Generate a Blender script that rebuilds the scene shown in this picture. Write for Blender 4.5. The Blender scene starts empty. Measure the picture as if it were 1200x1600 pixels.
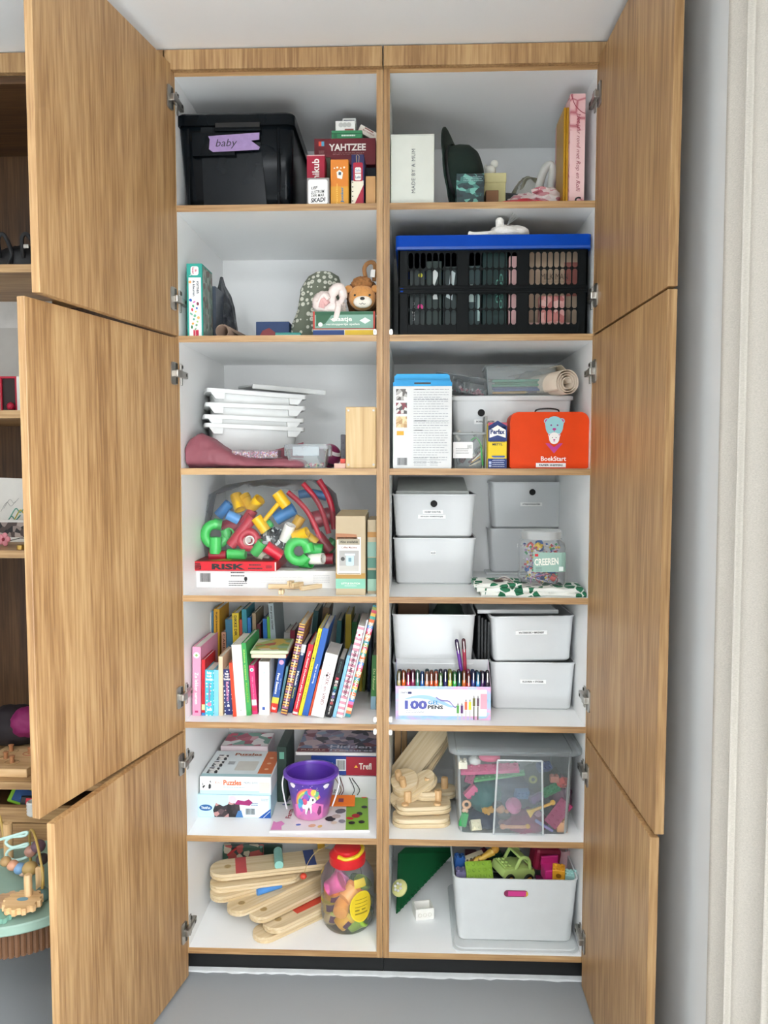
import bpy, bmesh, math, random
from mathutils import Vector, Matrix, noise
rnd = random.Random(7)
SC = bpy.context.scene
COL = SC.collection
PI = math.pi

# ------------------------------------------------------------ camera
F, CX, CY, CZ = 1211.52, 0.08225, -2.15679, 1.52025
CR = Matrix.Rotation(0.03682, 3, 'Z') @ Matrix.Rotation(PI/2 - 0.06614, 3, 'X') @ Matrix.Rotation(0.0006, 3, 'Z')
cam = bpy.data.cameras.new('camera')
cam.sensor_fit = 'HORIZONTAL'
cam.sensor_width = 36.0
cam.lens = 36.0*F/1200.0
cam.clip_start = 0.02
camo = bpy.data.objects.new('camera', cam)
COL.objects.link(camo)
camo.matrix_world = Matrix.Translation((CX, CY, CZ)) @ CR.to_4x4()
SC.camera = camo

# ------------------------------------------------------------ world, daylight through the windows, overhead fill, exposure
W = bpy.data.worlds.new('daylight')
SC.world = W
W.use_nodes = True
bg = W.node_tree.nodes['Background']
bg.inputs[0].default_value = (0.86, 0.93, 1.0, 1)
bg.inputs[1].default_value = 0.8

def area(name, loc, rot, sx, sy, power, col):
    l = bpy.data.lights.new(name, 'AREA')
    l.shape = 'RECTANGLE'
    l.size, l.size_y, l.energy, l.color = sx, sy, power, col
    o = bpy.data.objects.new(name, l)
    COL.objects.link(o)
    o.location, o.rotation_euler = loc, rot
    return o
# tall garden window in the right wall beside the curtain, and glazed doors in the wall behind the photographer
area('window_daylight', (0.615, -2.35, 1.25), (0, math.radians(62), 0), 1.9, 1.5, 104, (0.96, 0.975, 1.0))
area('glazed_door_daylight', (-1.2, -4.70, 1.75), (math.radians(62), 0, 0), 1.4, 1.4, 14, (0.95, 0.975, 1.0))
area('overhead_fill', (-0.4, -2.65, 2.61), (math.radians(14), 0, 0), 0.9, 0.9, 38, (0.92, 0.96, 1.0))  # added overhead fill to lift the shelf floors; the ceiling has no opening
sun = bpy.data.lights.new('sun', 'SUN')
sun.energy, sun.angle, sun.color = 98.0, math.radians(0.6), (0.97, 0.985, 1.0)
suno = bpy.data.objects.new('sun', sun)
COL.objects.link(suno)
suno.rotation_euler = Vector((-0.6, -0.42, -0.70)).to_track_quat('-Z', 'Y').to_euler()   # falls through the side window onto the floor behind the photographer

SC.view_settings.view_transform = 'Standard'
SC.view_settings.look = 'None'
SC.view_settings.gamma = 1.0
SC.view_settings.use_curve_mapping = False
SC.view_settings.exposure = 0.32
try:
    SC.cycles.max_bounces = 10
    SC.cycles.transparent_max_bounces = 24
    SC.cycles.sample_clamp_indirect = 6
    SC.cycles.caustics_refractive = False
    SC.cycles.caustics_reflective = False
except Exception:
    pass

# ------------------------------------------------------------ photo pixel -> place
def ray(px, py):
    return CR @ Vector(((px-600)/F, (800-py)/F, -1))
def PY(px, py, Y):            # point on the upright plane y = Y
    r = ray(px, py)
    t = (Y-CY)/r.y
    return Vector((CX+r.x*t, Y, CZ+r.z*t))
def PZ(px, py, Z):            # point on the level plane z = Z
    r = ray(px, py)
    t = (Z-CZ)/r.z
    return Vector((CX+r.x*t, CY+r.y*t, Z))
def PXX(px, py, X):
    r = ray(px, py)
    t = (X-CX)/r.x
    return Vector((X, CY+r.y*t, CZ+r.z*t))
SH = {1: 2.2187, 2: 1.8654, 3: 1.4986, 4: 1.1389, 5: 0.7730, 6: 0.4377, 7: 0.0998}   # shelf tops, row 1 highest
def fr(px0, px1, pyt, row, Y, zb=None):
    """centre x, width, height of an upright front at depth Y standing on a shelf"""
    zb = SH[row] if zb is None else zb
    yb = 800
    lo, hi = 0, 2400
    for _ in range(30):
        yb = (lo+hi)/2
        if PY((px0+px1)/2, yb, Y).z > zb: lo = yb
        else: hi = yb
    ym = (yb+pyt)/2
    a, b = PY(px0, ym, Y), PY(px1, ym, Y)
    return (a.x+b.x)/2, b.x-a.x, PY((px0+px1)/2, pyt, Y).z-zb

# ------------------------------------------------------------ materials
def lin(c):
    c = c/255
    return c/12.92 if c <= 0.04045 else ((c+0.055)/1.055)**2.4
def H(h):
    return (lin(int(h[0:2], 16)), lin(int(h[2:4], 16)), lin(int(h[4:6], 16)), 1)
MC = {}
def N(nt, t, **k):
    n = nt.nodes.new(t)
    for a, b in k.items():
        if a.startswith('i_'):
            n.inputs[int(a[2:])].default_value = b
        else:
            setattr(n, a, b)
    return n
def base(name):
    m = bpy.data.materials.new(name)
    m.use_nodes = True
    nt = m.node_tree
    return m, nt, nt.nodes['Principled BSDF']
def ramp(nt, fac, stops, interp='LINEAR'):
    r = nt.nodes.new('ShaderNodeValToRGB')
    r.color_ramp.interpolation = interp
    els = r.color_ramp.elements
    while len(els) < len(stops): els.new(0.5)
    for e, (p, c) in zip(els, stops):
        e.position = p
        e.color = H(c) if isinstance(c, str) else c
    nt.links.new(fac, r.inputs[0])
    return r.outputs[0]
def coords(nt, scale=(1, 1, 1), rot=(0, 0, 0), kind='Object', rand=False):
    tc = nt.nodes.new('ShaderNodeTexCoord')
    mp = nt.nodes.new('ShaderNodeMapping')
    mp.inputs['Scale'].default_value = scale
    mp.inputs['Rotation'].default_value = rot
    nt.links.new(tc.outputs[kind], mp.inputs[0])
    if rand:
        oi = nt.nodes.new('ShaderNodeObjectInfo')
        mu = N(nt, 'ShaderNodeMath', operation='MULTIPLY')
        mu.inputs[1].default_value = 37.0
        nt.links.new(oi.outputs['Random'], mu.inputs[0])
        cb = nt.nodes.new('ShaderNodeCombineXYZ')
        for i in range(3): nt.links.new(mu.outputs[0], cb.inputs[i])
        nt.links.new(cb.outputs[0], mp.inputs['Location'])
    return mp.outputs[0]
def M(hexc, rough=0.5, metal=0.0, var=0.07, scale=25, bump=0.0, coat=0.0, spec=0.5, sheen=0.0, sss=0.0):
    key = (hexc, rough, metal, var, scale, bump, coat, spec, sheen, sss)
    if key in MC: return MC[key]
    m, nt, b = base('surface_'+hexc)
    c = H(hexc)
    no = N(nt, 'ShaderNodeTexNoise')
    no.inputs['Scale'].default_value = scale
    no.inputs['Detail'].default_value = 3
    nt.links.new(coords(nt), no.inputs[0])
    lo = tuple(max(0, x*(1-var)) for x in c[:3])+(1,)
    hi = tuple(min(1, x*(1+var)) for x in c[:3])+(1,)
    nt.links.new(ramp(nt, no.outputs[0], [(0.3, lo), (0.7, hi)]), b.inputs['Base Color'])
    b.inputs['Roughness'].default_value = rough
    b.inputs['Metallic'].default_value = metal
    b.inputs['Specular IOR Level'].default_value = spec
    if coat: b.inputs['Coat Weight'].default_value = coat
    if sheen: b.inputs['Sheen Weight'].default_value = sheen
    if bump:
        bp = nt.nodes.new('ShaderNodeBump')
        bp.inputs['Strength'].default_value = bump
        bp.inputs['Distance'].default_value = 0.002
        nt.links.new(no.outputs[0], bp.inputs['Height'])
        nt.links.new(bp.outputs[0], b.inputs['Normal'])
    MC[key] = m
    return m
def P(hexc): return M(hexc, rough=0.45, var=0.03, spec=0.3)          # printed card / glossy
def wood(key, axis, lo, mid, hi, rough=0.45, fine=1.0, fig=1.0):
    k = ('wood', key, axis)
    if k in MC: return MC[k]
    m, nt, b = base('wood_'+key)
    s = {'Z': (1, 1, .045), 'X': (.045, 1, 1), 'Y': (1, .045, 1)}[axis]
    co = coords(nt, s, rand=True)
    n1 = N(nt, 'ShaderNodeTexNoise'); n1.inputs['Scale'].default_value = 150*fine; n1.inputs['Detail'].default_value = 4
    nt.links.new(co, n1.inputs[0])
    s2 = {'Z': (1, 1, .075), 'X': (.075, 1, 1), 'Y': (1, .075, 1)}[axis]
    n2 = N(nt, 'ShaderNodeTexNoise'); n2.inputs['Scale'].default_value = 3.6*fig; n2.inputs['Detail'].default_value = 1.5; n2.inputs['Distortion'].default_value = 0.35
    nt.links.new(coords(nt, s2, rand=True), n2.inputs[0])
    mu = N(nt, 'ShaderNodeMath', operation='MULTIPLY'); mu.inputs[1].default_value = 20.0
    nt.links.new(n2.outputs[0], mu.inputs[0])
    fr_ = N(nt, 'ShaderNodeMath', operation='FRACT')
    nt.links.new(mu.outputs[0], fr_.inputs[0])
    r1 = ramp(nt, fr_.outputs[0], [(0.0, (0.35,)*3+(1,)), (0.55, (0.62,)*3+(1,)), (1.0, (0.42,)*3+(1,))])
    mx = N(nt, 'ShaderNodeMix'); mx.data_type = 'FLOAT'
    mx.inputs[0].default_value = 0.33
    nt.links.new(n1.outputs[0], mx.inputs[2]); nt.links.new(r1, mx.inputs[3])
    n3 = N(nt, 'ShaderNodeTexNoise'); n3.inputs['Scale'].default_value = 14; nt.links.new(co, n3.inputs[0])
    mx2 = N(nt, 'ShaderNodeMix'); mx2.data_type = 'FLOAT'; mx2.inputs[0].default_value = 0.3
    nt.links.new(mx.outputs[0], mx2.inputs[2]); nt.links.new(n3.outputs[0], mx2.inputs[3])
    nt.links.new(ramp(nt, mx2.outputs[0], [(0.39, lo), (0.5, mid), (0.61, hi)]), b.inputs['Base Color'])
    b.inputs['Roughness'].default_value = rough
    bp = nt.nodes.new('ShaderNodeBump'); bp.inputs['Strength'].default_value = 0.12; bp.inputs['Distance'].default_value = 0.0008
    nt.links.new(n1.outputs[0], bp.inputs['Height']); nt.links.new(bp.outputs[0], b.inputs['Normal'])
    MC[k] = m
    return m
def oak(axis='Z'): return wood('oak', axis, '8b6741', 'a78257', 'bc9a6c')
def ply(axis='X'): return wood('birch_ply', axis, 'c6ad83', 'd5c09a', 'dfceae', 0.5, 0.8, 0.7)
def beech(axis='Z'): return wood('beech', axis, 'c39a69', 'd4ad7c', 'e0bd8f', 0.5)
def clear(hexc, amt=0.12, rough=0.15, gloss=1.0):
    """see-through plastic: part clear, part scattering, with a glossy skin"""
    key = ('clear', hexc, amt, rough)
    if key in MC: return MC[key]
    m, nt, b = base('clear_plastic_'+hexc)
    b.inputs['Base Color'].default_value = H(hexc)
    b.inputs['Roughness'].default_value = rough
    no = N(nt, 'ShaderNodeTexNoise'); no.inputs['Scale'].default_value = 12
    nt.links.new(coords(nt), no.inputs[0])
    mr = N(nt, 'ShaderNodeMapRange'); mr.inputs[3].default_value = amt*0.8; mr.inputs[4].default_value = amt*1.2
    nt.links.new(no.outputs[0], mr.inputs[0])
    lw = nt.nodes.new('ShaderNodeFresnel'); lw.inputs[0].default_value = 1.4
    ad = N(nt, 'ShaderNodeMath', operation='ADD', use_clamp=True)
    nt.links.new(mr.outputs[0], ad.inputs[0]); nt.links.new(lw.outputs[0], ad.inputs[1])
    tr = nt.nodes.new('ShaderNodeBsdfTransparent')
    tr.inputs[0].default_value = (0.97, 0.98, 0.98, 1)
    ms = nt.nodes.new('ShaderNodeMixShader')
    nt.links.new(ad.outputs[0], ms.inputs[0]); nt.links.new(tr.outputs[0], ms.inputs[1]); nt.links.new(b.outputs[0], ms.inputs[2])
    nt.links.new(ms.outputs[0], nt.nodes['Material Output'].inputs[0])
    MC[key] = m
    return m
def patt(name, build, rough=0.45):
    """a printed or woven pattern: build(nt) returns a colour socket"""
    if name in MC: return MC[name]
    m, nt, b = base(name)
    nt.links.new(build(nt), b.inputs['Base Color'])
    b.inputs['Roughness'].default_value = rough
    MC[name] = m
    return m
def fleck(name, cols, scale=40, rough=0.45, stretch=(1, 1, 1), kind='Object'):
    """flat many-coloured print in blotches"""
    def bld(nt):
        v = N(nt, 'ShaderNodeTexVoronoi'); v.inputs['Scale'].default_value = scale
        nt.links.new(coords(nt, stretch, kind=kind), v.inputs['Vector'])
        sp = nt.nodes.new('ShaderNodeSeparateColor'); nt.links.new(v.outputs['Color'], sp.inputs[0])
        n = len(cols)
        return ramp(nt, sp.outputs[0], [(i/n, c) for i, c in enumerate(cols)], 'CONSTANT')
    return patt(name, bld, rough)
def stripes(name, cols, scale, axis=2, rough=0.45):
    def bld(nt):
        tc = nt.nodes.new('ShaderNodeTexCoord')
        sx = nt.nodes.new('ShaderNodeSeparateXYZ'); nt.links.new(tc.outputs['Object'], sx.inputs[0])
        mu = N(nt, 'ShaderNodeMath', operation='MULTIPLY'); mu.inputs[1].default_value = scale
        nt.links.new(sx.outputs[axis], mu.inputs[0])
        f = N(nt, 'ShaderNodeMath', operation='FRACT'); nt.links.new(mu.outputs[0], f.inputs[0])
        n = len(cols)
        return ramp(nt, f.outputs[0], [(i/n, c) for i, c in enumerate(cols)], 'CONSTANT')
    return patt(name, bld, rough)
def dots(name, bgc, dotc, scale, size=0.22, rough=0.4):
    def bld(nt):
        v = N(nt, 'ShaderNodeTexVoronoi'); v.inputs['Scale'].default_value = scale; v.inputs['Randomness'].default_value = 0.25
        nt.links.new(coords(nt, (1, .02, 1)), v.inputs['Vector'])
        return ramp(nt, v.outputs['Distance'], [(0.0, dotc), (size, bgc)], 'CONSTANT')
    return patt(name, bld, rough)

WHITE = M('d2d4d4', 0.2, var=0.015, scale=6)
MELA = M('f8f9f8', 0.4, var=0.02, scale=3)
BLACK = M('101214', 0.35, var=0.1)
STEEL = M('a6a29b', 0.28, metal=0.9, var=0.05)

# ------------------------------------------------------------ mesh helpers
def mesh(name, v, f, mat, par=None, smooth=False, loc=None):
    me = bpy.data.meshes.new(name)
    me.from_pydata([tuple(p) for p in v], [], f)
    me.validate()
    if smooth:
        me.polygons.foreach_set('use_smooth', [True]*len(me.polygons))
    if mat: me.materials.append(mat)
    o = bpy.data.objects.new(name, me)
    COL.objects.link(o)
    if par: o.parent = par
    if loc: o.location = loc
    return o
def fixn(o):
    bm = bmesh.new(); bm.from_mesh(o.data)
    bmesh.ops.recalc_face_normals(bm, faces=bm.faces)
    bm.to_mesh(o.data); bm.free()
    return o
def thing(name, label, cat, loc=(0, 0, 0), rz=0, group=None, rx=0, ry=0):
    o = bpy.data.objects.new(name, None)
    o.empty_display_size = 0.02
    COL.objects.link(o)
    o.location = loc
    o.rotation_euler = (rx, ry, rz)
    return tag(o, label, cat, group)
def tag(o, label, cat, group=None):
    o['label'] = label
    o['category'] = cat
    if group: o['group'] = group
    return o
def struct(o):
    o['kind'] = 'structure'
    return o
def stuff(o):
    o['kind'] = 'stuff'
    return o
def box(par, name, x0, x1, y0, y1, z0, z1, mat, bev=0.0, seg=2, rot=None, smooth=False):
    bm = bmesh.new()
    bmesh.ops.create_cube(bm, size=1)
    bmesh.ops.scale(bm, vec=(abs(x1-x0), abs(y1-y0), abs(z1-z0)), verts=bm.verts)
    bmesh.ops.translate(bm, vec=((x0+x1)/2, (y0+y1)/2, (z0+z1)/2), verts=bm.verts)
    if bev:
        bmesh.ops.bevel(bm, geom=list(bm.edges), offset=bev, segments=seg, affect='EDGES', profile=0.5)
    me = bpy.data.meshes.new(name); bm.to_mesh(me); bm.free()
    me.materials.append(mat)
    o = bpy.data.objects.new(name, me); COL.objects.link(o)
    if par: o.parent = par
    if rot: o.rotation_euler = rot
    return o
def join(name, par, objs):
    """merge helper meshes into one mesh object (same part)"""
    bm = bmesh.new()
    mats = []
    for o in objs:
        mt = o.data.materials[0]
        if mt not in mats: mats.append(mt)
        k = mats.index(mt)
        nb = len(bm.faces)
        tmp = o.data.copy(); tmp.transform(o.matrix_basis)
        bm.from_mesh(tmp); bpy.data.meshes.remove(tmp)
        bm.faces.ensure_lookup_table()
        for f in bm.faces[nb:]: f.material_index = k
    me = bpy.data.meshes.new(name); bm.to_mesh(me); bm.free()
    for mt in mats: me.materials.append(mt)
    for o in objs: bpy.data.objects.remove(o)
    r = bpy.data.objects.new(name, me); COL.objects.link(r)
    if par: r.parent = par
    return r
def rr(w, h, r, n=5, cx=0, cy=0):
    """rounded rectangle outline, counter-clockwise"""
    r = min(r, w/2-1e-5, h/2-1e-5)
    out = []
    for sx, sy, a0 in ((1, 1, 0), (-1, 1, PI/2), (-1, -1, PI), (1, -1, 3*PI/2)):
        for i in range(n+1):
            a = a0+i*PI/2/n
            out.append((cx+sx*(w/2-r)+r*math.cos(a), cy+sy*(h/2-r)+r*math.sin(a)))
    return out
def circ(r, n=24, cx=0, cy=0, ry=None):
    return [(cx+r*math.cos(2*PI*i/n), cy+(ry or r)*math.sin(2*PI*i/n)) for i in range(n)]
def loft(par, name, rings, mat, cap0=True, cap1=True, smooth=True, closed=True):
    n = len(rings[0])
    v = [p for r in rings for p in r]
    f = []
    for k in range(len(rings)-1):
        for i in range(n if closed else n-1):
            j = (i+1) % n
            f.append((k*n+i, k*n+j, (k+1)*n+j, (k+1)*n+i))
    if cap0: f.append(tuple(reversed(range(n))))
    if cap1: f.append(tuple(range((len(rings)-1)*n, len(rings)*n)))
    o = mesh(name, v, f, mat, par, smooth)
    if smooth:
        try: o.data.set_sharp_from_angle(angle=math.radians(40))
        except Exception: pass
    return o
def lathe(par, name, prof, mat, n=28, loc=None, cap0=True, cap1=True, sx=1, sy=1):
    o = loft(par, name, [[(r*math.cos(2*PI*i/n)*sx, r*math.sin(2*PI*i/n)*sy, z) for i in range(n)] for r, z in prof], mat, cap0, cap1)
    if loc: o.location = loc
    return o
def prism(par, name, pts, d0, d1, mat, plane='f', bev=0.0, smooth=False):
    """outline (a,b) extruded: 'f' = x,z outline along y; 't' = x,y outline along z; 's' = y,z outline along x"""
    def q(a, b, d):
        return (a, d, b) if plane == 'f' else ((a, b, d) if plane == 't' else (d, a, b))
    n = len(pts)
    bm = bmesh.new()
    A = [bm.verts.new(q(a, b, d0)) for a, b in pts]
    Bv = [bm.verts.new(q(a, b, d1)) for a, b in pts]
    bm.faces.new(A); bm.faces.new(list(reversed(Bv)))
    for i in range(n):
        bm.faces.new((A[i], Bv[i], Bv[(i+1) % n], A[(i+1) % n]))
    bmesh.ops.recalc_face_normals(bm, faces=bm.faces)
    if bev:
        ed = [e for e in bm.edges if all(len(fc.verts) != 4 or n == 4 for fc in e.link_faces) or any(len(fc.verts) == n and n != 4 for fc in e.link_faces)]
        bmesh.ops.bevel(bm, geom=ed, offset=bev, segments=2, affect='EDGES', profile=0.5)
    me = bpy.data.meshes.new(name); bm.to_mesh(me); bm.free()
    if smooth:
        me.polygons.foreach_set('use_smooth', [True]*len(me.polygons))
        try: me.set_sharp_from_angle(angle=math.radians(35))
        except Exception: pass
    me.materials.append(mat)
    o = bpy.data.objects.new(name, me); COL.objects.link(o)
    if par: o.parent = par
    return o
def tube(par, name, pts, r, mat, n=8, closed=False, rads=None, caps=True):
    pts = [Vector(p) for p in pts]
    m = len(pts)
    rings = []
    up = None
    for i in range(m):
        if closed: t = pts[(i+1) % m]-pts[i-1]
        else: t = pts[min(i+1, m-1)]-pts[max(i-1, 0)]
        t.normalize()
        if up is None:
            up = Vector((0, 0, 1)) if abs(t.z) < 0.9 else Vector((1, 0, 0))
        a = (up-t*up.dot(t)).normalized()
        up = a
        b_ = t.cross(a)
        ri = rads[i] if rads else r
        rings.append([tuple(pts[i]+(a*math.cos(2*PI*k/n)+b_*math.sin(2*PI*k/n))*ri) for k in range(n)])
    if closed: rings.append(rings[0])
    return loft(par, name, rings, mat, caps and not closed, caps and not closed)
def spline(pts, k=6):
    """Catmull-Rom through the points"""
    P_ = [Vector(p) for p in pts]
    Q = [P_[0]*2-P_[1]]+P_+[P_[-1]*2-P_[-2]]
    out = []
    for i in range(1, len(Q)-2):
        a, b, c, d = Q[i-1:i+3]
        for s in range(k):
            t = s/k
            out.append(0.5*((2*b)+(c-a)*t+(2*a-5*b+4*c-d)*t*t+(3*b-a-3*c+d)*t**3))
    out.append(P_[-1])
    return out
def ell(par, name, c, r, mat, n=18, m=12, rough=0.0, fs=30, rot=None):
    """ellipsoid, optionally lumpy"""
    v, f = [], []
    for i in range(m+1):
        th = PI*i/m
        for j in range(n):
            ph = 2*PI*j/n
            p = Vector((math.sin(th)*math.cos(ph), math.sin(th)*math.sin(ph), math.cos(th)))
            s = 1+rough*noise.noise(p*2.2+Vector(c)*fs) if rough else 1
            v.append(Vector((p.x*r[0], p.y*r[1], p.z*r[2]))*s)
    for i in range(m):
        for j in range(n):
            k = (j+1) % n
            f.append((i*n+j, i*n+k, (i+1)*n+k, (i+1)*n+j)[::-1])
    bm = bmesh.new()
    o = mesh(name, v, f, mat, par, True)
    bm.from_mesh(o.data); bmesh.ops.remove_doubles(bm, verts=bm.verts, dist=1e-6); bm.to_mesh(o.data); bm.free()
    o.location = c
    if rot: o.rotation_euler = rot
    return o
def place(o, plane, a, b, off, rot=0):
    """lay a mesh drawn in its local xy onto a face: 'f' front (x,z at y=off), 't' top (x,y at z=off), 'r' right side (y,z at x=off), 'l' left side"""
    R = Matrix.Rotation(rot, 4, 'Z')
    if plane == 'f': T = Matrix.Translation((a, off, b)) @ Matrix.Rotation(PI/2, 4, 'X')
    elif plane == 't': T = Matrix.Translation((a, b, off))
    elif plane == 'r': T = Matrix.Translation((off, a, b)) @ Matrix.Rotation(PI/2, 4, 'Z') @ Matrix.Rotation(PI/2, 4, 'X')
    else: T = Matrix.Translation((off, a, b)) @ Matrix.Rotation(-PI/2, 4, 'Z') @ Matrix.Rotation(PI/2, 4, 'X')
    o.matrix_basis = T @ R
    return o
def poly(par, name, pts, mat, a=0, b=0, off=-0.0006, plane='f', rot=0):
    """flat printed shape on a face"""
    o = mesh(name, [(x, y, 0) for x, y in pts], [tuple(range(len(pts)))], mat, par)
    return place(o, plane, a, b, off, rot)
def rect(par, name, w, h, mat, a=0, b=0, off=-0.0006, plane='f', rot=0):
    return poly(par, name, [(-w/2, -h/2), (w/2, -h/2), (w/2, h/2), (-w/2, h/2)], mat, a, b, off, plane, rot)
TXC = {}
def txt(par, s, w, h, mat, a=0, b=0, off=-0.0009, plane='f', rot=0, bold=0.0, shear=0.0, name='lettering', space=1.0):
    """printed lettering filling a w x h box"""
    key = (s, bold, shear, space)
    if key not in TXC:
        cu = bpy.data.curves.new('lettering', 'FONT')
        cu.body = s
        cu.align_x, cu.align_y = 'CENTER', 'CENTER'
        cu.resolution_u = 2
        cu.offset = bold
        cu.shear = shear
        cu.space_character = space
        cu.space_line = 0.85
        ob = bpy.data.objects.new('lettering_source', cu)
        COL.objects.link(ob)
        dg = bpy.context.evaluated_depsgraph_get()
        me = bpy.data.meshes.new_from_object(ob.evaluated_get(dg))
        bpy.data.objects.remove(ob); bpy.data.curves.remove(cu)
        xs = [v.co.x for v in me.vertices]; ys = [v.co.y for v in me.vertices]
        TXC[key] = (me, min(xs), max(xs), min(ys), max(ys))
    me0, x0, x1, y0, y1 = TXC[key]
    me = me0.copy()
    sx = w/(x1-x0); sy = h/(y1-y0)
    for v in me.vertices:
        v.co.x = (v.co.x-(x0+x1)/2)*sx
        v.co.y = (v.co.y-(y0+y1)/2)*sy
    me.materials.clear(); me.materials.append(mat)
    o = bpy.data.objects.new(name, me); COL.objects.link(o)
    if par: o.parent = par
    return place(o, plane, a, b, off, rot)
def lines(par, w, n, pitch, mat, a, b, off=-0.0008, plane='f', th=0.0012, seed=1, name='small_print', rot=0):
    """rows of print too small to read, as one block"""
    r = random.Random(seed)
    v, f = [], []
    for i in range(n):
        x = -w/2
        y = -i*pitch
        end = w/2-(r.random()*w*0.35 if i % 3 == 2 else r.random()*w*0.06)
        while x < end:
            l = min(r.uniform(0.05, 0.14)*w, end-x)
            k = len(v)
            v += [(x, y, 0), (x+l, y, 0), (x+l, y+th, 0), (x, y+th, 0)]
            f.append((k, k+1, k+2, k+3))
            x += l+w*0.02
    o = mesh(name, v, f, mat, par)
    return place(o, plane, a, b, off, rot)
def barcode(par, w, h, a, b, off=-0.0008, plane='f', seed=3, rot=0):
    r = random.Random(seed)
    v, f = [], []
    x = -w/2
    while x < w/2:
        l = r.choice((0.02, 0.03, 0.05))*w
        k = len(v)
        v += [(x, -h/2, 0), (x+l, -h/2, 0), (x+l, h/2, 0), (x, h/2, 0)]
        f.append((k, k+1, k+2, k+3))
        x += l+r.choice((0.02, 0.04))*w
    return place(mesh('barcode', v, f, BLACK, par), plane, a, b, off, rot)
def carton(par, w, d, h, mat, bev=0.0012, name='carton'):
    """printed cardboard box body, front at y=0, base at z=0, centred on x"""
    return box(par, name, -w/2, w/2, 0, d, 0, h, mat, bev, 1)
def bin_(par, name, w0, d0, w1, d1, h, r, t, mat, lip=0.0, n=5, cy=0.0):
    """open tapering container with wall thickness: w0 x d0 at the foot, w1 x d1 at the rim"""
    def ring(w, d, z, rad): return [(x, y+cy, z) for x, y in rr(w, d, rad, n)]
    R = [ring(w0-0.012, d0-0.012, 0, r*0.8), ring(w0, d0, 0.006, r), ring(w1, d1, h-0.002, r)]
    if lip:
        R[-1] = ring(w1, d1, h-lip*1.4, r)
        R += [ring(w1+2*lip, d1+2*lip, h-lip*1.3, r+lip), ring(w1+2*lip, d1+2*lip, h-0.001, r+lip)]
    R += [ring(w1-t*0.4+(2*lip if lip else 0), d1-t*0.4+(2*lip if lip else 0), h, r), ring(w1-2*t, d1-2*t, h, max(r-t, 0.002)), ring(w1-2*t, d1-2*t, h-0.004, max(r-t, 0.002)), ring(w0-2*t, d0-2*t, t, max(r-t, 0.002))]
    return loft(par, name, R, mat)
def dup(o, par=None):
    c = o.copy(); COL.objects.link(c)
    c.parent = par
    for ch in list(o.children): dup(ch, c)
    return c

# ============================================================ the room
def wallmat(name, hexc, rough=0.85):
    m, nt, b = base(name)
    no = N(nt, 'ShaderNodeTexNoise'); no.inputs['Scale'].default_value = 2.0; no.inputs['Detail'].default_value = 6
    nt.links.new(coords(nt), no.inputs[0])
    c = H(hexc)
    nt.links.new(ramp(nt, no.outputs[0], [(0.3, tuple(x*0.97 for x in c[:3])+(1,)), (0.7, c)]), b.inputs['Base Color'])
    n2 = N(nt, 'ShaderNodeTexNoise'); n2.inputs['Scale'].default_value = 350
    nt.links.new(coords(nt), n2.inputs[0])
    bp = nt.nodes.new('ShaderNodeBump'); bp.inputs['Strength'].default_value = 0.05; bp.inputs['Distance'].default_value = 0.001
    nt.links.new(n2.outputs[0], bp.inputs['Height']); nt.links.new(bp.outputs[0], b.inputs['Normal'])
    b.inputs['Roughness'].default_value = rough
    return m
WALLM = wallmat('white_plaster', 'dfe0df')
CEILM = wallmat('white_ceiling_paint', 'f6f6f4')
FLOORM = wallmat('grey_cast_floor', 'a0a4a6', 0.42)
RX, LX, FY, BY, HT = 0.665, -3.2, -4.75, 0.60, 2.624
struct(box(None, 'floor', LX-.1, RX+.1, FY-.1, BY+.1, -0.05, 0, FLOORM))
struct(box(None, 'ceiling', LX-.1, RX+.1, FY-.1, BY+.1, HT, HT+0.05, CEILM))
struct(box(None, 'wall_back', LX-.1, RX+.1, BY, BY+.1, 0, HT, WALLM))
struct(box(None, 'wall_left', LX-.1, LX, FY, BY, 0, HT, WALLM))
def holed(name, u0, u1, h0, h1, w0, w1, fixed0, fixed1, axis):
    """wall with one window opening, as one mesh"""
    bs = []
    for a0, a1, z0, z1 in ((u0, h0, 0, HT), (h1, u1, 0, HT), (h0, h1, 0, w0), (h0, h1, w1, HT)):
        if a1-a0 < 1e-4 or z1-z0 < 1e-4: continue
        bs.append(box(None, 'p', fixed0, fixed1, a0, a1, z0, z1, WALLM) if axis == 'x' else box(None, 'p', a0, a1, fixed0, fixed1, z0, z1, WALLM))
    return struct(join(name, None, bs))
holed('wall_right', FY, BY, -3.3, -1.8, 0.2, 2.3, RX, RX+.1, 'x')
holed('wall_front', LX, RX, -1.9, -0.5, 0.2, 2.5, FY-.1, FY, 'y')
FRM = M('dfe0dd', 0.4)
def window(name, u0, u1, z0, z1, at, axis):
    bs = []
    t = 0.045
    for a0, a1, b0, b1 in ((u0, u0+t, z0, z1), (u1-t, u1, z0, z1), (u0, u1, z0, z0+t), (u0, u1, z1-t, z1), ((u0+u1)/2-t/2, (u0+u1)/2+t/2, z0, z1)):
        bs.append(box(None, 'p', at+.03, at+.07, a0, a1, b0, b1, FRM) if axis == 'x' else box(None, 'p', a0, a1, at-.07, at-.03, b0, b1, FRM))
    return struct(join(name, None, bs))
window('window_1', -3.3, -1.8, 0.2, 2.3, RX, 'x')
window('window_2', -1.9, -0.5, 0.2, 2.5, FY, 'y')
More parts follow.
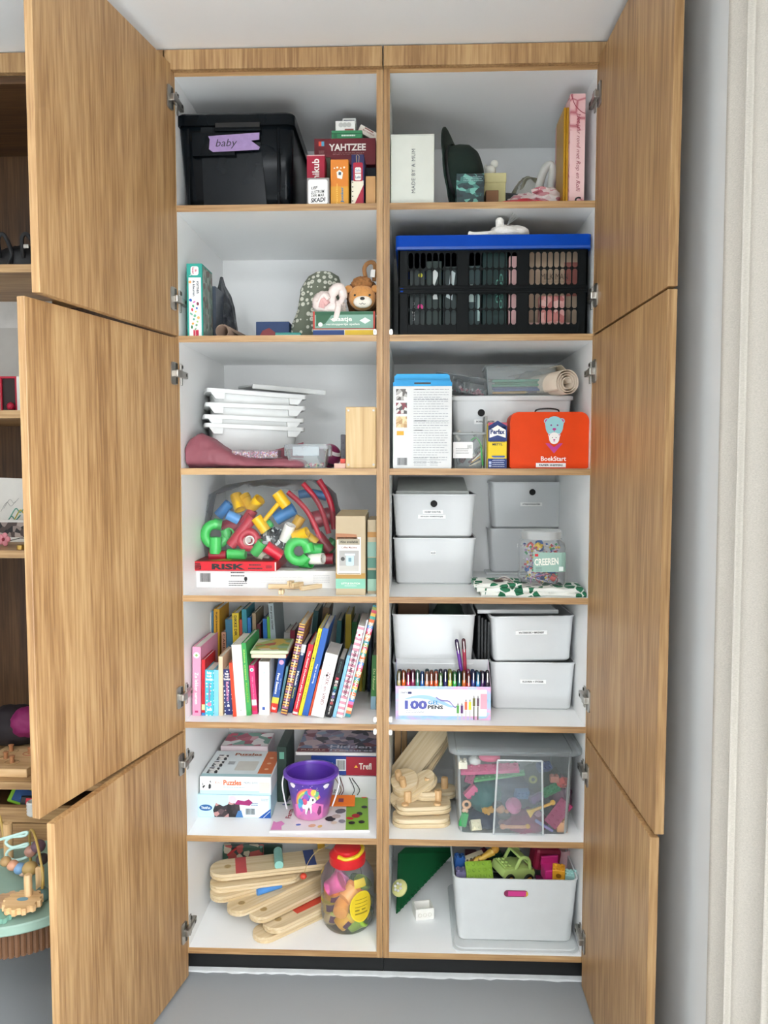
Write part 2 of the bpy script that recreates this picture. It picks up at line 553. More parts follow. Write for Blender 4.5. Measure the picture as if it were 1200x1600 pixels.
# pale sealant line along the plinth
sv = []
srn = random.Random(4)
NS = 60
for i in range(NS+1):
    x = -0.585+1.173*i/NS
    sv += [(x, 0.052, 0.0), (x, 0.052, 0.006), (x, 0.040-0.004*srn.random(), 0.003), (x, 0.037-0.007*srn.random(), 0.0)]
struct(mesh('trim_1', sv, [(i*4+k, i*4+k+1, i*4+k+5, i*4+k+4) for i in range(NS) for k in range(3)], M('d9dcdc', 0.6)))

# ============================================================ the two tall cabinets
IL, IR, MID = -0.567, 0.5705, 0.018
DEPTH = 0.516
BS = 0.0012
OZ, OX = oak('Z'), oak('X')
def hinge(par, z, s):
    """concealed cup hinge on a door's inner face; door local: hinge edge x=0, door runs along +x*s, inner face y=0 facing -y"""
    bs = []
    pl = rr(0.030, 0.062, 0.008, 3)
    bs.append(prism(None, 'p', [(s*0.026+a, z+b) for a, b in pl], -0.0035, 0.0, STEEL))
    bs.append(box(None, 'p', s*0.004, s*0.030, -0.016, -0.0005, z-0.010, z+0.010, STEEL, 0.003))
    bs.append(box(None, 'p', s*0.012, s*0.022, -0.0045, -0.003, z-0.028, z+0.028, M('55524c', 0.4, metal=0.8)))
    return join('hinge', par, bs)
def arm(par, x, z, s):
    """hinge arm and cruciform plate screwed to the cabinet side"""
    bs = [box(None, 'p', x, x+s*0.012, -0.012, 0.045, z-0.009, z+0.009, STEEL, 0.0025),
          box(None, 'p', x, x+s*0.004, 0.004, 0.018, z-0.030, z+0.030, STEEL, 0.0015),
          box(None, 'p', x+s*0.004, x+s*0.007, 0.007, 0.015, z+0.017, z+0.026, M('4a4843', 0.4, metal=0.8), 0.001),
          box(None, 'p', x+s*0.012, x+s*0.0135, 0.022, 0.030, z-0.004, z+0.004, M('4a4843', 0.4, metal=0.8), 0.0006)]
    return join('hinge_arm', par, bs)
GAP12, GAP23 = 1.8605, 0.749
ZF0, ZF1 = 2.569, 2.6205
def cabinet(side):
    s = -1 if side == 'L' else 1
    xo = IL if s < 0 else IR          # inner face of the outer side
    t = thing('tall_cabinet', ('left' if s < 0 else 'right')+' of the two built-in oak-fronted cabinets with seven open white shelves', 'cabinet', (s*0.3, 0, 0), 0, 'built-in tall cabinets')
    def bx(name, x0, x1, *a, **k):
        return box(t, name, min(x0, x1)-s*0.3, max(x0, x1)-s*0.3, *a, **k)
    def edge(p, x0, x1, z0, z1, m):
        return box(p, 'edge_strip', min(x0, x1)-s*0.3, max(x0, x1)-s*0.3, -BS, 0.0, z0, z1, m, 0.0004, 1)
    top = ZF0+0.01
    for xa, xb in ((s*0.0006, s*MID), (xo, xo+s*0.018)):
        p = bx('side_panel', xa, xb, 0, DEPTH, 0.0818, top, MELA)
        edge(p, xa, xb, 0.0818, top, OZ)
    a, b = s*MID, xo
    for r in range(1, 8):
        p = bx('shelf', a, b, 0, DEPTH, SH[r]-0.018, SH[r], MELA)
        edge(p, a, b, SH[r]-0.018, SH[r], OX)
    p = bx('top_panel', a, b, 0, DEPTH, 2.559, top, MELA)
    edge(p, a, b, 2.559, top-0.0005, OX)
    bx('back_panel', s*0.0006, xo+s*0.018, DEPTH, DEPTH+0.008, 0.0818, top, MELA)
    bx('fascia', s*0.0018, s*0.592, -0.021, -0.002, ZF0, ZF1, OZ, bev=0.0008, seg=1)
    bx('plinth', s*0.0006, xo+s*0.018, 0.055, 0.07, 0, 0.0815, M('0d0f10', 0.5))
    # doors: far edge lands where the photograph puts it
    if s < 0: ds = ((GAP12+0.003, 2.585, 101.1), (GAP23+0.003, GAP12-0.003, 104.6), (0.016, GAP23-0.003, 101.0))
    else: ds = ((GAP12+0.003, 2.585, 91.2), (GAP23+0.003, GAP12-0.003, 91.1), (0.016, GAP23-0.003, 90.2))
    hz = [[(266, 160), (281, 470), (279, 585), (287, 1085), (290, 1188), (295, 1448)], [(937, 155), (930, 465), (925, 582), (912, 1090), (914, 1205), (909, 1462)]][0 if s < 0 else 1]
    hz = [PY(px, py, 0).z for px, py in hz]
    for k, (z0, z1, ang) in enumerate(ds):
        d = bpy.data.objects.new('door', None)
        bpy.data.objects.remove(d)
        # local: hinge edge at x=0, door along s*x ... inner face at y=0 looking -y
        w = 0.581 if k == 0 else 0.584
        if s < 0: d = box(t, 'door', 0, -w, 0, 0.019, z0, z1, OZ, 0.001, 1)
        else: d = box(t, 'door', 0, w, 0, 0.019, z0, z1, OZ, 0.001, 1)
        d.location = (xo-s*0.3+s*0.001, -0.004, 0)
        # closed leaf would run towards the middle; opened, it swings outwards past square
        d.rotation_euler = (0, 0, (math.radians(180-ang) if s < 0 else -math.radians(180-ang)))
        for zz in hz[2*k:2*k+2]:
            hinge(d, zz, s)
    for zz in hz: arm(t, xo-s*0.3, zz, -s)
    # little white door bumpers on the middle upright
    for px, py in (((585, 519), (585, 1124), (585, 1143)) if s < 0 else ((613, 519), (612, 1124), (612, 1144))):
        q = PY(px, py, -0.004)
        bs = [prism(None, 'p', [(a_+s*MID-s*0.3+s*0.004, q.z+b_) for a_, b_ in rr(0.010, 0.016, 0.0045, 4)], -0.008, 0.004, M('f4f3ee', 0.35), bev=0.001),
              prism(None, 'p', [(a_+s*MID-s*0.3+s*0.004, q.z+b_) for a_, b_ in circ(0.0018, 8)], -0.0085, -0.007, M('b9b8b3', 0.4))]
        join('bumper', t, bs)
    return t
cabinet('L')
cabinet('R')

# ============================================================ open oak unit to the left, things on it
DOAK = wood('shaded_oak', 'Z', '402a18', '523821', '62462b')  # oak darkened: the niche's shade is put into the wood colour
SHOAKX = wood('shaded_oak', 'X', '402a18', '523821', '62462b')
nx0, nx1 = -1.55, -0.588
nt_ = thing('open_shelf_unit', 'open oak shelving niche left of the tall cabinets, partly hidden by open doors', 'shelf unit', ((nx0+nx1)/2, 0, 0))
ncx = (nx0+nx1)/2
def nb(name, x0, x1, *a, **k): return box(nt_, name, x0-ncx, x1-ncx, *a, **k)
nb('side_panel', nx0, nx0+.02, 0, .5, 0, ZF0, DOAK)
nb('side_panel', nx1-.02, nx1, 0, .5, 0, ZF0, DOAK)
nb('back_panel', nx0, nx1, .5, .51, 0, ZF0, DOAK)
nb('fascia', nx0, nx1, -.021, -.002, ZF0, ZF1, OZ)
nb('top_panel', nx0+.02, nx1-.02, 0, .5, ZF0-.02, ZF0, SHOAKX)
NZ = {}
for nm, py in (('a', 413), ('b', 641), ('c', 860), ('d', 1222)):
    NZ[nm] = PY(25, py, 0).z
    nb('shelf', nx0+.02, nx1-.02, -.001, .5, NZ[nm]-.022, NZ[nm], OX)
zd1, zd0 = PY(25, 1285, 0).z, PY(25, 1330, 0).z
nb('drawer_front', nx0+.02, nx1-.02, -.002, .018, zd0, zd1-.004, OX)
nb('drawer_rail', nx0+.02, nx1-.02, .0, .02, zd1, PY(25, 1262, 0).z, OX)
nb('shelf', nx0+.02, nx1-.02, .02, .5, zd1, zd1+.018, SHOAKX)

# ============================================================ curtain
def linen(nt):
    co = coords(nt, (160, 160, 420))
    n1 = N(nt, 'ShaderNodeTexNoise'); n1.inputs['Scale'].default_value = 2.0; n1.inputs['Detail'].default_value = 4
    nt.links.new(co, n1.inputs[0])
    return ramp(nt, n1.outputs[0], [(0.25, 'aaa398'), (0.75, 'c2bbb0')])
CUR = patt('cream_linen', linen, 0.9)
cv, cf = [], []
nu, nv_ = 150, 12
for j in range(nv_+1):
    z = 0.01+(HT-0.03)*j/nv_
    for i in range(nu+1):
        u = i/nu
        y = -0.80-0.85*u-(0.03-0.04*j/nv_)*(1-u)
        k = 2*PI*(u*6.5)+0.7*math.sin(5*u)
        x = RX-0.045+0.022*math.sin(k)*(0.75+0.25*math.sin(3.3*u*6))-0.009*math.sin(2*k+1)
        cv.append((x, y+0.018*math.cos(k), z))
for j in range(nv_):
    for i in range(nu):
        a = j*(nu+1)+i
        cf.append((a, a+1, a+nu+2, a+nu+1))
cur = mesh('curtain', cv, cf, CUR, None, True)
so = cur.modifiers.new('thick', 'SOLIDIFY'); so.thickness = 0.0015
tag(cur, 'cream linen curtain hanging in soft folds beside the window wall', 'curtain')

# ============================================================ things on the shelves
def cbox(name, label, cat, px0, px1, pyt, row, Y, d, mat, rz=0, zb=None, group=None, bev=0.0012, part='carton'):
    """standing carton whose front fills px0..px1 and reaches up to pyt"""
    cx, w, h = fr(px0, px1, pyt, row, Y, zb)
    t = thing(name, label, cat, (cx, Y, SH[row] if zb is None else zb), rz, group)
    carton(t, w, d, h, mat, bev, part)
    return t, w, h

# ---- top left compartment
cx, w, h = fr(276, 461, 178, 1, 0.03)
tubm = M('070c10', 0.2, var=0.2, scale=8, spec=0.14)
tub = thing('storage_tub', 'large glossy black lidded storage tub with a purple tape label', 'storage tub', (cx, 0.03, SH[1]))
o = bin_(tub, 'body', w*0.90, 0.34, w*0.97, 0.40, h-0.030, 0.02, 0.004, tubm, cy=0.2)
lidp = [(x, y+0.2) for x, y in rr(w, 0.42, 0.02)]
loft(tub, 'lid', [[(x, y, h-0.034) for x, y in lidp], [(x, y, h-0.006) for x, y in lidp], [(x*0.97, (y-0.2)*0.97+0.2, h) for x, y in lidp]], tubm)
def slant(zf): return 0.030*(1-zf)*0.9          # how far the front leans in at height fraction zf
pv = []
for a, zf in ((-0.29*w, 0.02), (0.25*w, 0.02), (0.20*w, 0.86), (-0.29*w, 0.86)):
    pv += [(a, slant(zf)-0.006, zf*h), (a, slant(zf)+0.004, zf*h)]
mesh('front_rib', pv, [(0, 2, 4, 6), (7, 5, 3, 1), (0, 1, 3, 2), (2, 3, 5, 4), (4, 5, 7, 6), (6, 7, 1, 0)], tubm, tub)
for sx in (-0.40, 0.36):
    box(tub, 'corner_rib', sx*w-0.004, sx*w+0.004, 0.0, 0.03, 0.01, h*0.86, tubm, 0.002)
box(tub, 'handle_grip', -0.17*w, 0.22*w, -0.012, 0.004, h-0.050, h-0.040, tubm, 0.002)
box(tub, 'handle_slot', -0.16*w, 0.21*w, -0.012, -0.0102, h-0.040, h-0.028, M('020304', 0.6))
q = PY(369, 225, 0.024)
tp = [(-0.075, -0.013), (-0.072, 0.013), (-0.076, 0.022), (0.066, 0.027), (0.065, 0.008), (0.042, 0.006), (0.066, -0.012), (0.063, -0.019), (-0.064, -0.021)]
box(tub, 'tape_backing', -0.09-0.03, 0.0, -0.0085, 0.012, h*0.55, h*0.80, tubm, 0.002)
tape = poly(tub, 'tape_label', tp, M('927aa6', 0.55, var=0.1, scale=60), q.x-cx, q.z-SH[1], -0.0100, 'f', 0.02)
txt(tub, 'baby', 0.060, 0.026, M('2a2030', 0.5), q.x-cx-0.026, q.z-SH[1]-0.001, -0.0106, 'f', 0.02, shear=0.25)

t, w, h = cbox('game_box', 'dark navy game box under the maroon dice game', 'game box', 496, 587, 262, 1, 0.135, 0.25, P('1a2130'))
zy = SH[1]+h+0.0003
t, w, h = cbox('game_box', 'maroon dice game box with wide white capital lettering', 'game box', 491, 587, 216, 1, 0.115, 0.26, P('6a2029'), zb=zy)
txt(t, 'YAHTZEE', w*0.60, h*0.26, P('f3ece4'), 0.04*w, h*0.66, bold=0.03)
rect(t, 'logo', 0.008, 0.013, P('d94a35'), -0.405*w, h*0.80); rect(t, 'logo', 0.008, 0.013, P('5aa3c4'), -0.36*w, h*0.80)
lines(t, 0.016, 3, 0.0035, P('b98a88'), -0.38*w, h*0.52, th=0.001)
lines(t, 0.09, 2, 0.004, P('b58a86'), 0.06*w, h*0.44, th=0.001)
ztop = zy+h+0.0003
t, w, h = cbox('card_pack', 'green card game pack lying on the maroon dice game', 'card pack', 518, 566, 203.5, 1, 0.125, 0.06, P('3f8a5e'), zb=ztop)
lines(t, w*0.45, 1, 0.003, P('d6e7db'), 0.05*w, h*0.35, th=0.004); rect(t, 'emblem', w*0.12, h*0.4, P('2f6b49'), -0.38*w, h*0.4)
box(t, 'lid_line', -w/2-.0003, w/2+.0003, -.0004, .001, h*0.62, h*0.68, P('24563a'))
zg = ztop+h+0.0003
t, w, h = cbox('card_pack', 'small white card pack on the green pack with three round emblems', 'card pack', 524, 555, 188.5, 1, 0.13, 0.05, P('efeee8'), zb=zg)
for k in range(3): poly(t, 'emblem', circ(h*0.24, 14), P('c4c4be'), (-0.22+0.2*k)*w, h*0.58)
rect(t, 'stripe', w*0.45, h*0.16, P('9c5b54'), 0.2*w, h*0.12)
zw = zg+h+0.0003
t, w, h = cbox('card_pack', 'white pack lying topmost on the little pile of card games', 'card pack', 535, 556, 184.5, 1, 0.15, 0.05, P('e8e8e4'), zb=zw)
rect(t, 'stripe', w*0.8, h*0.35, P('4a5161'), 0.0, h*0.45)
q0, q1 = PY(558, 212, 0.14), PY(588, 221, 0.14)
t = thing('card_pack', 'cream card pack leaning askew beside the green pack', 'card pack', (q0.x+0.001, 0.14, q0.z-0.001), 0.0, ry=0.50)
carton(t, 0.062, 0.05, 0.022, P('e3dace')); t.location = (PY(574, 211, 0.14).x-0.002, 0.145, ztop+0.0165)
txt(t, 'kruitje', 0.036, 0.007, P('8a2f30'), 0.0, 0.011)
rect(t, 'stripe', 0.028, 0.003, P('8a4a44'), -0.002, 0.018)

t, w, h = cbox('game_box', 'crimson box with white lettering running upward', 'game box', 479.5, 507.5, 242, 1, 0.06, 0.05, P('a3203a'))
txt(t, 'Rummikub', h*0.74, w*0.40, P('f4ede6'), 0.0, h*0.56, rot=PI/2, bold=0.02)
rect(t, 'edge_band', w, 0.003, P('d6a6a6'), 0, h-0.0016)
t, w, h = cbox('game_box', 'olive cardboard box hidden behind the crimson one', 'game box', 502, 517, 246, 1, 0.1135, 0.0015, P('4a4a38'))
t, w, h = cbox('card_box', 'clear-cased white card box with black brush lettering', 'card box', 479.5, 514.5, 277.5, 1, 0.006, 0.04, M('8f8a88', 0.3))
poly(t, 'card_front', rr(w*0.86, h*0.92, 0.006), P('f5f4f1'), -0.01*w, h*0.47)
txt(t, 'LEF', w*0.30, h*0.10, BLACK, -0.16*w, h*0.62, rot=0.1, bold=0.02, shear=0.2)
txt(t, 'LUSTRUM', w*0.60, h*0.12, BLACK, -0.02*w, h*0.47, rot=0.08, bold=0.01, shear=0.2)
txt(t, 'DER MAR', w*0.58, h*0.10, BLACK, -0.02*w, h*0.34, rot=0.06, bold=0.01, shear=0.2)
txt(t, 'SKADI', w*0.66, h*0.16, BLACK, 0.0, h*0.17, rot=0.08, bold=0.03, shear=0.15)
t, w, h = cbox('game_box', 'slim orange game box reading Junior, yellow along one side', 'game box', 516.5, 544.5, 249, 1, 0.02, 0.085, P('d9822f'))
box(t, 'side_panel_print', w/2, w/2+0.0006, 0.004, 0.082, 0.002, h-0.002, P('e2b93a'))
rect(t, 'print_patch', w*0.96, h*0.4, P('d89a38'), 0, h*0.22, -0.0004)
txt(t, 'Junior', h*0.34, w*0.20, P('3f7fa6'), 0.16*w, h*0.24, rot=PI/2, bold=0.03)
txt(t, 'familie', h*0.44, w*0.10, P('f0c55e'), -0.15*w, h*0.26, rot=PI/2)
poly(t, 'card_picture', [(-.006, -.010), (.007, -.013), (.010, .004), (0, .012), (-.008, .006)], P('f3efe2'), 0, h*0.68)
poly(t, 'card_picture', [(-.004, -.003), (.003, -.004), (.004, .004), (-.003, .005)], P('4b5a66'), 0.001, h*0.69, -.0012)
for k, a in enumerate((-.28, -.12, .08, .26)): poly(t, 'paw_print', circ(0.0022+0.0006*(k % 2), 7), P('f6e8d2'), a*w, h*(0.81+0.015*(k % 2)))
t, w, h = cbox('game_box', 'narrow travel board game box with a red luggage tag print', 'game box', 549, 569, 241, 1, 0.022, 0.085, P('2b2a55'))
rect(t, 'board_print', w*0.94, h*0.48, P('e7dfc9'), -0.02*w, h*0.25, -.0004)
poly(t, 'board_print', [(-.3*w, 0), (.46*w, 0), (.46*w, h*.40)], P('a3263c'), 0, h*0.012, -.0007)
poly(t, 'tag_print', rr(w*0.74, h*0.36, 0.004), P('a8263b'), 0.02*w, h*0.66, -.0007)
poly(t, 'tag_print', rr(w*0.48, h*0.25, 0.004), P('eeece6'), 0.02*w, h*0.62, -.0010)
txt(t, 'Safe', w*0.40, h*0.05, P('6f7fb0'), 0.02*w, h*0.69, -.0013); txt(t, 'Ludo', w*0.42, h*0.055, P('25345f'), 0.02*w, h*0.56, -.0013, bold=0.02)
rect(t, 'stripe', w*0.48, h*0.012, P('b03040'), 0.02*w, h*0.63, -.0013)
tube(t, 'cord', [(-.003, -.0012, h*.84), (-.004, -.0015, h*.97), (0, -.001, h*.99), (.004, -.0015, h*.96), (.003, -.0012, h*.84)], .0007, P('c9b78a'), 6)
for k in range(5): rect(t, 'board_square', w*.10, h*.018, P('2a2328'), -.40*w, h*(.10+.09*k), -.0007)
t, w, h = cbox('cardboard_box', 'small plain kraft cardboard box against the middle upright', 'box', 571.5, 587, 275, 1, 0.02, 0.07, M('b98d5c', 0.7))

# ---- top right compartment
t, w, h = cbox('gift_box', 'tall white gift box with thin vertical grey lettering', 'box', 610.8, 678.5, 209.5, 1, 0.02, 0.18, M('d6d8cd', 0.5, var=0.02))
txt(t, 'MADE BY A MUM', h*0.62, w*0.085, M('4c5057', 0.5), 0.02*w, h*0.48, rot=PI/2, space=1.15)
box(t, 'lid_seam', -w/2-.0003, w/2+.0003, -.0004, 0, h-0.004, h-0.003, M('b9bab2', 0.6))
# felt hat standing on its brim edge
HATM = M('10211a', 0.95, var=0.15, scale=90, bump=0.3)
hb = PY(704, 300, 0.13)
hat = thing('felt_hat', 'dark green felt hat with a black band standing on its side', 'hat', (PY(706, 300, .12).x, 0.12, SH[1]+0.106))
hat.scale = (1.2, 1.1, 1.05)
cr = []
for r_, z_ in ((0.090, -0.004), (0.091, 0.0), (0.078, 0.005), (0.070, 0.014), (0.067, 0.040), (0.060, 0.062), (0.044, 0.078), (0.018, 0.086), (0.001, 0.087)):
    cr.append([(r_*math.cos(2*PI*i/36)*(1.0 if z_ > 0.003 else (1.0+.32*max(0, math.cos(2*PI*i/36))**6)), r_*math.sin(2*PI*i/36)*.92, z_+(0.016*abs(math.sin(2*PI*i/36))**2*(1 if z_ < 0.003 else 0))) for i in range(36)])
c = loft(hat, 'crown_and_brim', cr, HATM)
bnd = loft(hat, 'band', [[(0.0765*math.cos(2*PI*i/32)*.93, 0.0765*math.sin(2*PI*i/32), z_) for i in range(32)] for z_ in (0.014, 0.022)], M('050608', 0.4), False, False)
hz_ = Vector((.90, -.42, .12)).normalized(); hx_ = (Vector((-.12, 0, 1))-hz_*hz_.dot(Vector((-.12, 0, 1)))).normalized(); hy_ = hz_.cross(hx_)
hat.rotation_euler = Matrix((hx_, hy_, hz_)).transposed().to_euler()
t, w, h = cbox('gift_box', 'dark teal box with pale cloudy print in front of the hat', 'box', 713, 756.5, 271, 1, 0.03, 0.06, fleck('teal_clouds', ['16262b', '1d3a3c', '20393d', '6ba99b', '1b3034', '3c6f68'], 60, 0.35, (1, 1, 1.6)))
lines(t, w*0.7, 3, 0.005, P('8fb0ad'), 0.1*w, h*0.88, th=.0016)
t, w, h = cbox('gift_box', 'pale yellow lidded box behind the teal one', 'box', 752, 790, 271, 1, 0.14, 0.09, M('c6c08a', 0.6))
box(t, 'lid', -w/2-.0015, w/2+.0015, -.0015, .092, h-.026, h+.001, M('ccc691', 0.6), .001, 1)
fz = SH[1]+h+.0015
fg = thing('figurine', 'small white rounded figurine standing on the pale yellow box', 'figurine', (PY(766, 262, 0.17).x, 0.17, fz))
ell(fg, 'body', (0, 0, .016), (.017, .013, .016), M('d9d9cf', 0.5)); ell(fg, 'head', (.012, 0, .036), (.011, .011, .011), M('dcdcd3', 0.5))
ell(fg, 'tail', (-.013, 0, .026), (.006, .006, .008), M('d9d9cf', 0.5))
t, w, h = cbox('cardboard_box', 'tiny brown cardboard box below the pale yellow one', 'box', 759, 779, 297, 1, 0.06, 0.05, M('7a5537', 0.7))
# black flat case leaning
q = PY(812, 290, 0.2)
t = thing('flat_case', 'black flat case slanting behind the tissue bundle', 'case', (q.x, 0.2, SH[1]), 0, ry=0.10)
box(t, 'case', -0.06, 0.06, 0, 0.02, 0.002, 0.085, BLACK, .002); box(t, 'rim', -0.061, 0.061, -.001, .021, 0.080, 0.086, M('20242a', .4), .001)
def crumple(par, name, cx, cy, cz, rx, ry, rz_, mat, amp=0.25, fs=3.0, seed=0, n=30, m=18):
    """crumpled cloth-like lump with sharp folds, flat underneath"""
    v, f = [], []
    for i in range(m+1):
        th = PI*i/m
        for j in range(n):
            ph = 2*PI*j/n
            p = Vector((math.sin(th)*math.cos(ph), math.sin(th)*math.sin(ph), math.cos(th)))
            nn = noise.noise(p*fs+Vector((seed*3.1, seed, 0)))
            s = 1+amp*(1-2.2*abs(nn))
            z = p.z*rz_*s
            v.append((cx+p.x*rx*s, cy+p.y*ry*s, cz+max(z, -rz_*0.92)))
    for i in range(m):
        for j in range(n):
            f.append((i*n+j, (i+1)*n+j, (i+1)*n+(j+1) % n, i*n+(j+1) % n))
    o = mesh(name, v, f, mat, par, True)
    return o
t = thing('tissue_bundle', 'crumpled pink and white printed tissue paper bundle', 'tissue paper', (PY(828, 300, 0.13).x, 0.13, SH[1]))
TIS = fleck('pink_tissue', ['e9d9d6', 'c98a90', 'efe6e2', 'b5646f', 'e3cfcc'], 45, 0.6, (1, 1, 2.5))
crumple(t, 'tissue', -0.01, 0, 0.035, 0.048, 0.04, 0.022, TIS, 0.3, 3.5, 2); crumple(t, 'tissue', 0.045, -0.01, 0.037, 0.040, 0.04, 0.030, TIS, 0.3, 3.2, 5)
tube(t, 'rolled_edge', spline([(0.0, -.035, .056), (.03, -.04, .062), (.06, -.035, .045), (.08, -.02, .012)]), .008, TIS, 8)
t = thing('plastic_sleeve', 'shiny red plastic sleeve folded flat at the shelf edge', 'plastic sleeve', (PY(814, 312, 0.035).x, 0.035, SH[1]))
sv = []
for i in range(25):
    u = -0.088+0.176*i/24
    hh = 0.011+0.009*math.exp(-((i-13)/7)**2)+0.002*noise.noise(Vector((u*40, 0, 0)))
    sv.append([(u, 0.0, 0.0), (u, -.004, hh*0.45), (u, 0.004, hh), (u, 0.07, hh*1.1), (u, 0.075, 0.0)])
fixn(loft(t, 'sleeve', sv, M('b3122a', 0.15, coat=0.6, var=0.2), smooth=True))
# clear pouch with a white strap
t = thing('clear_pouch', 'translucent pouch with a thick white curved strap at the back', 'pouch', (PY(826, 290, 0.27).x, 0.27, SH[1]))
crumple(t, 'pouch', 0, 0, 0.075, 0.055, 0.05, 0.080, clear('d8d6bf', 0.22, 0.25), 0.08, 2.0, 9)
tube(t, 'strap', spline([(.014, -.045, .06), (.026, -.045, .12), (.040, -.045, .165), (.056, -.045, .178), (.064, -.045, .160), (.058, -.045, .11), (.046, -.045, .05), (.040, -.045, .01)]), .012, M('d9d9d2', 0.5), 10)
GOLD = M('b98a1e', 0.35, metal=0.4)
for k, (a, b) in enumerate(((880.2, 883.8), (884.3, 888.3))):
    t, w, h = cbox('book', ('outer' if k == 0 else 'inner')+' of two thin gold books upright by the tall pink box, '+('farther from' if k == 0 else 'touching')+' it', 'book', a, b, 167.5, 1, 0.05, 0.11, GOLD, group='thin gold books', part='cover')
    box(t, 'pages', -w/2+.0006, w/2-.0006, 0.002, .1085, h-.002, h+.0004, M('d8cfae', .7))
t, w, h = cbox('slipcase', 'tall pink slipcase with handwritten lettering at far right', 'book', 890, 914, 146, 1, 0.035, 0.22, patt('pink_branches', lambda nt: (lambda v: ramp(nt, v.outputs['Distance'], [(0.0, 'b05560'), (0.02, 'c98a8c'), (0.05, 'e0b3b3'), (0.5, 'e9c4c1')]))((lambda v: (setattr(v, 'feature', 'DISTANCE_TO_EDGE'), v.inputs['Scale'].__setattr__('default_value', 16), nt.links.new(coords(nt), v.inputs['Vector']), v)[-1])(N(nt, 'ShaderNodeTexVoronoi'))), 0.5), part='case')
rect(t, 'spine_panel', w*0.98, h*0.60, P('e4c0bd'), 0, h*0.37, -.0005)
txt(t, 'Het jaar rond met Rop en Rolli', h*0.70, w*0.34, P('8c2c40'), 0.04*w, h*0.47, rot=-PI/2, shear=0.3)
txt(t, 'C', w*0.42, w*0.42, BLACK, 0.08*w, h*0.045, bold=0.05)
tube(t, 'branch_print', spline([(-.45*w, -.0006, h*.99), (-.2*w, -.0006, h*.90), (.2*w, -.0006, h*.84), (.48*w, -.0006, h*.82)]), .0010, P('9a3545'), 4)

# ---- second row left
VK = P('eeeeea')
t, w, h = cbox('puzzle_box', 'tall white and teal puzzle box dotted with fruit pictures', 'puzzle box', 292, 316.5, 411.5, 2, 0.03, 0.11, P('2f9a8c'))
rect(t, 'front_print', w*0.78, h*0.80, VK, 0.02*w, h*0.41, -.0005)
poly(t, 'speech_bubble', rr(w*0.50, h*0.12, 0.006), VK, 0.02*w, h*0.90, -.0006)
poly(t, 'speech_bubble', [(-.05*w, 0), (.1*w, 0), (-.22*w, -.03*h)], VK, -0.12*w, h*0.86, -.0006)
txt(t, 'ik\nleer', h*0.09, w*0.32, P('b8476a'), 0.02*w, h*0.90, -.0009, rot=-PI/2, bold=0.02)
txt(t, 'vormen', h*0.17, w*0.15, P('26384a'), 0.20*w, h*0.68, -.0009, rot=-PI/2, bold=0.02)
txt(t, '& kleuren', h*0.21, w*0.15, P('26384a'), -0.04*w, h*0.665, -.0009, rot=-PI/2, bold=0.02)
poly(t, 'badge', circ(w*0.09, 12), P('e8a05c'), -0.28*w, h*0.75, -.0009)
pr = random.Random(5)
for k, c in enumerate(['2f62b0', 'd96fae', '7b3a4a', '3fa36b', '3d6fb5', 'c8354b', 'e7c440', '7fb49a', '6fae8a', 'dbb36a', '5fa88c', '9fbf7a', 'e0a050', '6a9d72', '2c7a4a', '7bb08e']):
    a = (-.26+.52*((k*7 % 16)/16))*w; b = h*(0.50-0.026*k+0.008*pr.random())
    poly(t, 'fruit_print', circ(w*pr.uniform(.06, .10), 9, ry=w*pr.uniform(.05, .12)), P(c), a, b, -.0009, rot=pr.random())
rect(t, 'logo', w*0.34, h*0.095, P('c62f4b'), 0.06*w, h*0.055, -.0009); txt(t, 'jumbo', h*.085, w*.10, VK, 0.02*w, h*0.055, -.0012, rot=-PI/2)
sd = fleck('puzzle_side_print', ['7d8a80', '5c6b5f', '9aa79c', '8b8f86', '6d5a55', '748c7f'], 60)
place(mesh('side_print', [(-.052, -.105*h/.21, 0), (.052, -.105*h/.21, 0), (.052, .105*h/.21, 0), (-.052, .105*h/.21, 0)], [(0, 1, 2, 3)], sd, t), 'r', .055, h*.47, w/2+.0006)
t, w, h = cbox('book', 'slim dark slate book standing behind the teal puzzle box', 'book', 330.5, 337.5, 447, 2, 0.145, 0.2, M('3a4350', .4), part='cover')
t = thing('plastic_bag', 'crumpled dark grey see-through plastic bag standing in a peak', 'plastic bag', (PY(350, 500, 0.27).x, 0.27, SH[2]))
def bagmesh(par, name, prof, mat, fold=0.2, seed=1, n=36):
    R = []
    for r_x, r_y, z, ox in prof:
        R.append([(ox+r_x*(1+fold*noise.noise(Vector((math.cos(a)*2.5, math.sin(a)*2.5, z*18+seed))))*math.cos(a), r_y*(1+fold*noise.noise(Vector((math.cos(a)*2.5+9, math.sin(a)*2.5, z*18+seed))))*math.sin(a), z) for a in [2*PI*i/n for i in range(n)]])
    return loft(par, name, R, mat)
bagmesh(t, 'film', [(.020, .03, .001, 0), (.032, .05, .01, .004), (.038, .055, .05, .004), (.036, .05, .09, .002), (.030, .04, .13, 0), (.020, .03, .165, -.003), (.010, .016, .195, -.006), (.004, .006, .222, -.006)], clear('3b3f45', 0.62, 0.12), .35, 3)
bagmesh(t, 'contents', [(.018, .03, .002, 0), (.026, .04, .02, .003), (.028, .04, .08, 0), (.018, .025, .14, -.003)], fleck('grey_film', ['2a2d30', '55595c', '3a3d42', '7d8184'], 70), .3, 6)
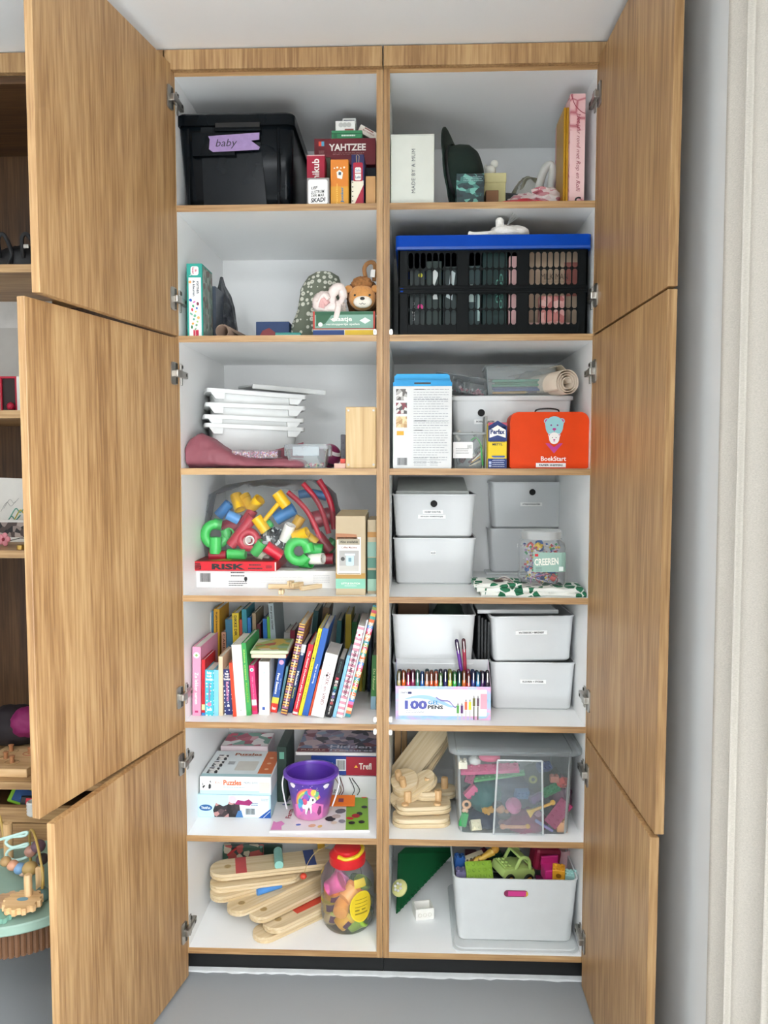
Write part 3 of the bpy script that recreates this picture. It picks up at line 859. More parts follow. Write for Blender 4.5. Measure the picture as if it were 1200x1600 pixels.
def scroll(par, name, r0, r1, turns, ln, mat, n=70, th=0.0012):
    """rolled sheet, axis along y"""
    inn, out = [], []
    for i in range(n+1):
        a = turns*2*PI*i/n
        r_ = r0+(r1-r0)*i/n
        inn.append((r_*math.cos(a), r_*math.sin(a))); out.append(((r_+th)*math.cos(a), (r_+th)*math.sin(a)))
    v = []
    for y in (0, ln):
        v += [(x, y, z) for x, z in inn]+[(x, y, z) for x, z in out]
    m = n+1
    f = []
    for i in range(n):
        f += [(i, i+1, i+1+2*m, i+2*m), (m+i, m+i+2*m, m+i+1+2*m, m+i+1), (i, m+i, m+i+1, i+1), (2*m+i, 2*m+i+1, 3*m+i+1, 3*m+i)]
    f += [(0, 2*m, 3*m, m), (n, m+n, 3*m+n, 2*m+n)]
    return mesh(name, v, f, mat, par, True)
KR = M('8d7767', 0.8, var=0.1)
q = PY(347, 513, 0.05)
t = thing('paper_roll', 'rolled kraft paper lying at the front beside the grey plastic bag', 'paper roll', (q.x, 0.05, SH[2]+0.0205), rz=-0.10)
scroll(t, 'roll', 0.0165, 0.0192, 2.2, 0.30, KR)
fl = [[(0.012+0.05*k/8, y, 0.014-0.032*(k/8)**0.7) for k in range(9)] for y in (0.02, 0.28)]
mesh('loose_edge', fl[0]+fl[1], [(k, k+1, k+10, k+9) for k in range(8)], M('6f6a58', .85), t, True)
t, w, h = cbox('game_box', 'small dark blue game box with red and white print', 'game box', 400, 452, 502.5, 2, 0.16, 0.09, P('27406b'))
poly(t, 'front_print', [(-.42*w, 0), (-.3*w, .3*h), (-.1*w, .42*h), (.1*w, .2*h), (.2*w, 0)], P('8a3b3f'), 0, h*.3); poly(t, 'front_print', [(0, 0), (.2*w, .25*h), (.42*w, .1*h), (.45*w, 0)], P('c9d0d0'), 0, h*.24, -.0008)
t, w, h = cbox('booklet', 'thin teal booklet lying in front of the blue game box', 'booklet', 430, 470, 519.5, 2, 0.05, 0.10, P('3d8f86'))
box(t, 'pages', -w/2, w/2, -.0005, .099, .001, h*.55, P('dfe3da'))
# floral drawstring bag
def daisy(nt):
    v = N(nt, 'ShaderNodeTexVoronoi'); v.inputs['Scale'].default_value = 62; v.inputs['Randomness'].default_value = 0.5
    nt.links.new(coords(nt, (1, .5, 1)), v.inputs['Vector'])
    return ramp(nt, v.outputs['Distance'], [(0, '8a8f74'), (.10, 'd3d4c6'), (.40, '6c7263'), (1, '626959')], 'CONSTANT')
t = thing('drawstring_bag', 'sage green drawstring bag printed with white daisies', 'bag', (PY(498, 500, 0.20).x, 0.20, SH[2]))
bagmesh(t, 'bag', [(.060, .03, .002, -.014), (.078, .045, .02, -.014), (.074, .05, .06, -.008), (.064, .05, .10, .0), (.060, .045, .135, .004), (.060, .038, .165, .006), (.054, .034, .185, .010), (.044, .026, .205, .014), (.022, .014, .218, .016)], patt('daisy_print', daisy, .85), .16, 8)
# game boxes under the lion
t, w, h = cbox('game_box', 'flat blue and yellow game box under the green memory game', 'game box', 489, 587, 514.5, 2, 0.035, 0.17, P('e8e4d6'))
rect(t, 'blue_print', w*.50, h*.7, P('24407a'), -.25*w, h*.55); rect(t, 'yellow_print', w*.48, h*.7, P('d9b42c'), .25*w, h*.55)
zb = SH[2]+h+.0004
t, w, h = cbox('game_box', 'flat green game box with white lettering below the lion plush', 'game box', 489, 586, 486.5, 2, 0.05, 0.15, P('7fa493'), zb=zb)
rect(t, 'side_band', w*.03, h, P('b23a2c'), -.485*w, h*.5); rect(t, 'side_band', w*.03, h, P('b23a2c'), .485*w, h*.5)
poly(t, 'leaf_print', [(-.45*w, h*.95), (-.45*w, h*.2), (-.30*w, h*.35), (-.2*w, h*.8), (0, h*.9)], P('2c5a3d'), 0, 0, -.0005); rect(t, 'leaf_print', w*.94, h*.16, P('2f6145'), 0, h*.90, -.0005); rect(t, 'leaf_print', w*.94, h*.09, P('a33c30'), 0, h*.05, -.0005)
txt(t, 'maatje', w*.32, h*.30, P('f3f2ea'), -.03*w, h*.55, -.001, bold=.02); txt(t, 'verstoppertje spelen', w*.54, h*.15, P('f3f2ea'), -.02*w, h*.30, -.001, bold=.01)
poly(t, 'badge', circ(h*.12, 14), P('f2f0e8'), -.38*w, h*.30, -.0008); poly(t, 'badge', [(-.09*w, 0), (0, .17*h), (.09*w, 0), (0, -.17*h)], P('dfe5dc'), .34*w, h*.5, -.0008)
zl = zb+h
# lion plush
q = PY(565, 463, 0.08)
lion = thing('lion_plush', 'orange lion plush with a brown mane and white muzzle', 'plush toy', (q.x, 0.10, zl))
hz = q.z-zl
FUR = M('c98d4e', 0.95, var=0.1, scale=200, bump=0.5, sheen=0.3); MANE = M('7a5230', 0.95, var=0.35, scale=160, bump=1.0)
crumple(lion, 'mane', 0.002, 0.022, hz+0.010, 0.046, 0.024, 0.046, MANE, 0.10, 6, 3, 40, 24)
crumple(lion, 'mane_tuft', 0.000, 0.008, hz+0.040, 0.028, 0.022, 0.020, M('99673a', .95, var=.3, scale=160, bump=1.0), 0.16, 5, 8)
crumple(lion, 'body', 0.004, 0.055, 0.045, 0.05, 0.035, 0.045, MANE, 0.08, 3, 1)
ell(lion, 'head', (0, 0, hz), (0.039, 0.026, 0.037), FUR, 28, 18)
ell(lion, 'muzzle', (0.003, -.018, hz-0.015), (0.027, 0.014, 0.018), M('efe6d8', .95, bump=.3, scale=200), 20, 12)
ell(lion, 'nose', (0.003, -.0315, hz-0.0085), (0.0068, 0.003, 0.0045), BLACK, 12, 8)
tube(lion, 'mouth', spline([(-.006, -.0308, hz-.022), (-.001, -.0322, hz-.0245), (.003, -.0325, hz-.021), (.007, -.0322, hz-.0245), (.012, -.0305, hz-.023)]), .0007, BLACK, 5)
for s in (-1, 1):
    ell(lion, 'eye', (0.002+s*0.021, -.0225, hz+0.003), (0.0034, 0.002, 0.0034), BLACK, 10, 8)
    ell(lion, 'ear', (s*0.038, -.004, hz+0.024), (0.012, 0.006, 0.011), FUR, 14, 10)
tube(lion, 'hanging_loop', spline([(.012, .015, hz+.05), (.006, .012, hz+.085), (.020, .012, hz+.102), (.036, .012, hz+.095), (.034, .014, hz+.05)]), .006, M('94683f', .9), 8)
box(lion, 'tag', .013, .026, -.002, .000, hz+.060, hz+.082, M('e4e2da', .4), .001, rot=(0, .1, 0))
# rabbit comforter
q = PY(517, 470, 0.06)
rb = thing('rabbit_comforter', 'pale pink and white cloth rabbit comforter beside the lion', 'plush toy', (q.x, 0.075, zl))
PK = M('eadcd6', 0.9, var=.06, scale=120, bump=.5); PKB = M('d9a9a6', 0.9, bump=.4)
hz = q.z-zl
crumple(rb, 'head', -.020, 0, hz-.004, .032, .022, .030, PK, .20, 3.0, 4)
for k, (a, c, r_) in enumerate((((-.026, -.018, hz-.02), (-.020, -.022, hz+.0), .012), ((-.034, -.016, hz-.006), (-.018, -.024, hz+.014), .010))):
    tube(rb, 'arm', spline([a, c, (c[0]+.012, c[1], c[2]-.012)]), r_*.8, PKB if k == 0 else PK, 8)
tube(rb, 'ear', spline([(.002, -.01, hz-.006), (.008, -.014, hz+.026), (.024, -.012, hz+.036), (.034, -.008, hz+.018), (.026, -.014, hz-.010)], 5), .012, PK, 10, rads=[.010]*4+[.015]*8+[.013]*5+[.008]*4)
tube(rb, 'ear', spline([(.022, -.014, hz-.006), (.020, -.022, hz-.030), (.012, -.018, hz-.054), (-.002, -.016, hz-.052)], 5), .009, PK, 10)
crumple(rb, 'blanket', -.004, .012, .016, .040, .028, .022, PK, .25, 3.4, 7)

# ---- second row right: folding crate
cx, w, h = fr(622, 918, 388, 2, 0.02)
BLU = M('0c40a2', 0.45, var=.05, spec=.06); CRB = M('060a0b', 0.45, var=.15, spec=.12)
cr_ = thing('folding_crate', 'black folding crate with slotted sides and a bright blue rim', 'crate', (cx, 0.02, SH[2]))
_, w2, h2 = fr(617, 922, 367, 2, 0.012)
D = 0.36
def ringbox(par, name, w, d, z0, z1, t, mat, y0=0, r=.012):
    o_ = rr(w, d, r, 4); i_ = rr(w-2*t, d-2*t, max(r-t, .003), 4)
    A = [[(x, y+d/2+y0, z0) for x, y in o_], [(x, y+d/2+y0, z1) for x, y in o_], [(x, y+d/2+y0, z1) for x, y in i_], [(x, y+d/2+y0, z0) for x, y in i_]]
    A.append(A[0])
    return loft(par, name, A, mat, False, False)
ringbox(cr_, 'rim', w2, D+.02, h-.004, h2, .012, BLU, -.01)
box(cr_, 'rim_ledge', -w2/2+.004, w2/2-.004, -.012, -.009, h-.004, h+.003, M('1a4a9e', .3))
zt = [SH[2]]
def zpx(py): return PY(770, py, 0.02).z-SH[2]
def xpx(px): return PY(px, 450, 0.02).x-cx
def grid(par, name, x0, x1, z0, z1, rows, cols, y0, y1, bar, mat):
    bs = []
    cw = (x1-x0)/cols; chh = (z1-z0)/rows
    for i in range(cols+1): bs.append(box(None, 'p', x0+i*cw-bar/2, x0+i*cw+bar/2, y0, y1, z0-bar/2, z1+bar/2, mat))
    for j in range(rows+1): bs.append(box(None, 'p', x0-bar/2, x1+bar/2, y0+.0006, y1-.0006, z0+j*chh-bar/2, z0+j*chh+bar/2, mat))
    # rounded slot ends
    for j in range(rows):
        for i in range(cols):
            for sx in (-1, 1):
                for sz in (-1, 1):
                    xx = x0+(i+.5)*cw+sx*(cw/2-bar/2); zz = z0+(j+.5)*chh+sz*(chh/2-bar/2); c_ = cw*.22
                    bs.append(prism(None, 'p', [(xx, zz), (xx-sx*c_, zz), (xx, zz-sz*c_*1.3)] if sx*sz > 0 else [(xx, zz), (xx, zz-sz*c_*1.3), (xx-sx*c_, zz)], y0+.001, y1-.001, mat))
    return stuff(join(name, par, bs))
groups_x = [(xpx(637), xpx(714)), (xpx(732), xpx(808)), (xpx(826), xpx(903))]
tiers = [(zpx(508), zpx(458)), (zpx(446), zpx(393))]
for (z0, z1) in tiers:
    for (x0, x1) in groups_x: grid(cr_, 'slotted_panel', x0, x1, z0, z1, 2, 8, 0.001, 0.004, .0034, CRB)
xs = [-w/2]+[v for g in groups_x for v in g]+[w/2]
zlv = [0, tiers[0][0], tiers[0][1], tiers[1][0], tiers[1][1], h]
for k in range(0, 8, 2): box(cr_, 'upright', xs[k], xs[k+1], 0, .006, 0, h, CRB, .001, 1)
box(cr_, 'rail', -w/2, w/2, .0004, .0056, 0, zlv[1], CRB); box(cr_, 'rail', -w/2, w/2, .0004, .0056, zlv[4], h, CRB)
box(cr_, 'fold_rail', -w/2, w/2, -.001, .0056, zlv[2], zlv[3], CRB, .001, 1)
tube(cr_, 'fold_hinge', [(-w/2, -.001, (zlv[2]+zlv[3])/2), (w/2, -.001, (zlv[2]+zlv[3])/2)], .0028, CRB, 8)
box(cr_, 'latch', -w/2+.006, -w/2+.014, -.002, .001, (zlv[2]+zlv[3])/2-.006, (zlv[2]+zlv[3])/2+.004, BLU)
box(cr_, 'side_wall', -w/2, -w/2+.005, 0, D, 0, h, CRB); box(cr_, 'side_wall', w/2-.005, w/2, 0, D, 0, h, CRB)
box(cr_, 'back_wall', -w/2, w/2, D-.005, D, 0, h, CRB); box(cr_, 'floor_panel', -w/2+.005, w/2-.005, .006, D-.005, 0.001, .006, CRB)
def incrate(name, label, cat, p0, p1, pyt, Y, d, mat, zb=0.0065): return cbox(name, label, cat, p0, p1, pyt, 2, Y, d, mat, zb=SH[2]+zb)
t, w, h = incrate('carton', 'beige product carton seen through the crate at its right end', 'carton', 824, 908, 376, .10, .14, P('c3aa90'))
txt(t, 'MILK MAN', w*.5, h*.06, P('5f5046'), 0, h*.63); lines(t, w*.6, 5, .008, P('9a8672'), 0, h*.57, th=.0015); rect(t, 'print_patch', w*.3, h*.35, P('a5655a'), .33*w, h*.6)
t, w, h = incrate('pouch', 'pink printed pouch inside the crate in front of the beige carton', 'pouch', 843, 884, 462, .045, .03, fleck('pink_pouch', ['d9a19a', 'c97f78', 'e2b5ad', 'b86a66'], 50))
t, w, h = incrate('carton', 'mauve flat carton lowest at the right end inside the crate', 'carton', 824, 895, 504, .032, .012, P('b58f86'))
t, w, h = incrate('pouch', 'pale pink pouch upright near the middle of the crate', 'pouch', 795, 822, 400, .05, .04, P('cfa5a2'))
t, w, h = incrate('carton', 'dark green carton lettered CO in the middle of the crate', 'carton', 754, 792, 392, .05, .06, P('1f3836'))
txt(t, 'COCO\nUKU', h*.42, w*.28, P('5b9a88'), .18*w, h*.52, rot=-PI/2, bold=.02)
t, w, h = incrate('carton', 'grey-green carton with a white flash left of the middle', 'carton', 725, 752, 415, .05, .05, P('33484a')); rect(t, 'print_patch', w*.5, h*.25, P('b9cfc9'), -.1*w, h*.6); rect(t, 'print_patch', w*.16, h*.4, P('a9c4bf'), .36*w, h*.4)
t, w, h = incrate('carton', 'charcoal carton at the left end of the crate with magenta dot', 'carton', 640, 664, 420, .04, .07, P('26302f')); poly(t, 'dot', circ(.008, 14), P('d43a86'), .2*w, h*.42); txt(t, 'nogen', h*.28, w*.16, P('dedede'), -.25*w, h*.35, rot=-PI/2); poly(t, 'dot', circ(.006, 12), P('c9c43a'), .2*w, h*.9)
t, w, h = incrate('carton', 'dark carton with white animal stripes in the crate', 'carton', 666, 690, 408, .04, .06, P('2a3a36')); poly(t, 'print_patch', [(0, 0), (.3*w, .0), (.1*w, .2*h), (.35*w, .35*h), (-.1*w, .45*h), (-.1*w, .1*h)], P('e3e8e4'), -.05*w, h*.48)
t, w, h = incrate('carton', 'dark carton with a white swirl beside the zebra-striped one', 'carton', 692, 716, 416, .04, .06, P('2b3837')); poly(t, 'print_patch', [(-.3*w, 0), (.1*w, -.05*h), (.3*w, .35*h), (0, .4*h), (-.1*w, .2*h)], P('c8d3d2'), 0, h*.55)
# cat plush on top
q = PY(782, 360, 0.12)
ct = thing('cat_plush', 'white fluffy plush animal lying on top of the blue-rimmed crate', 'plush toy', (q.x, 0.055, SH[2]+h2-.002))
ct.scale = (1.25, 1.1, 1.0)
WF = M('ece9e2', .95, var=.06, scale=220, bump=.8, sheen=.3)
for o_ in ct, : pass
slab = [(x*.98, y) for x, y in rr(w2-.03, D-.03, .01)]
loft(cr_, 'lid', [[(x, y+D/2, h2-.012) for x, y in slab], [(x, y+D/2, h2-.003) for x, y in slab]], M('15181b', .5))
crumple(ct, 'body', .006, .0, .017, .036, .032, .020, WF, .12, 3, 2, 36, 22)
tube(ct, 'ear', spline([(-.002, -.01, .016), (-.008, -.012, .036), (-.009, -.012, .056)]), .008, WF, 10, rads=[.013]*6+[.0095]*5+[.008, .005])
tube(ct, 'paw', spline([(-.02, -.02, .012), (-.05, -.03, .007), (-.066, -.03, .006), (-.078, -.028, .009)]), .007, WF, 10)
ell(ct, 'head', (.028, 0, .018), (.030, .026, .020), WF, 20, 14, .06)
for k in range(4): tube(ct, 'whisker', [(.006, -.024, .032), (.016+.004*k, -.05, .058-.004*k)], .0005, M('9a9a98', .5), 4)

# ---- third row left: tray stack, sheet, bead boxes
TRW = M('d0d2d0', 0.45, var=.02)
tilt = [(0.0, 0.0), (0.012, -0.004), (-0.006, -0.010), (0.015, 0.020)]
q0 = PY(318, 664, 0.12); q1 = PY(478, 668, 0.20)
names = ['lowest of the four stacked white plastic trays', 'second from the bottom in the stack of white plastic trays', 'third from the bottom in the stack of white plastic trays', 'topmost of the four stacked white plastic trays, slightly askew']
def tray(par):
    """shallow storage tray 30 x 40 cm with a flanged rim and lugs, front edge at y=0, rim top at z=0.1"""
    w_, d_, h_ = .285, .40, .095
    def rg(w, d, z, r): return [(x, y+d_/2, z) for x, y in rr(w, d, r, 4)]
    loft(par, 'tub', [rg(w_*.80, d_*.86, 0, .012), rg(w_*.82, d_*.88, .004, .016), rg(w_*.90, d_*.93, h_-.012, .02), rg(w_*.88, d_*.91, h_-.012, .018), rg(w_*.78, d_*.84, .004, .014)], TRW)
    o_ = rr(w_+.012, d_, .014, 4); i_ = rr(w_*.89, d_*.92, .018, 4)
    A = [[(x, y+d_/2, h_-.012) for x, y in o_], [(x, y+d_/2, h_) for x, y in o_], [(x, y+d_/2, h_) for x, y in i_], [(x, y+d_/2, h_-.012) for x, y in i_]]
    loft(par, 'rim', A+[A[0]], TRW, False, False)
    for s in (-1, 1):
        prism(par, 'lug', [(s*.136, h_-.012), (s*.095, h_-.012), (s*.097, h_-.030), (s*.122, h_-.030)] if s < 0 else [(s*.095, h_-.012), (s*.136, h_-.012), (s*.122, h_-.030), (s*.097, h_-.030)], .003, .03, TRW)
zs = [0.002, 0.032, 0.070, 0.110]
tx = (PY(312, 640, 0.12).x+PY(484, 640, 0.19).x)/2
t0 = thing('storage_tray', names[0], 'tray', (tx, 0.145, SH[3]+zs[0]), 0.20, 'stacked white trays')
tray(t0)
rims = [PY(395, y_, 0.155).z-SH[3]-.097 for y_ in (663.5, 650, 631, 611)]
for k in range(4):
    tt = t0 if k == 0 else dup(t0)
    tt.location = (tx+(0, -.002, .003, .004)[k], 0.145+(0, .002, 0, .003)[k], SH[3]+max(rims[k], .002))
    tt.rotation_euler = (tilt[k][0], tilt[k][1]+0.035, 0.30+(0, .01, -.01, .02)[k])
    tt['label'] = names[k]
# tray lid poking out at the back
tb = PZ(455, 600, SH[3]+rims[3]+.10)
lid_t = thing('tray_lid', 'white tray lid lying slanted over the topmost tray', 'lid', (tx+.055, 0.30, SH[3]+rims[3]+.111), .45, rx=.05, ry=.05)
box(lid_t, 'lid', -.11, .12, -.07, .13, 0, .008, TRW, .003); box(lid_t, 'lip', -.112, .122, -.072, -.066, -.006, .009, TRW, .002)
# mauve sheet
MAU = M('864a54', 0.6, var=.08, scale=12)
sh_t = thing('vinyl_sheet', 'mauve vinyl sheet bunched up and folded along the shelf front', 'sheet', (PY(380, 725, .05).x, .05, SH[3]))
cxs = sh_t.location.x
prof = [(288, 694, 8, .09), (293, 684, 14, .11), (300, 679, 20, .13), (308, 676, 30, .15), (316, 677, 40, .16), (326, 681, 50, .16), (338, 690, 52, .15), (350, 699, 50, .14), (365, 708, 46, .13), (385, 714, 44, .12), (410, 717, 42, .11), (440, 716, 42, .11), (460, 715, 42, .10), (477, 719, 40, .09)]
rings = []
for k, (px, pt, _, dd) in enumerate(prof):
    p = PY(px, pt, .035)
    hh = p.z-SH[3]
    x = p.x-cxs
    wv = .004*math.sin(k*1.7)
    rings.append([(x, -.02, .0), (x+wv, -.032+.004*math.sin(k), hh*.25), (x, -.026, hh*.62), (x-wv, -.010, hh*.95), (x, .012, hh), (x+wv, dd*.5, hh*.92), (x, dd*.9, hh*.7), (x, dd, 0)])
sm = fixn(loft(sh_t, 'sheet', rings, MAU))
sb = sm.modifiers.new('s', 'SUBSURF'); sb.levels = 3; sb.render_levels = 3
wt = bpy.data.textures.new('sheet_creases', 'CLOUDS'); wt.noise_scale = .05
wd0 = sm.modifiers.new('creases', 'DISPLACE'); wd0.texture = wt; wd0.strength = .012; wd0.mid_level = .55
crumple(sh_t, 'bunched_fold', PY(314, 676, .10).x-cxs, .06, PY(314, 690, .10).z-SH[3], .018, .04, .022, MAU, .15, 2.5, 4)
tri = [PY(395, 712, .09), PY(474, 691, .13), PY(474, 716, .09)]
mesh('turned_up_corner', [(p.x-cxs, p.y-.05+o_, p.z-SH[3]) for o_ in (0, .004) for p in tri], [(0, 1, 2), (5, 4, 3), (0, 3, 4, 1), (1, 4, 5, 2), (2, 5, 3, 0)], MAU, sh_t)
def beads(par, name, n, x0, x1, y0, y1, z0, z1, cols, r, seed=1):
    """loose beads nobody could count, one mesh"""
    rg = random.Random(seed)
    mats = [P(c) for c in cols]
    v, f, mi = [], [], []
    for k in range(n):
        c = Vector((rg.uniform(x0, x1), rg.uniform(y0, y1), rg.uniform(z0, z1)))
        b = len(v)
        for p in ((1, 0, 0), (-1, 0, 0), (0, 1, 0), (0, -1, 0), (0, 0, 1), (0, 0, -1)): v.append(c+Vector(p)*r*rg.uniform(.8, 1.2))
        for q in ((0, 2, 4), (2, 1, 4), (1, 3, 4), (3, 0, 4), (2, 0, 5), (1, 2, 5), (3, 1, 5), (0, 3, 5)):
            f.append(tuple(b+i for i in q)); mi.append(k % len(mats))
    o = mesh(name, v, f, mats[0], par)
    for m_ in mats[1:]: o.data.materials.append(m_)
    o.data.polygons.foreach_set('material_index', mi)
    return stuff(o)
CLR = clear('e8ecec', .10, .08)
cx, w, h = fr(362, 434, 703.5, 3, .045)
zc = SH[3]+PY(400, 717, .045).z-SH[3]
cx, w, h = fr(362, 434, 703.5, 3, .045, zc)
bc = thing('bead_case', 'flat clear case of pink beads lying on the mauve sheet', 'case', (cx, .045, zc+.001))
h = max(h, .018)
box(bc, 'case', -w/2, w/2, 0, .06, 0, h, clear('f0dde6', .15, .08), .001, 1)
for k in range(1, 5): box(bc, 'divider', -w/2+w*k/5-.0004, -w/2+w*k/5+.0004, .001, .059, .001, h-.001, clear('f0dde6', .25, .1))
beads(bc, 'beads', 240, -w/2+.003, w/2-.003, .003, .057, .003, h*.75, ['e7a3b6', 'f3d9dd', 'd98a9c', 'c6b3e0', 'f6eef0', 'e6c3a0'], .0032, 3)
def lidbox(name, label, p0, p1, pt, row, Y, d, fill, lidm, seed=2):
    cx, w, h = fr(p0, p1, pt, row, Y)
    t = thing(name, label, 'container', (cx, Y, SH[row]))
    bin_(t, 'tub', w*.80, d*.85, w*.94, d*.95, h*.80, .008, .0015, CLR, cy=d/2)
    A = [(x, y+d/2) for x, y in rr(w, d, .008)]
    loft(t, 'lid', [[(x, y, h*.80) for x, y in A], [(x, y, h*.95) for x, y in A], [(x*.96, (y-d/2)*.96+d/2, h) for x, y in A]], lidm)
    box(t, 'clip', -w*.30, w*.30, -.005, .000, h*.52, h*.92, lidm, .002)
    for s in (-1, 1): box(t, 'clip', s*w*.5-.004, s*w*.5+.004, d*.3, d*.7, h*.5, h*.92, lidm, .002)
    beads(t, 'beads', 70, -w*.36, w*.36, .012, d*.8, .005, h*.18, fill, .0045, seed)
    return t
lidbox('clip_container', 'clear clip-lid food container with a few beads inside', 443.5, 513, 694, 3, .025, .10, ['e8c9cf', 'd94f5c', 'f4f2ec', '3fa07a', 'f0e3b0', 'e79ab0'], clear('dfe8ec', .28, .08))
cxb = PY(514, 709, .16)
bl = thing('ball', 'maroon and white toy ball behind the clip-lid container', 'ball', (cxb.x, .17, SH[3]))
br = .036
ell(bl, 'ball', (0, 0, br), (br, br, br), stripes('ball_stripes', ['7d2350', '7d2350', 'e9e4e2', '7d2350', '7d2350', '7d2350', '2a1a26', '7d2350'], 14.5), 28, 18, rot=(.3, .5, 0))
t, w, h = cbox('metal_bracket', 'dark perforated metal strip leaning beside the wooden block', 'bracket', 532.5, 540, 679, 3, .10, .01, M('4a464a', .4, metal=.6), part='strip')
for k in range(4): poly(t, 'hole', circ(.0022, 10), BLACK, 0, h*(.15+.2*k))
t, w, h = cbox('toy_block', 'flat pink and red toy piece at the foot of the wooden block', 'toy', 522, 540, 724, 3, .03, .06, P('dfb7a8'))
box(t, 'red_piece', 0, w*.48, .012, .03, h, h+.013, P('cf4a3c'), .001)
t, w, h = cbox('wooden_block', 'pale plywood box with a screw in each corner', 'wooden box', 540, 588, 635.5, 3, .02, .16, wood('ply_face', 'Z', 'b08f5e', 'c4a574', 'd0b587', .5, .6, 1.8), bev=.002, part='body')
for sx in (-1, 1):
    for zz in (.06, .94): prism(t, 'screw', [(sx*w*.41+a, h*zz+b) for a, b in circ(.0032, 12)], -.001, .0005, STEEL)

# ---- third row right
t, w, h = cbox('product_box', 'white instruction-printed carton with a bright blue tuck top', 'box', 614, 706, 603, 3, .012, .11, P('d6d7d5'))
BL2 = P('2f9fd6'); GR = P('8b9095')
_, wb, hb2 = fr(614, 706, 583.5, 3, .012)
box(t, 'blue_top', -w/2, w/2, .001, .109, h-.001, h+.005, BL2)
prism(t, 'tuck_flap', [(-w*.48, h+.001), (w*.48, h+.001), (w*.46, hb2-.004), (w*.42, hb2), (-w*.44, hb2), (-w*.48, hb2-.008)], .012, .014, BL2)
prism(t, 'tuck_flap', [(-w*.5, h), (-w*.14, h), (-w*.14, h+.010), (w*.14, h+.010), (w*.14, h), (w*.5, h), (w*.5, h+.009), (w*.46, h+.016), (-w*.46, h+.016), (-w*.5, h+.009)], .000, .0015, P('2590c8'))
rect(t, 'slot', w*.28, .010, BLACK, 0, h+.005, .0018)
for k, c in enumerate((['a9a6a0', '5a5550', 'd8d6d0'], ['d0cdc8', '7a2f3a', '4a4745'], ['c7a878', 'e0c99a', 'b08a5a'])):
    rect(t, 'instruction_photo', w*.185, h*.135, fleck('instr%d' % k, c, 90), -.355*w, h*(.895-.165*k))
for a, n, p in ((.955, 1, 0), (.92, 4, .0062), (.84, 10, .0062), (.575, 1, 0), (.55, 3, .0062), (.46, 2, .0062), (.40, 12, .0062)):
    lines(t, w*.60, n, .0068, GR, .15*w, h*a, th=.0013, seed=n)
lines(t, w*.16, 1, .01, BLACK, -.05*w, h*.955, th=.0018); lines(t, w*.2, 1, .01, BLACK, -.03*w, h*.575, th=.002); lines(t, w*.14, 1, .01, BLACK, -.06*w, h*.46, th=.0018)
rect(t, 'price_sticker', w*.12, h*.05, P('f0a431'), -.375*w, h*.43, -.001)
barcode(t, w*.17, h*.09, -.34*w, h*.085); lines(t, w*.22, 5, .005, GR, -.03*w, h*.125, th=.0012, seed=8); lines(t, w*.14, 5, .005, GR, .2*w, h*.125, th=.0012, seed=9)
# white lidded bin
def kbin(name, label, p0, p1, pt, row, Y, d, zb=None, taper=.93, group=None, rz=0, lip=.003):
    cx, w, h = fr(p0, p1, pt, row, Y, zb)
    t = thing(name, label, 'storage bin', (cx, Y, SH[row] if zb is None else zb), rz, group)
    o = bin_(t, 'bin', (w-2*lip)*taper, d*.93, w-2*lip, d, h, .016, .003, WHITE, lip=lip, cy=d/2)
    def yat(zf): return (d-d*.93)/2*(1-zf)-.0012
    return t, w, h, yat
def onface(o, yat, zf, h, lean):
    o.rotation_euler = (o.rotation_euler[0]-lean, o.rotation_euler[1], o.rotation_euler[2]); return o
t, w, h, ya = kbin('storage_bin', 'wide white lidded bin behind the small glue carton', 705, 894, 624, 3, .13, .30)
lean = math.atan2(.0105*2*.5, h)
LBL = M('f6f6f4', .4)
def fronttext(t, s, tw, th_, a, zf, h, ya, bg=True, mat=None):
    y = ya(zf)-.0012
    lean = math.atan2(ya(0)-ya(1), h)
    if bg:
        o = rect(t, 'label_tape', tw*1.25, th_*2.2, LBL, a, h*zf, y); o.rotation_euler[0] += -lean
    o = txt(t, s, tw, th_, mat or BLACK, a, h*zf, y-.0007, bold=.03, space=1.1); o.rotation_euler[0] += -lean
def fronthole(t, r, a, zf, h, ya):
    y = ya(zf)
    prism(t, 'finger_hole', [(a+x, h*zf+z) for x, z in circ(r, 20)], y-.0008, y+.0035, M('0a0a0a', .8)); ringpts = [(a+x, y-.0012, h*zf+z) for x, z in circ(r, 20)]
    tube(t, 'hole_rim', ringpts, .0010, WHITE, 6, closed=True)
xh = PY(752, 645, .13).x-t.location.x
fronthole(t, .0115, xh, (PY(752, 645, .13).z-SH[3])/h, h, ya); fronttext(t, 'BOEKJE PRINTEN', .052, .006, xh+.012, (PY(752, 659, .13).z-SH[3])/h, h, ya)
A = [(x, y+.15) for x, y in rr(w+.006, .31, .016)]
loft(t, 'lid', [[(x, y, h-.002) for x, y in A], [(x, y, h+.008) for x, y in A], [(x*.98, (y-.15)*.98+.15, h+.011) for x, y in A]], WHITE)
zlid = SH[3]+h+.0115
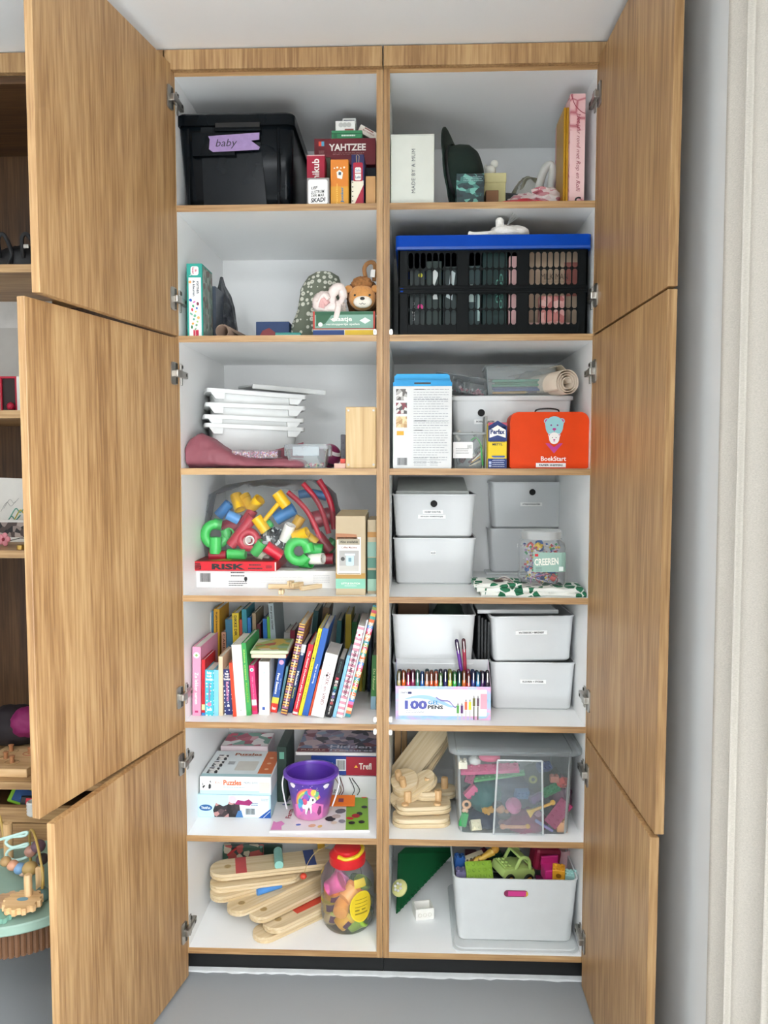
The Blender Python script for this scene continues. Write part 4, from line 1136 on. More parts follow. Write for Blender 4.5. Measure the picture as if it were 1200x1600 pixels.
# things on its lid
FROST = clear('d9dedd', .13, .3)
cx, w, h = fr(757, 872, 572.5, 3, .14, zlid)
t = thing('pencil_box', 'frosted plastic box of green and blue pencils on the white lid', 'pencil box', (cx, .14, zlid))
bin_(t, 'box', w*.90, .09, w*.96, .10, h, .008, .0018, FROST, lip=.004, cy=.05)
box(t, 'lid', -w/2, w/2, -.004, .104, h-.001, h+.004, FROST, .002)
pz = zlid+.008
pc = t
for k, (c, z_, y_, a0, a1) in enumerate((('c9953f', .010, .02, -.42, .08), ('3b4f8f', .018, .018, -.40, .40), ('2f4a7e', .024, .03, -.42, .38), ('3f8a6a', .032, .02, -.43, .36), ('37795c', .039, .035, -.38, .40), ('6a4a6f', .014, .05, -.3, .42), ('4a9a78', .046, .03, -.42, .30))):
    p = thing('pencil', ['ochre pencil lowest inside the frosted box', 'indigo pencil inside the frosted box', 'navy pencil inside the frosted box', 'sea green pencil inside the frosted box', 'dark green pencil inside the frosted box', 'plum pencil at the back of the frosted box', 'pale green pencil topmost inside the frosted box'][k], 'pencil', (cx, .14+.016+y_*.6, zlid+z_))
    tube(p, 'barrel', [(a0*w*.9, 0, 0), (a1*w*.9, 0, .002)], .0038, P(c), 6); tube(p, 'tip', [(a1*w*.9, 0, .002), (a1*w*.9+.008, 0, .002)], .003, P('d9b98a'), 6, rads=[.0038, .0006])
q0, q1 = PY(678, 585, .15), PY(760, 600, .15)
t = thing('organizer_case', 'clear divided organizer case tilted on the white lid', 'organizer', ((q0.x+q1.x)/2, .15, zlid+.012), 0, ry=.16)
w = (q1.x-q0.x); h = .046
box(t, 'case', -w/2, w/2, 0, .14, 0.0, h, clear('c9cfd0', .10, .12), .002, 1)
for k in (.33, .66): box(t, 'divider', -w/2+w*k-.0006, -w/2+w*k+.0006, .002, .138, .002, h-.002, clear('c9cfd0', .4, .2))
box(t, 'lid', -w/2-.002, w/2+.002, -.002, .142, h, h+.004, clear('d5dadb', .3, .1), .001, 1)
beads(t, 'trinkets', 60, -w*.1, w*.45, .008, .1, .004, .018, ['d98a9a', 'c2c6c6', 'e3b3bd', '9a9ea0', 'f0e0e2'], .005, 4); crumple(t, 'grey_lump', -.01, .05, .024, .018, .02, .016, M('4a4d50', .5), .2, 3, 3)
t = thing('paper_sheet', 'grey paper sheet bent over behind the pencil box', 'paper', (PY(800, 565, .30).x, .30, zlid))
def curl(par, name, x0, x1, y0, y1, zf, mat, n=24, m=6):
    v = [(x0+(x1-x0)*i/n, y0+(y1-y0)*j/m, zf(i/n, j/m)) for j in range(m+1) for i in range(n+1)]
    f = [(j*(n+1)+i, j*(n+1)+i+1, (j+1)*(n+1)+i+1, (j+1)*(n+1)+i) for j in range(m) for i in range(n)]
    o = mesh(name, v, f, mat, par, True); s_ = o.modifiers.new('t', 'SOLIDIFY'); s_.thickness = .0012
    return o
curl(t, 'sheet', -.14, .11, 0, .10, lambda u, v: .070+.035*math.sin(PI*max(0, u-.55)/.5)**2*(1-.3*v)-.015*u, M('8f9390', .7))
curl(t, 'side_fold', -.139, -.137, 0, .10, lambda u, v: .001+.068*u, M('8f9390', .7), 4, 2)
q = PY(888, 599, .08)
t = thing('paper_roll', 'beige paper roll with visible spiral end above the orange case', 'paper roll', (q.x, .085, q.z), rz=.35)
t.location.z = max(q.z, zlid+.0385)-.006
scroll(t, 'roll', .012, .0375, 3.6, .34, M('cdbca8', .8, var=.05), 120, .0016)
curl(t, 'outer_flap', -.02, .035, .03, .33, lambda u, v: .055-.02*abs(u-.3)-.03*u*u, M('b3a893', .8))
# clear tub with craft bits
cx, w, h = fr(708, 759, 677, 3, .05)
t = thing('craft_tub', 'square clear tub of craft scraps with a white label', 'tub', (cx, .05, SH[3]))
bin_(t, 'tub', w*.92, .09, w, .10, h, .012, .0015, CLR, cy=.05)
box(t, 'lid', -w*.51, w*.51, -.003, .103, h-.004, h+.003, clear('e4e8e8', .3, .1), .002)
rect(t, 'label', w*.60, h*.46, P('eeecea'), -.2*w, h*.52, -.0012)
lines(t, w*.4, 3, .006, BLACK, -.22*w, h*.55, -.0018, th=.0015); rect(t, 'label_print', w*.14, h*.11, fleck('qr_less_emblem', ['c9c9c6', 'b9b9b6'], 200), .0, h*.62, -.0018)
cc = ['7a1f2c', '2f8a4a', '16181a', 'd9d2c6', 'c86a3a', '8a2a3a', 'e7d9b9', '303235']
crf = random.Random(8)
for k in range(12):
    p0 = Vector((crf.uniform(-.36, .36)*w, crf.uniform(.015, .08), crf.uniform(.01, h*.8)))
    tube(t, 'craft_scrap', spline([p0, p0+Vector((crf.uniform(-.01, .014), crf.uniform(-.01, .01), .014)), p0+Vector((crf.uniform(-.006, .012), .004, .028))], 4), crf.uniform(.003, .0075), P(cc[k % 8]), 7)
tube(t, 'green_cord', spline([(w*.05, .003, h*.8), (w*.2, .004, h*.88), (w*.34, .004, h*.7), (w*.38, .004, h*.4), (w*.42, .004, h*.08)]), .0022, P('3a9a4c'), 6)
for k in range(5): tube(t, 'paper_strip', [(w*(.0+.03*k), .006, h*(.06+.05*k)), (w*.34, .006, h*(.20+.07*k))], .0016, P(['e8ddc6', '2a2c2e', 'd9a23c', 'efe9dd', '6a2430'][k]), 5)
t, w, h = cbox('card', 'thin grey card standing between the craft tub and glue carton', 'card', 757.5, 761, 650, 3, .06, .10, M('8f8f8b', .5))
# glue carton
t, w, h = cbox('glue_carton', 'small yellow and blue wallpaper glue carton', 'glue box', 762.5, 792, 661.5, 3, .02, .045, P('e2c321'))
NAVY = P('23366f')
rect(t, 'blue_band', w, h*.22, NAVY, 0, h*.11, -.0004); rect(t, 'top_band', w, h*.14, P('b24a5a'), 0, h*.95, -.0004)
poly(t, 'roof_print', [(-.5*w, .30*h), (-.5*w, .34*h), (.0, .46*h), (.5*w, .34*h), (.5*w, .0), (-.5*w, .0)], NAVY, 0, h*.60, -.0005)
rect(t, 'blue_edge', w, h*.07, NAVY, 0, h*.91, -.0005)
poly(t, 'house_print', [(-.43*w, .0), (-.43*w, .17*h), (0, .28*h), (.43*w, .17*h), (.43*w, .0), (0, .06*h)], P('f5f3ec'), 0, h*.68, -.0008)
txt(t, 'Perfax', w*.76, h*.11, NAVY, 0, h*.815, -.0012, bold=.04)
txt(t, 'BEHANGPLAKSEL', w*.84, h*.038, P('1c2440'), 0, h*.60, -.0009, bold=.03); txt(t, 'METYL', w*.54, h*.05, P('1c2440'), 0, h*.535, -.0009, bold=.03)
lines(t, w*.6, 2, .005, P('5f7ab8'), .08*w, h*.24, -.0009, th=.002); lines(t, w*.66, 4, .0055, P('c6cfe6'), .06*w, h*.17, -.0009, th=.0017)
rect(t, 'ribbon_print', w*.7, h*.03, P('3a5a9a'), .05*w, h*.27, -.0009)
for k in range(2): rect(t, 'pictogram', w*.13, h*.055, P('b9c6e6'), -.38*w, h*(.13-.07*k), -.0009)
# orange suitcase
cx, w, h = fr(797, 920, 643.5, 3, .02)
ORG = M('d64212', .5, var=.03, spec=.15)
t = thing('cardboard_suitcase', 'orange cardboard suitcase with two bear heads above white lettering', 'suitcase', (cx, .02, SH[3]))
r_ = .024
outl = [(w/2-.004, 0), (w/2, .004), (w/2, h-r_)]+[(w/2-r_+r_*math.cos(a), h-r_+r_*math.sin(a)) for a in [i*PI/12 for i in range(7)]]+[(-w/2+r_-r_*math.sin(a), h-r_+r_*math.cos(a)) for a in [i*PI/12 for i in range(7)]]+[(-w/2, h-r_), (-w/2, .004), (-w/2+.004, 0)]
prism(t, 'case', outl, 0, .085, ORG, bev=.0015)
sl = prism(t, 'lid_seam', [(a*1.003, b*1.003) for a, b in outl], .034, .036, M('b53f1e', .5))
tube(t, 'handle', spline([(-.035, .04, h-.001), (-.030, .035, h+.008), (0, .03, h+.011), (.028, .035, h+.008), (.033, .04, h-.001)]), .0022, BLACK, 8)
bx_, bz_ = (PY(866, 670, .02).x-cx), h*.745
TEAL = P('8fc0c4'); PKP = P('b43a86')
def bear(sc, ox, oz, off, face, ln):
    for s in (-1, 1):
        poly(t, 'bear_logo', circ(sc*.30, 14), face, ox+s*sc*.78, oz+sc*.55, off+.0001)
        poly(t, 'bear_logo', circ(sc*.20, 12), PKP if sc > .012 else P('d96a5a'), ox+s*sc*.78, oz+sc*.55, off)
    poly(t, 'bear_logo', [(x*(1 if z > 0 else .92), z*1.05) for x, z in circ(sc, 26)], face, ox, oz, off-.0001)
    for s in (-1, 1): poly(t, 'bear_logo', circ(sc*.09, 8), ln, ox+s*sc*.33, oz+sc*.12, off-.0005)
    poly(t, 'bear_logo', circ(sc*.20, 10, ry=sc*.14), PKP, ox, oz-sc*.30, off-.0005); rect(t, 'bear_logo', sc*.05, sc*.3, PKP, ox, oz-sc*.5, off-.0005)
    rect(t, 'bear_logo', sc*.36, sc*.05, PKP, ox, oz-sc*.66, off-.0005)
bear(.0265, bx_, bz_, -.0008, TEAL, P('8a3a7a')); bear(.0155, bx_, h*.535, -.0022, P('ece7e2'), BLACK)
poly(t, 'bear_logo', [(-.024, .016), (-.014, .016), (0, .005), (.014, .016), (.024, .016), (0, -.012)], PKP, bx_, h*.345, -.0008)
txt(t, 'BoekStart', w*.32, h*.085, P('f6e9e2'), bx_-.001, h*.175, -.0009, bold=.02)
rect(t, 'label_tape', w*.38, h*.075, LBL, bx_-.008, h*.06, -.0008); txt(t, 'PAPIER SNIPPERS', w*.30, h*.032, BLACK, bx_-.008, h*.06, -.0014, bold=.03)

# ---- fourth row left
wy = PZ(400, 918.5, SH[4]).y
t, w, h = cbox('game_box', 'long flat white box under the red board game', 'game box', 303.5, 525, 891.5, 4, wy, .26, P('e6e6e4'))
barcode(t, w*.075, h*.5, -.42*w, h*.58); rect(t, 'edge_line', .0015, h, BLACK, -.499*w, h*.5); lines(t, w*.13, 3, .006, P('6a6d70'), -.19*w, h*.35, th=.0022, seed=4); lines(t, w*.10, 2, .01, P('4a4d50'), -.19*w, h*.85, th=.003, seed=6)
lines(t, w*.12, 5, .005, P('b9bbbd'), .40*w, h*.72, th=.0015, seed=7); lines(t, w*.3, 3, .008, P('cfd1d2'), .12*w, h*.6, th=.001, seed=9)
poly(t, 'pin_print', [(0, 0), (-.005, .010), (-.004, .016), (0, .018), (.004, .016), (.005, .010)], BLACK, -.135*w, h*.3)
zr = SH[4]+h+.0003
rq = PZ(290, 898, zr)
cx, w, h = fr(291, 431.5, 877.5, 4, wy-.015, zr)
RED = P('c6202c')
t = thing('game_box', 'flat red board game box with bold black lettering', 'game box', (cx, wy-.015, zr))
carton(t, w, .20, h, RED)
txt(t, 'RISK', w*.37, h*.62, M('14100f', .4), -.03*w, h*.46, bold=.045); rect(t, 'worn_edge', w*.012, h*.9, P('e6ddd4'), .492*w, h*.5)
txt(t, 'CLIPPER', w*.15, h*.17, BLACK, -.41*w, h*.72, bold=.04)
rect(t, 'emblem', w*.15, h*.42, BLACK, -.41*w, h*.36)
for k in range(3): tube(t, 'emblem_wave', spline([(-.475*w, -.0012, h*(.22+.11*k)), (-.43*w, -.0012, h*(.30+.08*k)), (-.39*w, -.0012, h*(.22+.11*k)), (-.345*w, -.0012, h*(.28+.09*k))], 4), .0007, RED, 4)
lines(t, w*.14, 1, .005, BLACK, .27*w, h*.60, th=.0035, seed=2); lines(t, w*.16, 1, .005, BLACK, .27*w, h*.22, th=.0035, seed=3); lines(t, w*.07, 2, .005, BLACK, .42*w, h*.5, th=.0022, seed=5)
rect(t, 'lid_print', w*.9, .16, fleck('risk_lid', ['8c1f28', '7a1a22', 'a3862f', '93222b', '6b1a20'], 18), 0, .095, h+.0006, 't')
zrt = zr+h
# bag of plastic connectors
bx0, by0 = PY(425, 850, wy+.13).x, wy+.13
zbag = zr+.001
bag = thing('plastic_bag', 'big clear plastic bag bulging with coloured pipe connectors', 'plastic bag', (bx0, by0, zbag))
def PB(px, py, Y): return PY(px, py, Y)
film = clear('e3e6e6', .022, .06)
def outline_ring(zf, n=40):
    return zf
bag_px = [(894, 330, 512, .02), (880, 322, 528, .085), (862, 318, 536, .115), (838, 318, 540, .125), (812, 321, 538, .115), (790, 326, 530, .095), (772, 328, 522, .07), (758, 352, 510, .045), (750, 400, 500, .02)]
rings = []
for k, (py, pa, pb, dd) in enumerate(bag_px):
    a, b = PB(pa, py, by0), PB(pb, py, by0)
    z = max(a.z-zbag, .0); cxr = (a.x+b.x)/2-bx0; rxr = (b.x-a.x)/2
    rings.append([(cxr+rxr*math.copysign(abs(math.cos(u))**.8, math.cos(u))*(1+.05*noise.noise(Vector((math.cos(u)*3, math.sin(u)*3, z*20)))), dd*.85*math.sin(u)*(1+.16*noise.noise(Vector((math.cos(u)*3+5, math.sin(u)*3, z*22)))), z+.006*noise.noise(Vector((math.cos(u)*2, math.sin(u)*2, k)))*(k > 0)) for u in [2*PI*i/48 for i in range(48)]])
loft(bag, 'film', rings, film)
pk = PB(329, 768, by0-.05)
def tpiece(label, px, py, Y, ang, ln, r, col, kind='tube', yaw=0.0):
    """one plastic pipe connector: hollow tube, optionally with a second socket on a stem"""
    p = PB(px, py, by0+Y)
    ln *= 1.32; r *= 1.38
    m_ = M(col, .35, var=.04)
    t = thing('pipe_connector', label, 'toy', p, 0, 'pipe connectors in the clear bag')
    def hollow(nm, l, r_, o=(0, 0, 0), R=None):
        ob = lathe(t, nm, [(r_*.78, -l/2+.002), (r_*.78, -l/2), (r_, -l/2), (r_, l/2), (r_*.78, l/2), (r_*.78, -l/2+.003)], m_, 16)
        ob.location = o
        ob.rotation_euler = R or (0, PI/2, 0)
        return ob
    if kind == 'tube': hollow('socket', ln, r)
    elif kind == 'bar':
        tube(t, 'stem', [(-ln/2, 0, 0), (ln/2, 0, 0)], r*.42, m_, 10)
        hollow('socket', r*3.0, r, (-ln/2, 0, 0), (0, .25, 0)); hollow('socket', r*3.0, r, (ln/2, 0, 0), (0, .25, 0))
    elif kind == 'elbow':
        a_ = [(-ln*.5, 0, 0), (-ln*.1, 0, 0), (.0, 0, .004), (.004, 0, ln*.15), (.004, 0, ln*.5)]
        tube(t, 'elbow', spline(a_), r, m_, 14, caps=False); hollow('socket', r*.9, r*1.12, (-ln*.5, 0, 0)); hollow('socket', r*.9, r*1.12, (.004, 0, ln*.5), (0, 0, 0))
    elif kind == 'ring':
        tube(t, 'hoop', [(ln*.5*math.cos(a), 0, ln*.5*math.sin(a)) for a in [i*1.72*PI/22 for i in range(23)]], r, m_, 10)
        hollow('socket', r*1.6, r*1.15, (ln*.5, 0, 0), (0, 0, 0))
    elif kind == 'curve':
        tube(t, 'curved_pipe', spline([(-ln*.5, 0, ln*.16), (-ln*.2, 0, ln*.1), (.1*ln, 0, -.02*ln), (.5*ln, 0, -.3*ln)]), r, m_, 10)
    t.rotation_euler = (0, -ang, yaw)
    return t
G, R_, Y_, B_, W_, K_ = '46b85a', 'b8283c', 'e2b41e', '3a86c8', 'ece9e2', '7a8a90'
DG = math.radians
pcs = [
 ('yellow two-socket bar standing out at the top of the bag', 424, 800, -.085, DG(50), .075, .0125, Y_, 'bar', 0),
 ('yellow open socket upper left in the bag', 372, 785, -.045, DG(-55), .04, .0135, Y_, 'tube', -.9),
 ('yellow elbow beside the upper left yellow socket', 392, 792, -.05, DG(-50), .055, .012, Y_, 'elbow', -.5),
 ('deep blue tube at the upper left of the bag', 350, 796, -.03, DG(48), .040, .0120, B_, 'tube', 0),
 ('light blue tube below the deep blue one', 364, 808, -.055, DG(-28), .030, .0115, '5aa0e0', 'tube', .3),
 ('bright green hoop at the left edge of the bag', 337, 835, -.06, DG(80), .048, .011, G, 'ring', .3),
 ('upright green tube under the green hoop', 337, 852, -.075, DG(88), .038, .0135, G, 'tube', 0),
 ('small open green socket left of centre', 356, 834, -.05, DG(10), .022, .0125, G, 'tube', -1.1),
 ('long red pipe leaning across the bag', 378, 830, -.07, DG(52), .085, .0125, R_, 'tube', 0),
 ('red hoop around the white socket', 388, 843, -.075, DG(0), .036, .010, R_, 'ring', 0),
 ('white open socket inside the red hoop', 388, 845, -.088, DG(10), .026, .0105, W_, 'tube', -1.1),
 ('green tube right of the white socket', 404, 856, -.085, DG(52), .036, .0115, G, 'tube', -.3),
 ('dark red pipe lowest at the left', 341, 868, -.07, DG(0), .040, .0125, '9c1f30', 'tube', 0),
 ('green tube lying beside the lowest dark red pipe', 370, 866, -.08, DG(0), .042, .0125, G, 'tube', 0),
 ('red tube slanting below centre', 427, 861, -.088, DG(-35), .042, .0135, 'cf2a3e', 'tube', .3),
 ('cream elbow at the bottom of the heap', 408, 868, -.07, DG(-25), .03, .012, 'e6d5c6', 'tube', -.6),
 ('white tube upright near the middle', 449, 832, -.080, DG(62), .042, .0125, W_, 'tube', -.6),
 ('yellow tube right of the upright white one', 470, 835, -.085, DG(18), .036, .0125, Y_, 'tube', -.3),
 ('amber tube behind the white and yellow ones', 462, 822, -.05, DG(60), .05, .012, 'c99a22', 'tube', 0),
 ('yellow stub beside the right green hoop', 486, 843, -.06, DG(-40), .03, .0120, 'd0aa20', 'tube', 0),
 ('large green hoop at the lower right of the bag', 467, 861, -.088, DG(20), .046, .0115, G, 'ring', 0),
 ('green tube right of the large hoop', 493, 858, -.075, DG(-8), .032, .0135, '2fa04a', 'tube', 0),
 ('white tube lowest at the right', 495, 873, -.085, DG(4), .034, .0125, W_, 'tube', -.4),
 ('dark red stub beside the lowest white tube', 512, 873, -.06, DG(0), .026, .0125, '8f1c2e', 'tube', 0),
 ('green stub below the large hoop', 478, 879, -.08, DG(0), .03, .012, '2f9a46', 'tube', -.5),
 ('long red curved pipe high on the right', 478, 800, -.05, DG(-30), .12, .006, 'c2263c', 'curve', 0),
 ('second red curved pipe on the right', 497, 790, -.04, DG(-38), .12, .006, 'b02238', 'curve', 0),
 ('outermost red curved pipe on the right', 514, 785, -.03, DG(-48), .11, .007, 'a81f35', 'curve', 0),
 ('dark red block among the curved pipes', 500, 810, 0.0, DG(15), .05, .02, '8f1c30', 'tube', .2),
 ('blue tube behind the middle', 445, 802, -.03, DG(30), .05, .016, '2f7ab8', 'tube', 0),
 ('blue piece at the upper right of the bag', 488, 772, -.02, DG(20), .06, .010, '3a6f9f', 'curve', 0),
 ('dark red lump behind the long red pipe', 366, 822, -.02, DG(20), .05, .02, '8a2032', 'tube', 0),
 ('small green stub above the middle', 416, 822, -.07, DG(35), .03, .010, '3fae54', 'tube', 0),
 ('red stub upper middle behind the yellow bar', 388, 808, -.05, DG(55), .04, .012, 'b02a3c', 'tube', 0),
 ('green piece at the right edge of the bag', 516, 855, -.03, DG(60), .04, .012, '2f8f46', 'tube', 0),
 ('dark red pipe at the right edge', 506, 848, -.04, DG(-50), .05, .013, '8f1d2f', 'tube', 0)]
for a in pcs: tpiece(a[0] if 'bag' in a[0] else a[0]+', inside the clear bag of connectors', *a[1:])
sk = PB(428, 845, by0-.055)
t = thing('plastic_pouch', 'smaller black and clear crinkled pouch in the middle of the bag', 'pouch', sk)
crumple(t, 'pouch', 0, 0, 0, .040, .03, .035, fleck('crinkled_film', ['2b2e30', '55595b', 'b9bdbe', '3a3d3f', '202224', 'e3e5e5'], 130, .15, (1, 1, .5)), .25, 4, 6)
# clothes pegs
PEG = wood('peg_wood', 'X', 'd2b083', 'e0c69c', 'ead6b2', .6)
pegs = [('lying lengthwise at the front left', 447, 916, 0.0, .085, 0, 0), ('lying crosswise on the pile', 460, 913, 1.75, .075, .010, 0), ('slanting to the right in the pile', 470, 915, 2.1, .07, .006, 0), ('lying lengthwise at the front right', 475, 914, -.05, .08, .012, 0), ('slanting out at the far right end of the pile', 486, 917, 2.35, .06, .0, 0), ('standing on edge under the others', 440, 924, 1.5, .03, .0, 0)]
for k, (lb, px, py, a, ln, dz, _) in enumerate(pegs):
    p = PZ(px, py+4, SH[4])
    g = thing('wooden_peg', 'bare wooden clothes peg '+lb, 'clothes peg', (p.x, max(p.y, .02), SH[4]+dz+.0008), -a if k else .03, 'wooden pegs by the white box')
    box(g, 'peg_half', -ln*.62, ln*.62, -.007, -.0005, 0, .013, PEG, .001); box(g, 'peg_half', -ln*.62, ln*.62, .0005, .007, 0, .013, PEG, .001)
# toy coffee machine boxes
t, w, h = cbox('toy_box', 'upright kraft toy box showing a pale blue coffee machine', 'toy box', 524.5, 571, 806, 4, .018, .17, M('b19f80', .55, var=.03))
ky = .018
prism(t, 'hill_print', [(-w/2, h*.70)]+[(-w/2+w*i/10, h*(.78-.03*i/10*(i/10))) for i in range(8)]+[(.25*w, h*.70)], -.0006, -.0004, P('a5714f'))
rect(t, 'ochre_band', w, h*.07, P('a9823f'), 0, h*.245, -.0005); rect(t, 'mint_band', w, h*.14, P('7fb9a0'), 0, h*.155, -.0005)
txt(t, 'LITTLE DUTCH', w*.62, h*.022, P('e9e6da'), 0, h*.15, -.001, bold=.02); lines(t, w*.4, 1, .005, P('d9e6de'), 0, h*.118, -.001, th=.0014)
rect(t, 'sticker', w*.80, h*.47, P('efe9dd'), -.05*w, h*.50, -.0006); rect(t, 'sticker_header', w*.72, h*.075, P('a39a84'), -.05*w, h*.675, -.0009); txt(t, 'Also available', w*.60, h*.03, P('2c2c28'), -.05*w, h*.675, -.0013, bold=.02)
rect(t, 'sticker_line', w*.74, h*.012, P('8a7f68'), -.05*w, h*.275, -.0009); txt(t, 'Coffee Machine', w*.52, h*.024, P('7a3f3f'), -.05*w, h*.605, -.0009, bold=.02)
rect(t, 'photo_print', w*.66, h*.26, P('a8a6a2'), -.05*w, h*.435, -.0009); rect(t, 'photo_print', w*.66, h*.07, P('bdbab2'), -.05*w, h*.34, -.0011)
poly(t, 'machine_print', rr(w*.26, h*.13, .004), P('b9d3da'), -.02*w, h*.44, -.0013); rect(t, 'machine_print', w*.34, h*.025, P('cfe0e4'), -.02*w, h*.515, -.0014); rect(t, 'machine_print', w*.10, h*.05, P('6f8f99'), -.02*w, h*.45, -.0016); poly(t, 'cup_print', circ(w*.07, 10), P('4a4a48'), -.26*w, h*.46, -.0013)
fl = mesh('box_flap', [(-w/2, 0, h), (w/2, 0, h), (w/2+.004, .085, h+.012), (-w/2+.01, .085, h+.012)], [(0, 1, 2, 3)], M('a39272', .6), t)
t, w, h = cbox('toy_box', 'kraft toy box with green hill stripes behind the coffee machine one', 'toy box', 574, 588, 812, 4, .045, .15, M('a8977a', .55))
for a, hh, c in ((.60, .20, '7a9a8c'), (.42, .14, '4f7a6a'), (.26, .12, '356050'), (.12, .16, '8fb09c'), (.80, .07, 'a9793f')): rect(t, 'hill_print', w, h*hh, P(c), 0, h*a, -.0006)

# ---- fourth row right: white bins
def stack_bin(label, p0, p1, pt, pbase, row, d=.27, zb=None, Y=None, group='white storage bins with small labels', rz=0):
    zz = SH[row] if zb is None else zb
    Yq = PZ((p0+p1)/2, pbase, zz).y if Y is None else Y
    return kbin('storage_bin', label, p0, p1, pt, row, Yq-.010, d, zb, .93, group, rz)
tB, wB, hB, yB = stack_bin('white bin labelled KLEI, lower left in its compartment', 613.5, 745, 840.5, 913, 4)
xx = PY(677, 863, tB.location.y).x-tB.location.x
fronttext(tB, 'KLEI', .013, .0055, xx, .68, hB, yB)
tA, wA, hA, yA = stack_bin('white bin labelled HOBBY KNUTSEL standing on the KLEI bin', 612.5, 744.5, 772, 841, 4, zb=SH[4]+hB+.0006, Y=tB.location.y+.012)
xx = PY(678, 787, tA.location.y).x-tA.location.x
fronthole(tA, .0115, xx, (PY(678, 787, tA.location.y).z-tA.location.z)/hA, hA, yA)
fronttext(tA, 'HOBBY KNUTSEL', .050, .0055, xx-.003, .59, hA, yA); fronttext(tA, 'KRALEN ARMBANDJES', .068, .0055, xx-.006, .48, hA, yA)
t = thing('bin_lid', 'grey-looking white lid propped open on the HOBBY KNUTSEL bin', 'lid', (tA.location.x, tA.location.y+.02, tA.location.z+hA+.002), rx=.18)
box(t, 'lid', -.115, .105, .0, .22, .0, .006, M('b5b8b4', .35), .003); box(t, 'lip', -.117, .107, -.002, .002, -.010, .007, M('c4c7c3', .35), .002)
tD, wD, hD, yD = stack_bin('white bin behind the jar, lower right in its compartment', 762, 894.5, 828, 897, 4)
xx = PY(813, 853, tD.location.y).x-tD.location.x
fronttext(tD, 'NIET', .016, .0055, xx, .62, hD, yD)
box(tD, 'lid_underneath', -wD*.52, wD*.52, -.012, .27, -.004, .003, WHITE, .003)
tD.location.z += .0045
tC, wC, hC, yC = stack_bin('white bin labelled STRIJKKRAALTJES, upper right in its compartment', 764, 898, 753, 828, 4, zb=tD.location.z+hD+.0006, Y=tD.location.y+.004)
xx = PY(832, 769, tC.location.y).x-tC.location.x
fronthole(tC, .0115, xx, (PY(832, 769, tC.location.y).z-tC.location.z)/hC, hC, yC)
fronttext(tC, 'STRIJKKRAALTJES', .058, .0055, xx-.003, .52, hC, yC)
# tablecloth folded at the front
def leaves(nt):
    co = coords(nt, (1.0, .55, .8), (.3, .75, .5))
    v = N(nt, 'ShaderNodeTexVoronoi'); v.inputs['Scale'].default_value = 46; v.feature = 'DISTANCE_TO_EDGE'
    mp = N(nt, 'ShaderNodeMapping'); mp.inputs['Scale'].default_value = (1, 1, 1); nt.links.new(co, mp.inputs[0]); nt.links.new(mp.outputs[0], v.inputs['Vector'])
    v2 = N(nt, 'ShaderNodeTexVoronoi'); v2.inputs['Scale'].default_value = 46; nt.links.new(mp.outputs[0], v2.inputs['Vector'])
    sp = N(nt, 'ShaderNodeSeparateColor'); nt.links.new(v2.outputs['Color'], sp.inputs[0])
    g = N(nt, 'ShaderNodeMath', operation='GREATER_THAN'); g.inputs[1].default_value = .45; nt.links.new(sp.outputs[0], g.inputs[0])
    e = N(nt, 'ShaderNodeMath', operation='GREATER_THAN'); e.inputs[1].default_value = .07; nt.links.new(v.outputs['Distance'], e.inputs[0])
    m_ = N(nt, 'ShaderNodeMath', operation='MULTIPLY'); nt.links.new(g.outputs[0], m_.inputs[0]); nt.links.new(e.outputs[0], m_.inputs[1])
    return ramp(nt, m_.outputs[0], [(0, 'e9ebe4'), (.5, '1f6b4a')], 'CONSTANT')
TC = patt('leaf_print_cloth', leaves, .85)
ty = PZ(830, 932, SH[4]).y
cl = thing('tablecloth', 'folded white tablecloth with green leaf print under the jar', 'tablecloth', (PY(830, 925, .02).x, .015, SH[4]))
x0, x1 = PY(752, 925, .02).x-cl.location.x, PY(915, 925, .02).x-cl.location.x
for k, (za, zb_, sh, yy) in enumerate(((.0005, .011, 0, 0), (.0112, .023, -.012, .004), (.0232, .034, -.020, .012))):
    rg = []
    for i in range(21):
        u = x0+sh+(x1-x0-(.0 if k == 0 else .006*k)-sh)*i/20
        wv = .0015*math.sin(i*1.3+k*2); fy = .004*math.sin(i*.6+k)+yy
        if k == 2 and i > 9: continue
        rg.append([(u, fy, za+wv*.3), (u, fy-.005, (za+zb_)/2), (u, fy, zb_+wv), (u, .09, zb_+.004+wv), (u, .13, zb_), (u, .13, za)])
    fixn(loft(cl, 'fold', rg, TC))
zt = SH[4]+.0245
# craft jar
cxj, wj, hj = fr(817, 885, 831, 4, .055, zt)
jar = thing('craft_jar', 'clear screw-lid jar with a sage label, full of coloured craft beads', 'jar', (cxj, .055+wj/2, zt))
rj = wj/2
sq = lambda s: [(x*s, y*s) for x, y in rr(wj, wj, .018, 5)]
ringz = [(.90, 0), (.97, .004), (1.0, .012), (1.0, hj*.70), (.96, hj*.78), (.86, hj*.82), (.86, hj*.86)]
loft(jar, 'jar', [[(x, y, z) for x, y in sq(s)] for s, z in ringz], clear('e9edf0', .07, .05), True, False)
lathe(jar, 'lid', [(rj*.92, hj*.84), (rj*.92, hj*.985), (rj*.88, hj), (0.001, hj)], clear('e6e8e6', .42, .15), 32)
lab = []
for i in range(13):
    a = -wj*.26+wj*.78*i/12
    x = min(max(a, -rj+.002), rj*.998)
    lab.append((x, -rj-.0012+(max(0, abs(x)-(rj-.018))**2)/.03))
lv = [(x, y, hj*.26) for x, y in lab]+[(x, y, hj*.62) for x, y in lab]
mesh('label', lv, [(i, i+1, i+14, i+13) for i in range(12)], P('93b3a6'), jar)
txt(jar, 'CREEREN', wj*.55, hj*.13, P('f3f1e6'), .04*wj, hj*.45, -rj-.0020, rot=.06, bold=.03)
